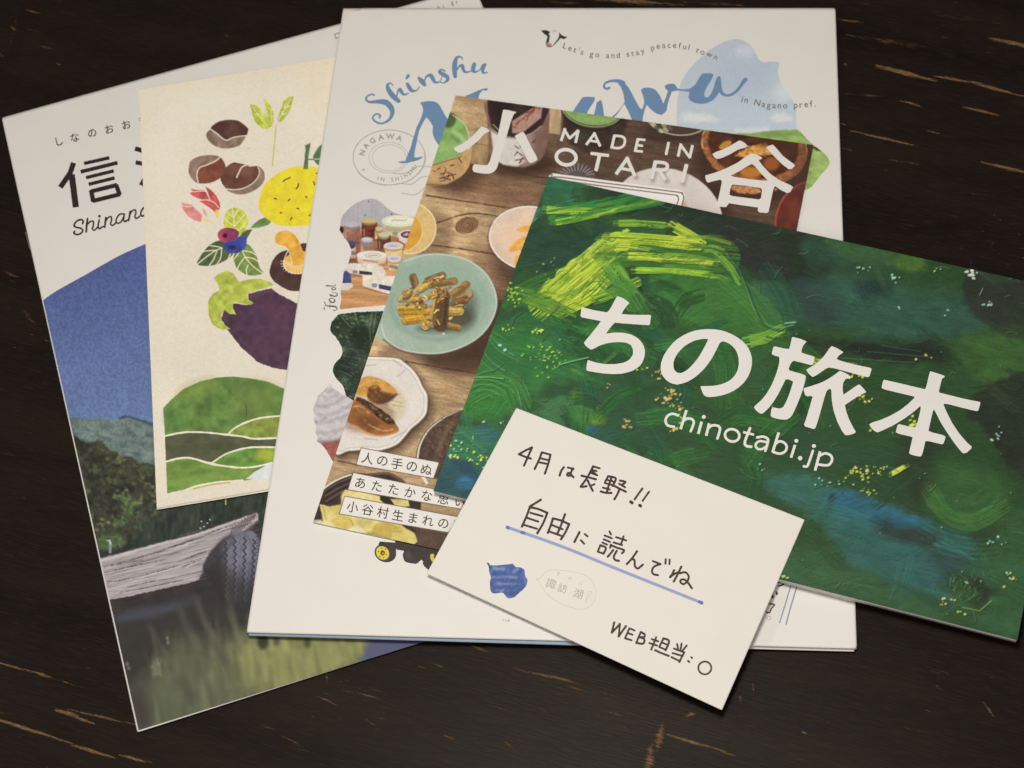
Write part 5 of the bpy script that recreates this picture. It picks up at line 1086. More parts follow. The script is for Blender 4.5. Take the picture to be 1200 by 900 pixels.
    for a in (((345, 275), (440, 240), 48, (104, 84, 58), (130, 106, 76)), ((250, 250), (270, 320), 46, (128, 98, 62)), ((300, 320), (400, 250), 46, (132, 104, 66), None), ((250, 370), (300, 310), 44, (176, 150, 96)), ((370, 300), (520, 275), 44, (136, 104, 62), (150, 118, 76)), ((500, 370), (600, 295), 42, (146, 110, 54), None), ((540, 405), (615, 360), 52, (138, 106, 66), (176, 142, 92)), ((520, 420), (590, 400), 44, (120, 88, 52)), ((200, 350), (240, 370), 40, ye), ((165, 395), (300, 400), 36, (190, 156, 80), (150, 112, 60)), ((160, 450), (280, 430), 26, tn), ((180, 480), (350, 480), 58, (182, 140, 46)), ((150, 455), (320, 450), 26, (198, 158, 70)), ((200, 535), (300, 520), 56, (190, 142, 48)), ((480, 475), (555, 475), 60, (182, 150, 78)), ((455, 560), (550, 585), 40, (150, 112, 58)), ((330, 570), (350, 540), 62, (186, 150, 84), (196, 164, 100)), ((310, 400), (400, 355), 26, (170, 138, 62)), ((330, 440), (250, 410), 24, (142, 110, 56)), ((375, 560), (385, 520), 50, (160, 130, 76)), ((425, 560), (440, 380), 92, (92, 68, 48), None), ((395, 560), (400, 380), 28, (112, 86, 54)), ((365, 530), (400, 360), 22, (178, 140, 68)), ((410, 420), (470, 340), 14, (170, 122, 60)), ((300, 330), (350, 300), 40, (188, 158, 74)), ((370, 345), (460, 320), 12, (190, 150, 84))): stick(*a)
    for i in range(36):
        u, q = R.uniform(0, 6.28), R.random() ** .6; x, y = 508 + 40 * q * math.cos(u), 350 + 27 * q * math.sin(u); L = R.uniform(2, 6); an = R.choice([-.5, -.3, .2, .9, -.9]) + R.uniform(-.3, .3); c = R.choice([(186, 148, 84), (146, 112, 64), (204, 168, 92), (112, 86, 54), (170, 128, 60)])
        dx, dy = L * math.cos(an), L * math.sin(an); w = R.uniform(1.4, 3.2)
        cv.line([(x + .5, y + 1), (x + dx + .5, y + dy + 1)], w, (56, 42, 26), a=.6, soft=1.4); cv.line([(x, y), (x + dx, y + dy)], w, c, a=.92, soft=.9, tex=(.3, 1.5)); cv.line([(x, y - w * .25), (x + dx, y + dy - w * .25)], w * .25, tuple(np.clip(np.array(c) * 1.35 + 14, 0, 255)), a=.7, soft=.8)
    for i in range(14): cv.ell(508 + R.gauss(0, 19), 349 + R.gauss(0, 12), R.uniform(.4, .9), .4, (232, 206, 150), ang=R.uniform(-40, 40), a=.8, soft=.8)
    for p, c in (((490, 322), (190, 84, 56)), ((365, 445), (198, 104, 74)), ((352, 468), (216, 150, 120)), ((420, 400), (186, 108, 52)), ((330, 402), (206, 160, 150)), ((600, 400), (170, 104, 66))): cv.ell(*z(p)[0], 2.8, 1.4, c, ang=-25, soft=1, rough=.4, rs=2)
    for i in range(18): cv.line([z((R.uniform(380, 480), R.uniform(310, 380)))[0], z((R.uniform(380, 480), R.uniform(320, 400)))[0]], .8, R.choice([(196, 156, 84), (96, 70, 40)]), a=.7)
    cv.line(z((445, 625), (452, 625)), 1.5, (216, 222, 214))
    # white scalloped plate
    w2 = zt(400, 400, 5.625)
    pl = smooth(w2((-60, 110), (60, 98), (180, 98), (300, 102), (380, 112), (420, 140), (470, 180), (510, 235), (535, 290), (568, 350), (570, 420), (560, 480), (520, 530), (460, 580), (420, 630), (370, 680), (300, 710), (240, 722), (150, 716), (50, 724), (-60, 700)), True)
    cv.poly([(p[0] + 5, p[1] + 6) for p in pl], (56, 38, 28), a=.72, soft=14); cv.poly([(p[0] + 1.4, p[1] + 2.2) for p in pl], (74, 54, 40), a=.7, soft=3)
    cv.poly(pl, (218, 208, 194), soft=1.2, tex=(.03, 10)); cv.line(list(pl) + [pl[0]], 1.3, (112, 92, 68), a=.75)
    cen = np.array([436., 474.]); cv.line([tuple(cen + (np.array(p) - cen) * .955) for p in pl], 1.2, (236, 230, 220), a=.9, soft=1.6); cv.line([tuple(cen + (np.array(p) - cen) * .93) for p in pl], 1, (176, 164, 148), a=.6, soft=1.6)
    cv.ell(428, 477, 44, 38, (200, 188, 170), a=.5, soft=9); cv.ell(427, 477, 40, 35, (222, 211, 196), a=.95, soft=5); cv.ell(455, 474, 22, 22, (206, 190, 152), a=.8, soft=8)
    for p in (((270, 405), (400, 430)), ((260, 425), (365, 470)), ((300, 380), (400, 405)), ((300, 355), (390, 348)), ((65, 550), (45, 575)), ((100, 575), (95, 590)), ((340, 120), (395, 165)), ((370, 230), (420, 190)), ((160, 160), (230, 155)), ((430, 590), (330, 640)), ((150, 640), (240, 650))): cv.line(w2(*p), .9, (150, 128, 92), a=.55, soft=1.4)
    cv.ell(428, 488, 34, 20, (120, 84, 52), a=.45, soft=8)
    cv.poly(smooth(w2((110, 270), (160, 232), (230, 238), (310, 275), (368, 330), (340, 350), (260, 375), (180, 370), (100, 350)), True), (200, 146, 72), soft=1.8, tex=(.16, 8)); cv.poly(smooth(w2((170, 340), (190, 300), (240, 292), (270, 330), (330, 345), (300, 395), (230, 410), (180, 380)), True), (112, 70, 42), soft=3, rough=1.2, rs=4, tex=(.3, 4)); cv.poly(smooth(w2((240, 395), (310, 360), (370, 345), (330, 390), (270, 415)), True), (92, 60, 38), soft=3)
    cv.poly(smooth(w2((100, 370), (150, 380), (230, 440), (300, 490), (360, 545), (378, 590), (330, 612), (250, 622), (170, 600), (100, 560), (40, 525), (50, 450)), True), (150, 96, 50), soft=1.8, tex=(.2, 9)); cv.poly(smooth(w2((110, 500), (180, 490), (240, 540), (200, 580), (120, 560)), True), (110, 66, 38), a=.8, soft=7)
    cv.poly(smooth(w2((110, 372), (170, 395), (250, 440), (320, 490), (352, 540), (300, 540), (230, 490), (160, 430), (105, 395)), True), (68, 46, 34), soft=1.6, rough=1.1, rs=3, tex=(.5, 2.5)); cv.line(smooth(w2((100, 560), (170, 605), (250, 622), (330, 610), (375, 590))), 2.2, (196, 140, 74), a=.8, soft=1.6)
    for i in range(70):
        px, py = w2((R.uniform(60, 350), R.uniform(250, 600)))[0]
        cv.ell(px, py, R.uniform(.8, 2.6), R.uniform(.5, 1.2), R.choice([(186, 134, 70), (104, 64, 36), (208, 160, 92), (128, 82, 44)]), ang=R.uniform(0, 60), a=.4, soft=1.6) if ((px - 432) / 30) ** 2 + ((py - 478) / 27) ** 2 < 1 and py - 470 < (px - 420) * .9 + 34 else None
    for q in (((120, 300), (180, 262), (250, 262)), ((80, 430), (130, 430), (180, 470)), ((200, 560), (280, 590), (340, 580)), ((200, 310), (230, 300))): cv.line(smooth(w2(*q)), 1.3, (230, 190, 124), a=.6, soft=1.4, rough=.6)
    for i in range(34): q = R.random(); cv.ell(*w2((130 + q * 210 + R.uniform(-20, 20), 400 + q * 135 + R.uniform(-20, 20)))[0], R.uniform(.7, 1.6), R.uniform(.5, 1.1), R.choice([(128, 96, 64), (40, 28, 22), (96, 66, 44), (166, 128, 84)]), a=.8, soft=.9)
    # lattice dish at the right, dark dish and wrapped cloth at the bottom
    dd = smooth([(489, 540), (492, 522), (502, 504), (516, 492), (526, 486), (545, 480), (580, 490), (580, 560), (500, 560)])
    cv.poly(list(dd), (84, 64, 52), soft=1.4, tex=(.3, 3)); cv.line(list(dd)[:28], 2.2, (216, 206, 190), a=.95); cv.line([(p[0] - 1.8, p[1] + .5) for p in list(dd)[:28]], 1.2, (62, 42, 32), a=.6)
    for i in range(90): cv.ell(510 + R.uniform(-12, 26), 512 + R.uniform(-22, 34), R.uniform(.6, 1.3), .6, R.choice([(128, 100, 80), (50, 36, 30), (150, 120, 92)]), ang=60, a=.6, soft=.9)
    cv.line([(512, 530), (522, 508), (530, 496)], 5, (132, 106, 80), a=.5, soft=4)
    cv.line([(494, 556), (500, 566)], 3.2, (222, 214, 202), soft=1.2)
    v = zt(350, 510, 5.295)
    cv.poly(v((150, 330), (250, 270), (330, 235), (450, 240), (560, 232), (640, 270), (720, 360), (760, 420), (740, 800), (60, 800), (90, 500)), (58, 46, 42), soft=2, tex=(.3, 7))
    for i in range(7): cv.line(v((155 + i * 3, 330 + i * 16), (250, 275 + i * 17), (345, 240 + i * 15)), 1.2, (122, 96, 76) if i % 2 else (40, 32, 32), a=.8)
    cv.line(smooth(v((150, 335), (200, 300), (260, 268), (325, 245))), 2, (218, 208, 194)); cv.line(smooth(v((380, 255), (480, 240), (560, 240), (640, 280))), 3, (104, 80, 66), a=.9, rough=.8)
    cv.poly(v((130, 430), (200, 440), (260, 430), (262, 380), (290, 340), (400, 350), (560, 395), (680, 400), (690, 440), (640, 450), (560, 470), (640, 560), (720, 610), (740, 660), (690, 695), (600, 690), (500, 660), (300, 640), (80, 590), (95, 540), (148, 530)), (206, 190, 112), soft=1.8, rough=1, rs=5, tex=(.14, 9))
    for q, c in ((((150, 540), (250, 500), (330, 560), (260, 600), (120, 590)), (222, 212, 150)), (((340, 560), (420, 600), (360, 630), (260, 620)), (230, 222, 180)), (((200, 530), (280, 500), (340, 560), (270, 590)), (206, 178, 84)), (((470, 560), (560, 540), (640, 600), (560, 640), (470, 620)), (188, 160, 74)), (((580, 600), (660, 580), (730, 640), (680, 690), (600, 660)), (212, 192, 108)), (((360, 630), (450, 600), (520, 620), (480, 650)), (176, 152, 72)), (((280, 350), (420, 360), (500, 390), (400, 420), (280, 410)), (222, 208, 140))): cv.poly(smooth(v(*q), True), c, a=.85, soft=3, tex=(.1, 5))
    for p in (((320, 520), (340, 562)), ((480, 630), (560, 640)), ((580, 600), (640, 595)), ((270, 345), (262, 430)), ((150, 440), (170, 520))): cv.line(v(*p), 1, (140, 112, 52), a=.6, soft=1.4)
    cv.poly(v((505, 380), (545, 378), (570, 398), (600, 440), (540, 430), (505, 400)), (44, 34, 30), soft=1.5); cv.poly(v((95, 525), (148, 524), (130, 545), (85, 545)), (216, 208, 196), a=.8, soft=2); cv.ell(*v((130, 575))[0], 3.4, 2.6, (222, 196, 60), soft=2)
    cv.poly(v((700, 560), (1000, 620), (1000, 760), (740, 720), (740, 640)), (78, 58, 48), a=.9, soft=4, tex=(.2, 6)); cv.line(v((735, 580), (742, 700)), .9, (120, 84, 62), a=.7)
    cv.poly(v((560, 290), (760, 330), (1000, 380), (1000, 420), (700, 380)), (92, 64, 50), a=.8, soft=4, tex=(.2, 3, 8, 5)); cv.line(v((700, 360), (740, 460)), 3, (58, 42, 36), a=.8, soft=2)
    zz = zt(640, 130, 5.4545)                    # soft shade the designer put behind the white words
    for q in (((446, 405), (524, 296)), ((514, 296), (568, 418)), ((674, 434), (700, 318)), ((722, 378), (762, 442)), ((870, 457), (898, 340)), ((700, 330), (770, 345), (745, 380))): cv.line([(p[0] + 1.6, p[1] + 1.3) for p in zz(*q)], 5, (112, 96, 82), a=.5, soft=5)
    cv.grain(.05, 1.1, seed=21)
    # printed panels
    Wh = (226, 218, 206)
    fr = [(648, 203), (799, 223), (803, 229), (720, 520), (540, 520), (643.4, 206)]
    cv.poly(fr, Wh, soft=1); l1 = smooth([(543, 520), (580, 408), (641.5, 222), (645.5, 211), (653, 207.4), (700, 213.4), (790, 224.6), (799, 227), (801, 233), (796, 250)]); l2 = smooth([(547, 520), (584, 408), (645, 225), (648.6, 215), (656, 211.4), (700, 217.2), (785, 227.8), (793, 229.6), (795, 234), (790, 248)])
    cv.line(list(l1), 1.2, (96, 72, 56), soft=.9); cv.line(list(l2), 1.1, (96, 72, 56), soft=.9)
    for q in (((387, 78), (870, 168), (835, 268), (357, 183)), ((338, 232), (1030, 372), (1005, 458), (305, 338)), ((285, 378), (990, 506), (925, 604), (252, 488))):
        b_ = v(*q); cv.poly(b_, Wh, soft=.9); cv.line([b_[3], b_[0], b_[1]], .8, (84, 62, 48), a=.9, soft=.8); cv.line([b_[3], b_[2]], .8, (84, 62, 48), a=.9, soft=.8)
    cv.publish('printed_food_photo', D_, QD, D_.cover, hidden=[[(643, 207), (1268, 344), (1192, 750), (508, 575)]], margin=34)
food()
z2 = zt(490, 110, 5.625); z3 = zt(790, 130, 5.624); z4 = zt(640, 130, 5.4545)
lettering('title_lettering', D_, I_white, D_.cover, outlines=[
    (z2((568, 103), (600, 108), (648, 120), (643, 128), (630, 135), (612, 180), (580, 290), (545, 400), (520, 490), (500, 515), (470, 527), (420, 525), (368, 515), (358, 500), (362, 472), (372, 463), (430, 470), (458, 468), (472, 447), (500, 350), (530, 250), (555, 130), (560, 106)), []),
    (z2((418, 213), (450, 225), (472, 240), (468, 248), (440, 260), (400, 305), (340, 355), (285, 388), (265, 388), (240, 370), (236, 355), (290, 330), (340, 295), (385, 250)), []),
    (z2((690, 250), (702, 258), (740, 340), (785, 420), (787, 435), (760, 452), (735, 455), (722, 440), (690, 370), (650, 300), (636, 278), (645, 270)), [])])
lettering('title_lettering', D_, I_white, D_.cover, outlines=[
    (z3((432, 194), (460, 205), (485, 232), (470, 242), (420, 255), (370, 285), (310, 312), (280, 316), (262, 305), (252, 285), (262, 275), (320, 255), (370, 230), (410, 205)), []),
    (z3((650, 222), (665, 235), (720, 300), (790, 350), (797, 360), (775, 382), (755, 384), (710, 350), (650, 290), (612, 250), (606, 240), (625, 228)), []),
    (z3((515, 280), (550, 290), (580, 308), (575, 318), (555, 322), (590, 370), (640, 420), (700, 460), (775, 492), (783, 503), (765, 535), (745, 541), (700, 520), (665, 495), (655, 510), (640, 580), (622, 665), (610, 673), (560, 668), (550, 655), (555, 637), (450, 622), (362, 608), (352, 618), (345, 632), (330, 635), (290, 628), (281, 618), (300, 540), (315, 465), (305, 452), (260, 462), (225, 472), (215, 468), (203, 435), (205, 425), (260, 410), (340, 380), (420, 340), (480, 295)),
     [z3((512, 350), (480, 365), (430, 398), (372, 425), (380, 432), (480, 448), (610, 462), (618, 458), (570, 410), (530, 360)), z3((385, 485), (470, 492), (570, 508), (580, 520), (572, 575), (560, 584), (470, 572), (375, 560), (364, 552), (372, 500))])])
lettering('subtitle_lettering', D_, I_white, D_.cover, strokes=[(z4(*p), w / 5.4545, True) for p, w in (([(96, 192), (122, 110)], 18), ([(114, 116), (152, 178)], 17), ([(148, 178), (208, 122)], 17), ([(206, 122), (188, 205)], 18), ([(256, 217), (314, 138)], 17), ([(306, 138), (346, 227)], 17), ([(284, 190), (334, 199)], 15),
    ([(418, 240), (438, 152)], 18), ([(568, 262), (588, 176)], 18), ([(582, 180), (635, 186)], 15), ([(575, 217), (620, 224)], 15), ([(566, 254), (619, 260)], 15), ([(766, 282), (784, 198)], 18), ([(843, 292), (862, 208)], 18), ([(858, 214), (920, 300)], 17), ([(917, 302), (936, 218)], 18),
    ([(284, 271), (402, 285)], 20), ([(343, 276), (318, 384)], 23), ([(446, 405), (524, 296)], 22), ([(514, 296), (568, 418)], 22), ([(482, 368), (554, 381)], 19), ([(674, 434), (700, 318)], 24), ([(722, 378), (762, 442)], 22), ([(870, 457), (898, 340)], 24))] +
    [(z4(*[tuple(p) for p in smooth([(432, 158), (470, 161), (496, 170), (504, 195), (492, 225), (462, 238), (418, 233)])]), 16 / 5.4545, True), (z4(*[tuple(p) for p in smooth([(696, 327), (745, 330), (772, 342), (772, 366), (745, 378), (690, 374)])]), 21 / 5.4545, True), (ring(640 + 128 / 5.4545, 130 + 296 / 5.4545, 11.6, 8.9, 8), 4.1)])
def strip(t, p0, p1, size):
    a = math.degrees(math.atan2(p1[1] - p0[1], p1[0] - p0[0])); n = len(t) - 1
    return [(c, p0[0] + (p1[0] - p0[0]) * i / n, p0[1] + (p1[1] - p0[1]) * i / n, size, a, .006) for i, c in enumerate(t)]
v5 = zt(350, 510, 5.295)
typeset('strip_lettering', D_, I_brown, D_.cover, strip('人の手のぬく', *v5((428, 142), (885, 230)), 14.6) + strip('あたたかな思いと', *v5((383, 296), (1105, 435)), 14.2) + strip('小谷村生まれの逸品', *v5((335, 446), (1085, 582)), 14.2), off=.05)
# ================================================================== E : green travel book with a painted cover
booklet('travel_book', E_, 'thick landscape booklet with a green brush-painted cover, on the right over the other booklets', 'book', M_white, leaf=.25, rnd=.8)
def painting():
    cv = Canvas(500, 196, 1280, 760, 1.7, (44, 78, 50)); X, Y = cv.X, cv.Y; R = random.Random(21)
    a = fbm(X, Y, 70, 3, 14, 1.6)[..., None]; b = fbm(X, Y, 46, 8, 14, 1.8)[..., None]
    cv.c[:] = np.array((40, 66, 46)) * (1 - a) + np.array((54, 98, 58)) * a
    cv.c[:] = cv.c * (1 - .55 * np.clip(b * 2 - .9, 0, 1)) + np.array((48, 88, 74)) * .55 * np.clip(b * 2 - .9, 0, 1)
    dk, G, LG, TE, BL = (42, 52, 46), (54, 104, 52), (128, 162, 46), (58, 102, 92), (50, 106, 132)
    def soft(pts, c, s=14, al=.9, rough=5, rs=9): cv.poly(smooth(pts, True), c, soft=s, a=al, rough=rough, rs=rs, tex=(.16, 8, 14, 2))
    soft([(690, 215), (760, 225), (860, 245), (960, 270), (980, 320), (930, 335), (880, 310), (840, 290), (780, 262), (720, 252)], (40, 52, 44), 16)
    soft([(640, 205), (692, 214), (690, 224), (655, 240), (636, 236)], (48, 100, 80), 5)
    soft([(850, 262), (900, 280), (925, 312), (910, 330), (880, 318), (845, 285)], (48, 54, 56), 10)
    soft([(620, 268), (700, 256), (722, 280), (700, 300), (650, 320), (612, 310)], (38, 66, 56), 10)
    soft([(940, 285), (1000, 290), (1010, 305), (960, 312)], (52, 92, 74), 12); soft([(960, 280), (1040, 292), (1060, 306), (1020, 312)], (62, 106, 70), 10)
    soft([(760, 325), (860, 326), (905, 372), (912, 398), (850, 392), (780, 370)], (62, 118, 60), 14)
    soft([(885, 330), (925, 340), (940, 372), (920, 382), (892, 360)], (58, 100, 82), 9); soft([(930, 330), (985, 340), (1000, 372), (950, 382)], (52, 78, 80), 14)
    soft([(975, 320), (1080, 340), (1150, 350), (1160, 385), (1100, 400), (1010, 392), (980, 360)], (56, 102, 92), 18)
    soft([(1005, 330), (1040, 330), (1045, 345), (1010, 350)], (40, 66, 66), 10); soft([(1060, 298), (1085, 302), (1080, 318), (1052, 312)], (88, 134, 60), 9)
    soft([(1142, 318), (1215, 338), (1215, 395), (1185, 392), (1150, 375), (1130, 350)], (48, 58, 54), 7)
    soft([(980, 398), (1050, 408), (1135, 412), (1120, 428), (1050, 422), (985, 412)], (36, 46, 42), 7); soft([(930, 395), (985, 402), (980, 420), (940, 410)], (44, 64, 46), 8)
    soft([(1120, 400), (1200, 390), (1215, 440), (1180, 480), (1130, 450)], (66, 116, 62), 20); soft([(1040, 425), (1130, 430), (1150, 470), (1080, 470)], (48, 88, 56), 16)
    soft([(1146, 460), (1215, 440), (1215, 560), (1180, 545), (1150, 500), (1132, 490)], (42, 54, 46), 6)
    soft([(560, 385), (640, 392), (650, 440), (600, 470), (545, 450), (548, 410)], (52, 112, 64), 14)
    soft([(540, 440), (600, 440), (610, 475), (570, 492), (535, 480)], (56, 118, 58), 8)
    soft([(700, 430), (790, 440), (800, 500), (720, 490)], (46, 82, 58), 14); soft([(640, 380), (700, 390), (700, 440), (640, 440)], (52, 108, 62), 16); soft([(690, 350), (760, 360), (760, 420), (700, 410)], (42, 76, 48), 14)
    cv.ell(658, 484, 22, 20, (62, 112, 78), soft=4, a=.9, rough=3); soft([(668, 460), (690, 466), (708, 490), (700, 500), (680, 492)], (92, 130, 54), 9)
    soft([(690, 500), (770, 520), (830, 560), (760, 560), (700, 540)], (44, 78, 52), 14)
    soft([(515, 520), (600, 530), (600, 545), (560, 580), (500, 580)], (42, 80, 98), 6); soft([(520, 500), (590, 505), (580, 535), (520, 535)], (54, 106, 88), 8)
    cv.ell(545, 567, 10, 8, (50, 110, 160), ang=-10, soft=5, rough=2.5); cv.ell(570, 508, 14, 9, (46, 92, 132), soft=8, a=.8, rough=3); cv.ell(545, 490, 10, 5, (46, 84, 122), ang=20, soft=6, a=.7); cv.ell(560, 550, 30, 10, (40, 72, 96), ang=10, soft=8, a=.8)
    cv.ell(695, 505, 10, 5, (50, 94, 156), ang=30, soft=5, a=.85); cv.ell(710, 510, 14, 8, (48, 80, 112), ang=25, soft=8, a=.7)
    soft([(890, 552), (950, 556), (990, 578), (985, 605), (920, 590)], (56, 112, 108), 12); soft([(960, 580), (1000, 578), (1060, 598), (1110, 618), (1150, 640), (1168, 690), (1130, 706), (1060, 690), (1000, 664), (974, 630)], (54, 114, 118), 10)
    soft([(975, 572), (1000, 576), (1050, 596), (1090, 612), (1050, 622), (1000, 604), (972, 594)], (50, 116, 150), 9); soft([(1020, 610), (1060, 616), (1100, 628), (1090, 642), (1050, 634)], (50, 70, 68), 10); soft([(1085, 645), (1140, 655), (1158, 690), (1120, 690)], (50, 84, 84), 14)
    cv.line([(976, 582), (971, 594), (969, 604)], 7, (46, 56, 60), a=.8, soft=4)
    soft([(920, 640), (990, 660), (1080, 700), (1100, 740), (1000, 700), (915, 680)], (58, 106, 72), 18); soft([(1120, 690), (1200, 600), (1200, 740), (1150, 735)], (58, 110, 74), 18)
    cv.ell(1136, 692, 26, 16, (50, 86, 52), ang=20, soft=6, rough=2); soft([(1140, 676), (1160, 690), (1155, 712), (1140, 714)], (42, 62, 48), 6)
    soft([(1050, 530), (1090, 500), (1095, 560), (1075, 590)], (46, 66, 48), 12)
    # bristle pass that follows the slope of the cover, picks up the colour beneath
    for i in range(520):
        x = R.uniform(505, 1225); y = R.uniform(205, 755); an = math.radians(R.gauss(14, 28)); L = R.uniform(16, 60); w = R.uniform(7, 22)
        j = int(np.clip((x - cv.x0) * cv.k, 0, X.shape[1] - 1)); ii = int(np.clip((y - cv.y0) * cv.k, 0, X.shape[0] - 1)); c = cv.c[ii, j].copy()
        cv.brush([(x - L / 2 * math.cos(an), y - L / 2 * math.sin(an)), (x + L / 2 * math.cos(an), y + L / 2 * math.sin(an))], w, [c * R.uniform(.72, .9), c, c * R.uniform(1.05, 1.32)], a=R.uniform(.35, .75), fq=R.uniform(.6, 1.2), dry=R.uniform(.3, .52), seed=i % 50)
    for i in range(70):
        x = R.uniform(520, 960); y = R.uniform(330, 560); an = math.radians(R.choice([14, 40, -40, 75]) + R.gauss(0, 14)); L = R.uniform(20, 70); w = R.uniform(12, 28)
        c = R.choice([(40, 98, 50), (52, 116, 58), (34, 70, 44), (30, 56, 42), (58, 124, 66), (40, 92, 70)])
        cv.brush(smooth([(x - L / 2 * math.cos(an), y - L / 2 * math.sin(an)), (x + 4 * math.sin(an), y - 4 * math.cos(an)), (x + L / 2 * math.cos(an), y + L / 2 * math.sin(an))]), w, [np.array(c) * .72, c, np.array(c) * 1.22], a=R.uniform(.35, .7), fq=R.uniform(.6, 1.1), dry=.3, seed=i % 50)
    # light strokes
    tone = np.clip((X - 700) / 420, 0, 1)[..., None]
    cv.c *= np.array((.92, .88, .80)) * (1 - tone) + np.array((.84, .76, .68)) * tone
    lim = [(74, 108, 32), (128, 152, 42), (158, 174, 52), (176, 186, 74)]; mid = [(42, 82, 38), (74, 114, 44), (118, 146, 48)]
    cv.brush([(652, 250), (700, 244), (770, 231)], 22, [(28, 66, 40), (44, 104, 56), (66, 128, 56)], fq=0.83, dry=.2, seed=3)
    cv.brush([(640, 247), (690, 248), (720, 246), (768, 233)], 8, [(70, 112, 36), (126, 160, 50), (150, 178, 60)], fq=0.66, dry=.34, seed=4); cv.brush([(650, 261), (668, 258), (705, 250)], 8, [(98, 140, 40), (152, 180, 52)], fq=0.66, dry=.3, seed=5); cv.brush([(640, 244), (660, 246), (690, 246)], 7, [(96, 136, 50), (136, 166, 60)], fq=0.66, dry=.36, seed=15)
    cv.brush([(640, 356), (672, 328), (708, 300)], 40, lim, fq=0.83, dry=.22, seed=7); cv.brush([(660, 360), (690, 344), (712, 320)], 26, lim, fq=0.77, dry=.3, seed=8); cv.brush([(648, 352), (675, 330), (700, 312)], 20, lim[1:], fq=0.61, dry=.38, seed=12)
    cv.brush([(700, 350), (722, 342), (744, 332)], 14, mid + [(136, 168, 56)], fq=0.66, dry=.3, seed=9); cv.brush([(705, 296), (722, 320), (742, 352)], 26, [(46, 92, 44), (84, 132, 50), (120, 158, 56)], fq=0.72, dry=.42, seed=10); cv.brush([(716, 330), (740, 348), (760, 372)], 28, [(46, 92, 46), (62, 112, 54)], a=.7, fq=0.77, dry=.42, seed=11)
    cv.brush([(612, 346), (630, 352), (665, 368)], 20, mid, fq=0.66, dry=.42, seed=13); cv.brush([(600, 352), (625, 338), (655, 326)], 26, [(46, 90, 42), (66, 112, 46)], a=.6, fq=0.66, dry=.5, seed=14)
    cv.brush([(716, 292), (780, 296), (846, 302)], 42, [(44, 84, 40), (56, 104, 44), (84, 128, 46)], a=.75, fq=0.88, dry=.18, seed=16); cv.brush([(714, 280), (760, 281), (815, 287)], 16, lim, fq=0.72, dry=.28, seed=17); cv.brush([(735, 300), (790, 303), (838, 308)], 10, lim, fq=0.61, dry=.3, seed=18); cv.brush([(744, 317), (790, 318), (832, 322)], 8, [(90, 134, 44), (156, 186, 56)], fq=0.66, dry=.24, seed=19); cv.brush([(724, 262), (750, 262), (782, 265)], 9, [(76, 118, 44), (122, 158, 50)], fq=0.61, dry=.4, seed=20); cv.brush([(718, 290), (728, 288), (740, 289)], 14, lim[1:], fq=0.77, dry=.3, seed=22)
    cv.brush([(842, 300), (856, 314), (866, 330)], 9, [(56, 98, 44), (92, 134, 50), (124, 154, 58)], fq=0.55, dry=.34, seed=23); cv.brush([(790, 266), (804, 274), (820, 284)], 14, lim, fq=0.72, dry=.24, seed=24); cv.brush([(788, 282), (802, 280), (822, 284)], 9, lim[1:], fq=0.66, dry=.28, seed=25); cv.brush([(709, 293), (720, 291), (732, 291)], 8, lim, fq=0.66, dry=.3, seed=26)
    R2 = random.Random(77)
    for i in range(46):
        x = R2.uniform(712, 850); y = R2.uniform(272, 326); L = R2.uniform(18, 60)
        if y > 300 + (x - 712) * .22 or x + L > 862: continue
        d = R2.random() < .5; cv.brush([(x, y), (x + L / 2, y + R2.uniform(-1, 2)), (x + L, y + R2.uniform(0, 4) + max(0, x + L - 840) * .25)], R2.uniform(2, 6), [(52, 88, 38), (70, 108, 42)] if d else R2.choice([lim[1:], [(86, 122, 40), (128, 152, 46)], [(110, 140, 44), (160, 176, 58)]]), a=.55, fq=.6, dry=.34, seed=R2.randint(1, 60))
    for i in range(40):
        u = R2.random(); v = R2.uniform(-20, 20); x = 642 + u * 62 + v * .5; y = 354 - u * 54 + v * .6; L = R2.uniform(12, 36); d = R2.random() < .42
        cv.brush([(x, y), (x + L * .75, y - L * .62)], R2.uniform(2, 6), [(74, 106, 36), (98, 128, 42)] if d else R2.choice([lim[1:], [(150, 168, 50), (180, 186, 80)]]), a=.55, fq=.55, dry=.34, seed=R2.randint(1, 60))
    for i in range(26):
        x = R2.uniform(640, 745); y = 256 - (x - 640) * .16 + R2.uniform(-9, 9); L = R2.uniform(14, 44)
        cv.brush([(x, y), (x + L, y - L * .2)], R2.uniform(2, 6), R2.choice([[(30, 62, 38), (44, 86, 46)], [(54, 104, 46), (92, 132, 48)], [(40, 90, 48), (60, 116, 56)]]), a=.6, fq=.6, dry=.36, seed=R2.randint(1, 60))
    for i in range(30):
        x = R2.uniform(596, 720); y = R2.uniform(340, 440); L = R2.uniform(8, 26); an = R2.uniform(-.9, .5)
        cv.brush([(x, y), (x + L * math.cos(an), y + L * math.sin(an))], R2.uniform(2, 6), R2.choice([[(30, 58, 36), (40, 76, 44)], [(58, 102, 46), (90, 130, 48)]]), a=.55, fq=.6, dry=.4, seed=R2.randint(1, 60))
    for q in ((724, 274), (734, 271), (716, 285)): cv.ell(q[0], q[1], 5, 2.6, (142, 176, 58), ang=-10, soft=2, rough=1.5, rs=3)
    cv.brush([(860, 340), (890, 368), (906, 392)], 40, [(46, 88, 44), (58, 106, 48), (76, 124, 52)], a=.6, fq=0.88, dry=.38, seed=27); cv.brush([(878, 400), (896, 396), (912, 388)], 16, [(80, 128, 46), (126, 164, 58)], fq=0.77, dry=.26, seed=28)
    cv.brush([(600, 268), (612, 262), (628, 250)], 16, [(46, 100, 80), (64, 124, 98)], fq=0.77, dry=.4, seed=29)
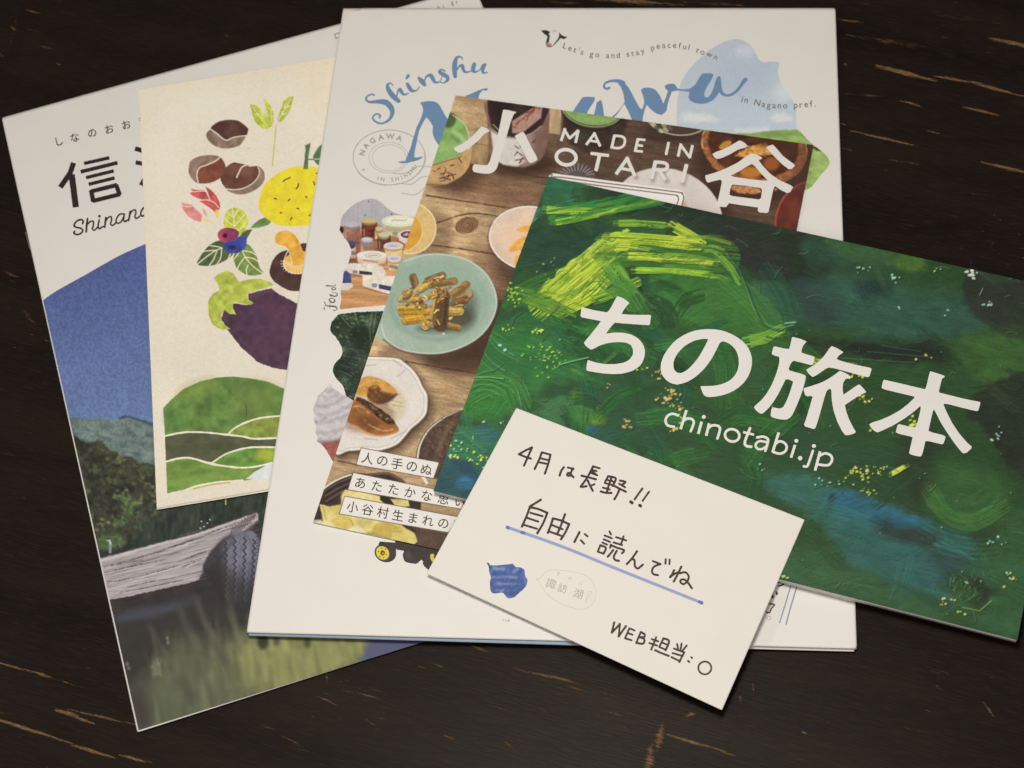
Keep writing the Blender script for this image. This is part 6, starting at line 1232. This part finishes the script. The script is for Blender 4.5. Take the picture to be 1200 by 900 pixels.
    cv.brush([(545, 462), (575, 448), (598, 452), (608, 470)], 30, [(42, 84, 42), (54, 104, 50), (66, 118, 58)], a=.8, fq=0.72, dry=.14, seed=30, lip=(104, 158, 96)); cv.brush([(560, 400), (578, 420), (600, 432)], 24, [(40, 80, 46), (52, 100, 54)], a=.7, fq=0.66, dry=.2, seed=31, lip=(120, 170, 110))
    cv.brush([(600, 385), (620, 380), (650, 388)], 26, [(42, 82, 44), (54, 100, 50)], a=.6, fq=0.72, dry=.28, seed=32)
    for p in (((567, 411), (574, 422), (584, 430), (592, 435)), ((574, 394), (590, 408), (603, 418)), ((598, 446), (606, 456), (610, 470), (612, 476)), ((546, 443), (570, 442), (590, 444)), ((655, 428), (668, 424), (690, 419))): cv.line(smooth(p), 1.2, (126, 172, 118), a=.75, soft=1); cv.line([(q[0] + 1, q[1] + 1.3) for q in smooth(p)], 1.2, (26, 56, 34), a=.5, soft=1.4)
    for i in range(5): cv.line(ring(572, 462, 12 + i * 5, 5 + i * 3, 10, 20, 190, 340), .9, (34, 80, 42) if i % 2 else (88, 150, 80), a=.6, soft=1)
    # knife ridge in the middle, arcs of the round stroke on the right
    cv.line(smooth([(852, 298), (866, 316), (876, 340), (884, 362), (894, 378), (912, 384), (930, 381)]), 1.4, (96, 146, 110), a=.7, soft=1.2); cv.line(smooth([(854, 299), (868, 318), (878, 342), (887, 365), (897, 382), (915, 388), (940, 384)]), 1.8, (26, 44, 36), a=.6, soft=2)
    cv.line([(920, 379), (932, 378)], 1.8, (150, 178, 108), a=.7)
    soft([(1100, 545), (1150, 545), (1182, 570), (1176, 602), (1136, 620), (1098, 606), (1086, 575)], (58, 98, 48), 22, .55)
    cv.brush([(1092, 580), (1112, 606), (1142, 612), (1172, 596)], 22, [(48, 88, 42), (66, 110, 50), (86, 128, 56)], a=.5, fq=.7, dry=.3, seed=34)
    for i in range(9): cv.line(ring(1134, 566, 14 + i * 5.2, 10 + i * 5, 0, 26, 25, 120), .9, (84, 122, 62) if i % 2 else (38, 64, 36), a=.3, soft=1.2, rough=.8, rs=5)
    for i in range(10): cv.line(ring(1120, 600, 60 + i * 3, 24 + i * 3, 18, 20, 40, 120), .8, (76, 116, 60) if i % 2 else (30, 52, 34), a=.35, soft=1, rough=1)
    for i in range(7): cv.line([(985 + R.uniform(-5, 60), 405 + i * 2.4), (1040 + R.uniform(0, 80), 412 + i * 2.2)], .9, (86, 112, 104) if i % 3 == 0 else (28, 36, 34), a=.55, soft=1)
    cv.brush([(940, 418), (955, 424), (1000, 430)], 10, lim, fq=0.72, dry=.4, seed=36); cv.brush([(905, 402), (930, 410), (950, 424)], 18, [(44, 70, 40), (60, 96, 44)], fq=0.77, dry=.4, seed=37)
    # paint flecks
    lime = [(168, 192, 64), (140, 176, 60), (186, 204, 92)]; pale = [(150, 190, 170), (176, 196, 176), (120, 168, 160)]; orng = [(206, 158, 84), (190, 140, 78), (214, 176, 110)]; yel = [(196, 196, 74), (212, 202, 96), (170, 186, 64)]
    cv.specks(618, 398, 658, 436, 49, lime, (.4, 1.1), 1, .75); cv.specks(622, 384, 636, 394, 13, lime, (.5, 1.2), 2, .8); cv.specks(590, 332, 612, 356, 26, lime, (.5, 1.4), 3, .8); cv.specks(584, 380, 602, 392, 8, lime, (.4, 1.1), 4); cv.specks(628, 300, 672, 345, 19, lime, (.4, 1), 5, .6)
    cv.specks(520, 510, 575, 545, 26, pale + yel, (.4, 1.2), 6, .8); cv.specks(515, 530, 545, 540, 8, yel, (.8, 1.8), 7); cv.specks(555, 534, 580, 545, 9, yel, (.7, 1.5), 8); cv.specks(584, 398, 594, 410, 3, [(150, 190, 210), (90, 140, 190)], (.8, 1.6), 9)
    cv.specks(764, 430, 782, 446, 7, orng, (.5, 1.5), 10); cv.specks(776, 450, 796, 478, 19, orng, (.6, 1.8), 11); cv.specks(768, 462, 776, 474, 3, orng, (.6, 1.5), 12); cv.specks(790, 466, 806, 500, 13, orng, (.4, 1.3), 13); cv.specks(728, 486, 742, 506, 7, orng, (.6, 1.6), 14); cv.specks(782, 500, 796, 510, 7, orng, (.6, 1.5), 15); cv.specks(710, 446, 716, 458, 3, orng, (.6, 1.4), 16); cv.specks(746, 430, 762, 438, 3, orng, (.5, 1.2), 17); cv.specks(794, 476, 810, 486, 3, orng, (.5, 1.2), 33)
    cv.specks(690, 512, 730, 530, 5, pale, (.5, 1.2), 18); cv.specks(560, 490, 600, 500, 4, pale, (.4, 1.1), 34)
    cv.specks(990, 545, 1030, 566, 36, yel, (.5, 1.4), 19, .85); cv.specks(1000, 572, 1030, 582, 15, yel, (.4, 1.1), 20, .7); cv.brush([(1044, 556), (1053, 551), (1062, 546)], 6, [(170, 190, 60), (208, 206, 84)], fq=0.66, dry=.2, seed=38); cv.specks(1014, 548, 1046, 560, 13, yel, (.5, 1.2), 35)
    cv.specks(1002, 430, 1016, 444, 9, yel, (.6, 1.6), 21); cv.specks(1064, 488, 1076, 502, 10, yel, (.8, 2), 22); cv.specks(1017, 502, 1026, 506, 3, yel, (.8, 1.6), 23); cv.specks(1000, 462, 1022, 474, 9, yel, (.6, 1.4), 24); cv.specks(1072, 414, 1090, 422, 4, yel, (.6, 1.6), 25)
    cv.specks(998, 310, 1016, 322, 7, pale, (.5, 1.3), 26); cv.specks(1042, 320, 1056, 332, 7, pale, (.5, 1.5), 27); cv.specks(1040, 358, 1064, 364, 4, pale, (.4, 1.1), 28); cv.specks(1108, 360, 1118, 368, 3, pale, (.5, 1.3), 29); cv.specks(1094, 310, 1106, 320, 4, pale + yel, (.5, 1.5), 30); cv.specks(1130, 314, 1146, 326, 13, [(206, 206, 186), (186, 198, 170)], (.7, 2), 31); cv.specks(1150, 352, 1168, 362, 8, pale, (.6, 1.6), 32)
    cv.specks(1160, 500, 1176, 514, 7, pale, (.5, 1.4), 36); cv.specks(1150, 630, 1180, 644, 7, pale, (.5, 1.5), 37); cv.specks(1170, 666, 1200, 684, 9, [(206, 176, 100), (190, 190, 120)], (.5, 1.7), 38); cv.specks(1090, 700, 1116, 712, 7, yel + orng, (.6, 1.8), 39); cv.specks(1110, 712, 1142, 724, 4, yel, (.5, 1.5), 40); cv.specks(1120, 668, 1150, 690, 6, pale, (.4, 1.1), 41); cv.specks(915, 672, 930, 684, 5, [(176, 190, 120)], (.7, 1.8), 42); cv.specks(870, 540, 900, 556, 4, pale, (.4, 1.2), 43); cv.specks(945, 560, 990, 572, 8, pale, (.4, 1.2), 44); cv.specks(700, 290, 1180, 700, 42, pale + lime, (.3, .8), 45, .5)
    for i in range(36): x = 1120 + R.uniform(-8, 32); y = 672 + R.uniform(-4, 28); cv.line([(x, y), (x + R.uniform(-5, 5), y + R.uniform(3, 7))], .7, (104, 146, 104), a=.45, soft=.9)
    cv.line([(1128, 712), (1148, 716), (1162, 704)], 1.3, (132, 162, 76), a=.6)
    cv.line([(1152, 338), (1148, 346)], 1, (170, 190, 180), a=.5)
    for i in range(90):                           # raised ridges left at the ends of the knife strokes
        x = R.uniform(520, 1200); y = R.uniform(230, 730); an = math.radians(R.gauss(14, 40)); L = R.uniform(5, 22); bow = R.uniform(-4, 4)
        p = smooth([(x, y), (x + L / 2 * math.cos(an) - bow * math.sin(an), y + L / 2 * math.sin(an) + bow * math.cos(an)), (x + L * math.cos(an), y + L * math.sin(an))])
        cv.line([(q[0] + .9, q[1] + 1.1) for q in p], 1.3, (22, 40, 30), a=.4, soft=1.3); cv.line(list(p), .9, (104, 146, 108), a=R.uniform(.2, .5), soft=.9)
    keep = cv.c.copy(); cv.blur(.7); cv.c = cv.c * .55 + keep * .45
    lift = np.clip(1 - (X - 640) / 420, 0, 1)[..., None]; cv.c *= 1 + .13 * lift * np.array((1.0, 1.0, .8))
    cv.relief(1.3)
    cv.grain(.05, 2.2, 14, 3, 17)
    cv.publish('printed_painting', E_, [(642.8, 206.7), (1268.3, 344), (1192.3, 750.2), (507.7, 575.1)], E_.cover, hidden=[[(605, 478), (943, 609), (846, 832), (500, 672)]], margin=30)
painting()
z6 = zt(670, 340, 5.4545); z7 = zt(880, 390, 6.92); z8 = zt(1010, 420, 6.92)
lettering('title_lettering', E_, I_white, E_.cover, outlines=[
    (z6((285, 45), (293, 38), (330, 52), (370, 82), (352, 100), (335, 122), (318, 152), (360, 156), (420, 158), (500, 158), (507, 164), (500, 218), (492, 224), (400, 218), (320, 212), (275, 208), (245, 240), (218, 280), (245, 274), (280, 271), (330, 272), (385, 285), (430, 312), (458, 350), (470, 395), (462, 440), (438, 483), (390, 516), (325, 534), (260, 537), (180, 530), (100, 516), (93, 508), (98, 455), (104, 447), (150, 462), (210, 473), (280, 473), (340, 462), (375, 440), (393, 410), (393, 380), (378, 350), (345, 334), (290, 331), (230, 338), (180, 353), (135, 378), (122, 380), (90, 358), (78, 340), (85, 325), (120, 285), (160, 235), (187, 198), (65, 174), (56, 165), (62, 118), (70, 110), (140, 128), (225, 142), (240, 130), (265, 85)), []),
    (smooth(z6((824, 618), (838, 660), (858, 682), (920, 680), (1000, 660), (1070, 620), (1120, 565), (1146, 505), (1152, 440), (1132, 375), (1090, 325), (1030, 285), (960, 258), (880, 249), (800, 256), (730, 280), (660, 325), (605, 390), (575, 450), (568, 505), (580, 545), (610, 580), (650, 600), (695, 600), (760, 575), (830, 520), (890, 445), (930, 370), (950, 330), (965, 325), (1000, 338), (1040, 370), (1062, 415), (1068, 470), (1055, 525), (1020, 570), (970, 597), (910, 611), (832, 614)), True, 3),
     [smooth(z6((872, 314), (860, 310), (830, 312), (780, 325), (725, 355), (680, 400), (655, 445), (649, 485), (658, 515), (685, 532), (715, 525), (760, 490), (810, 430), (845, 370), (870, 322)), True, 3)]),
    (z7((340, 34), (400, 48), (448, 68), (450, 76), (430, 90), (418, 115), (408, 150), (412, 162), (460, 178), (512, 192), (518, 200), (503, 255), (490, 262), (420, 244), (345, 226), (320, 250), (306, 290), (312, 305), (370, 322), (435, 340), (446, 352), (440, 390), (415, 480), (380, 570), (340, 660), (315, 693), (285, 706), (235, 702), (175, 688), (160, 675), (163, 625), (175, 603), (235, 615), (262, 602), (290, 550), (320, 470), (342, 400), (335, 390), (300, 376), (280, 380), (255, 430), (220, 500), (180, 565), (135, 620), (95, 655), (75, 655), (45, 635), (24, 605), (30, 592), (70, 560), (120, 505), (165, 430), (205, 335), (230, 245), (232, 205), (228, 194), (180, 182), (168, 172), (182, 115), (195, 110), (250, 124), (308, 132), (318, 110), (328, 60), (332, 38)), []),
    (z7((655, 107), (700, 125), (748, 155), (745, 163), (715, 180), (694, 210), (705, 220), (800, 248), (900, 270), (972, 285), (978, 296), (962, 352), (948, 360), (860, 338), (740, 305), (650, 280), (620, 282), (580, 310), (520, 352), (500, 358), (470, 335), (448, 302), (455, 293), (510, 265), (560, 225), (600, 180), (640, 120)), []),
    (z7((720, 308), (760, 322), (800, 345), (812, 364), (800, 372), (770, 372), (748, 400), (742, 450), (750, 502), (790, 475), (840, 440), (872, 420), (885, 422), (930, 470), (936, 482), (915, 490), (860, 520), (800, 560), (762, 585), (770, 630), (795, 700), (830, 770), (850, 800), (845, 812), (800, 830), (765, 830), (740, 800), (700, 720), (670, 630), (655, 540), (652, 465), (640, 452), (615, 470), (600, 510), (570, 620), (535, 740), (520, 775), (505, 780), (440, 760), (430, 745), (450, 690), (480, 590), (500, 520), (490, 512), (455, 515), (440, 505), (426, 460), (432, 448), (500, 428), (580, 400), (650, 360), (700, 325)), []),
    (z8((555, 104), (610, 120), (668, 140), (672, 150), (650, 165), (640, 200), (625, 265), (630, 278), (720, 300), (830, 328), (955, 352), (962, 362), (945, 420), (932, 428), (860, 412), (680, 366), (660, 370), (685, 430), (730, 520), (790, 610), (850, 680), (890, 715), (890, 728), (850, 765), (820, 770), (800, 750), (745, 680), (690, 600), (640, 520), (600, 440), (584, 412), (575, 430), (540, 585), (550, 595), (670, 625), (680, 635), (662, 690), (650, 697), (530, 668), (515, 672), (490, 780), (478, 796), (440, 792), (390, 776), (383, 765), (412, 640), (400, 634), (285, 608), (274, 598), (290, 540), (302, 533), (380, 552), (430, 560), (445, 545), (480, 400), (475, 385), (430, 425), (350, 485), (250, 545), (150, 592), (125, 600), (100, 590), (65, 550), (60, 535), (75, 522), (150, 500), (230, 465), (310, 420), (380, 365), (428, 318), (420, 308), (300, 280), (170, 248), (159, 238), (172, 182), (182, 173), (300, 200), (420, 228), (510, 250), (520, 240), (545, 130)), [])])
z9 = zt(770, 470, 5.4545)
def st(p, w, b=False): return (smooth(z9(*p)) if len(p) > 2 else z9(*p), w * 1.15 / 5.4545, b)
lettering('address_lettering', E_, I_white, E_.cover, k=4, strokes=[st([(134, 92), (100, 81), (68, 94), (54, 125), (68, 155), (108, 164)], 14), st([(188, 58), (150, 180)], 15, True), st([(166, 128), (195, 111), (226, 118), (234, 142), (215, 193)], 14), st([(285, 132), (263, 210)], 15, True), st([(298, 101), (299, 101)], 21), st([(333, 142), (314, 222)], 15, True), st([(328, 172), (355, 155), (392, 160), (402, 182), (386, 239)], 14),
    (ring(770 + 480 / 5.4545, 470 + 219 / 5.4545, 8.5, 7.2, 14), 16 / 5.4545), st([(594, 174), (562, 258), (570, 286), (602, 292)], 15), st([(550, 198), (620, 215)], 13, True), st([(640, 233), (675, 227), (706, 240), (708, 264), (692, 318)], 14), st([(704, 264), (655, 256), (630, 278), (640, 303), (668, 307), (698, 290)], 13), st([(778, 200), (738, 328)], 15, True), st([(754, 278), (780, 258), (812, 266), (829, 292), (818, 322), (785, 336), (744, 326)], 14), st([(882, 280), (856, 362)], 15, True), st([(890, 254), (891, 254)], 21), st([(914, 365), (915, 365)], 24),
    st([(996, 318), (968, 400), (956, 418), (938, 417)], 14), st([(1002, 287), (1003, 287)], 21), st([(1042, 322), (1010, 444)], 15, True), st([(1034, 352), (1075, 334), (1112, 350), (1117, 382), (1090, 410), (1024, 404)], 14)])

# ================================================================== F : hand-written card
sheet = F_
o_ = hit(*F_.q[3], F_.z); F_.origin = np.array([o_[0], o_[1], o_[2] - F_.t]) * MM
F_.root = empty('message_card', F_.origin, 'small white card with handwritten pen message, lying on top of the green booklet', 'card'); F_.cover = slab('card_sheet', F_, F_.q, 0, TF, M_card, F_.root, n=44, rnd=.8)
h1 = zt(600, 515, 7.0588); h2 = zt(590, 575, 9.2308); h3 = zt(690, 615, 8); h4 = zt(700, 720, 8)
def pen(z, lst): return [(smooth(z(*[q + (w * 1.14 * (.92 if 0 < i < len(p) - 1 else 1.),) for i, q in enumerate(p)])) if len(p) > 2 else z(*[q + (w,) for q in p]), w) for p, w in lst]
lettering('handwriting', F_, I_pen, F_.cover, k=4, off=.03, strokes=
    pen(h1, [(p, w) for w, ps in ((17, [[(166, 66), (110, 92), (58, 122)], [(58, 122), (100, 140), (155, 158)], [(166, 66), (135, 135), (100, 215)], [(246, 108), (225, 165), (188, 243)], [(246, 106), (318, 126)], [(318, 126), (300, 200), (272, 282)], [(234, 156), (298, 170)], [(222, 188), (290, 202)],
        [(428, 230), (408, 258), (394, 298)], [(462, 232), (510, 244)], [(504, 240), (490, 268), (482, 298), (456, 296), (470, 276), (508, 312)], [(668, 222), (725, 238)], [(672, 222), (622, 315), (570, 388)], [(656, 250), (700, 262)], [(648, 275), (705, 296)], [(660, 262), (690, 285)], [(576, 300), (640, 315), (694, 330)], [(568, 390), (590, 392), (616, 386)], [(628, 340), (642, 375), (668, 424)], [(682, 370), (650, 384)],
        [(795, 306), (770, 350)], [(795, 304), (858, 322), (832, 384)], [(785, 334), (845, 350)], [(768, 360), (834, 378)], [(824, 314), (800, 380), (786, 432)], [(752, 398), (808, 414)], [(734, 430), (780, 442), (822, 442)], [(894, 340), (938, 352), (908, 376)], [(886, 366), (935, 396)], [(850, 386), (900, 412), (942, 432)], [(890, 410), (868, 460), (848, 494)]]),
        (16, [[(1078, 406), (1046, 450), (1014, 496)], [(1134, 432), (1080, 508)]]), (26, [[(982, 516), (994, 524)], [(1056, 544), (1064, 550)]])) for p in ps]) +
    pen(h2, [(p, 23) for p in ([(404, 98), (345, 135), (288, 170)], [(288, 170), (250, 275), (200, 388)], [(300, 182), (380, 200), (474, 240)], [(474, 240), (430, 350), (366, 460)], [(292, 240), (424, 276)], [(255, 294), (376, 334)], [(215, 368), (362, 412)], [(535, 300), (510, 380), (480, 455)], [(535, 300), (620, 322), (710, 362)], [(710, 362), (670, 450), (622, 525)], [(665, 256), (620, 380), (585, 460)], [(526, 372), (640, 418)], [(490, 440), (620, 486)], [(822, 450), (795, 500), (768, 554)], [(880, 470), (910, 494)], [(838, 536), (872, 574)])]) +
    pen(h3, [(p, 19) for p in ([(194, 62), (208, 90)], [(148, 100), (216, 126)], [(140, 136), (198, 160)], [(128, 166), (170, 186)], [(108, 192), (84, 252)], [(108, 192), (160, 216), (138, 270)], [(84, 252), (138, 270)], [(256, 116), (350, 146)], [(326, 108), (300, 188)], [(232, 165), (312, 190)], [(206, 186), (200, 216)], [(206, 190), (265, 215), (330, 238), (312, 266)], [(228, 236), (205, 268), (178, 298)], [(262, 244), (234, 298), (246, 328), (282, 338)],
        [(452, 248), (405, 315), (356, 368)], [(398, 322), (428, 330), (432, 385), (456, 410), (478, 398), (506, 374)], [(600, 340), (672, 368)], [(672, 368), (615, 390), (592, 430), (606, 462), (648, 472)], [(722, 322), (718, 364)], [(758, 326), (756, 368)], [(800, 425), (782, 460), (762, 490)], [(868, 392), (830, 470), (796, 532)], [(764, 490), (800, 462), (836, 446)], [(856, 454), (905, 445), (936, 482), (925, 528), (888, 556), (858, 536), (872, 512), (915, 525), (966, 594)])]) +
    pen(h4, [(p, 19) for p in ([(158, 76), (148, 120), (136, 170)], [(136, 170), (175, 130), (212, 90)], [(212, 90), (200, 206)], [(200, 206), (232, 160), (268, 110)], [(300, 130), (260, 224)], [(300, 130), (348, 150)], [(282, 174), (330, 190)], [(260, 224), (320, 242)], [(408, 165), (365, 266)], [(408, 165), (442, 186), (438, 212), (392, 214)], [(396, 214), (440, 232), (428, 274), (365, 266)], [(552, 214), (505, 330)], [(510, 232), (570, 252)], [(488, 268), (560, 292)], [(620, 225), (580, 305)], [(620, 225), (672, 250), (640, 336)], [(602, 262), (655, 284)], [(580, 305), (638, 330)], [(542, 336), (600, 362), (668, 388)],
        [(748, 278), (756, 318)], [(790, 274), (780, 326)], [(838, 292), (798, 340)], [(718, 320), (815, 356)], [(815, 356), (768, 446)], [(705, 362), (800, 390)], [(695, 400), (775, 440)], [(880, 402), (888, 408)], [(850, 436), (862, 446)])]) + [(ring(*h4((1008, 502))[0], 7.6, 7.5, 0, 40), 2.2)])
lettering('underline', F_, I_marker, F_.cover, k=4, off=.02, strokes=[(smooth([(594.9, 618.1, 3.4), (612.8, 624.2, 3.6), (660, 641, 3.6), (720, 665.5, 3.6), (780, 689.5, 3.5), (821.9, 706.3, 3.4)]), 3)])
for d_ in ([(594.6, 618, 4.2), (595.6, 618.5, 4.2)], [(611.6, 623.9, 3.9), (614, 624.5, 3.9)], [(819.8, 705.4, 3.9), (822.2, 706.4, 4.4)]): lettering('marker_dot', F_, I_marker_dark, F_.cover, k=4, off=.035, strokes=[(d_, 1)])
hb = zt(570, 640, 8)
def scribble():
    cv = Canvas(566, 652, 624, 706, 3.2, (88, 106, 152)); R = random.Random(5)
    cv.grain(.26, 5, seed=2)
    for p, w in ((((70, 205), (150, 215)), 34), (((60, 290), (200, 285), (280, 300)), 16), (((110, 350), (200, 355), (270, 350)), 18), (((255, 240), (285, 215)), 30), (((100, 412), (150, 415)), 22)): cv.line(hb(*p), w / 8, (140, 154, 186), a=.75, soft=3.4, rough=1.4, rs=2)
    for p in (((40, 260), (200, 255), (330, 270)), ((50, 320), (200, 325), (340, 330)), ((60, 385), (180, 385)), ((220, 180), (240, 220)), ((300, 260), (330, 360)), ((200, 460), (330, 400))): cv.line(hb(*p), 3.2, (76, 92, 146), a=.6, soft=3)
    cv.ell(*hb((375, 330))[0], 2, 7, (128, 144, 192), a=.5, soft=3)
    cv.grain(.08, 1.2, seed=6)
    out = smooth(hb((5, 160), (22, 156), (40, 178), (120, 178), (205, 170), (250, 166), (270, 192), (320, 200), (355, 222), (364, 278), (386, 318), (375, 370), (345, 405), (300, 445), (255, 482), (205, 487), (170, 455), (150, 437), (75, 444), (42, 425), (33, 345), (42, 290), (26, 240), (20, 195)), True)
    cv.publish('blue_doodle', F_, out, F_.cover, off=.02, rough=.35, rs=1.6, mat=M_dood)
M_dood = print_mat('felt_pen_fill', .75, .1, .08)
scribble()
lettering('speech_bubble', F_, I_pencil, F_.cover, k=5, off=.02, strokes=[(smooth(hb((505, 297), (545, 250), (620, 224), (720, 228), (830, 245), (930, 275), (1000, 340), (1028, 430), (1012, 510), (960, 570), (895, 592), (820, 580), (700, 540), (580, 460), (525, 385), (495, 332))), .5), (hb((505, 297), (468, 312), (495, 332)), .6), (smooth(hb((958, 425), (985, 430), (945, 500), (938, 490), (958, 425))), .5), (ring(*hb((932, 518))[0], 1.1, 1), .45)])
typeset('pencil_lettering', F_, ink_mat('pencil_dark', (176, 166, 154), .7), F_.cover, [('諏', *hb((608, 350))[0], 12.5, 17, 0), ('訪', *hb((715, 395))[0], 11.5, 17, 0), ('湖', *hb((860, 445))[0], 12.5, 17, 0), ('す', *hb((676, 260))[0], 5, 15, 0), ('わ', *hb((785, 303))[0], 5, 15, 0), ('こ', *hb((885, 347))[0], 5, 15, 0)], off=.025)
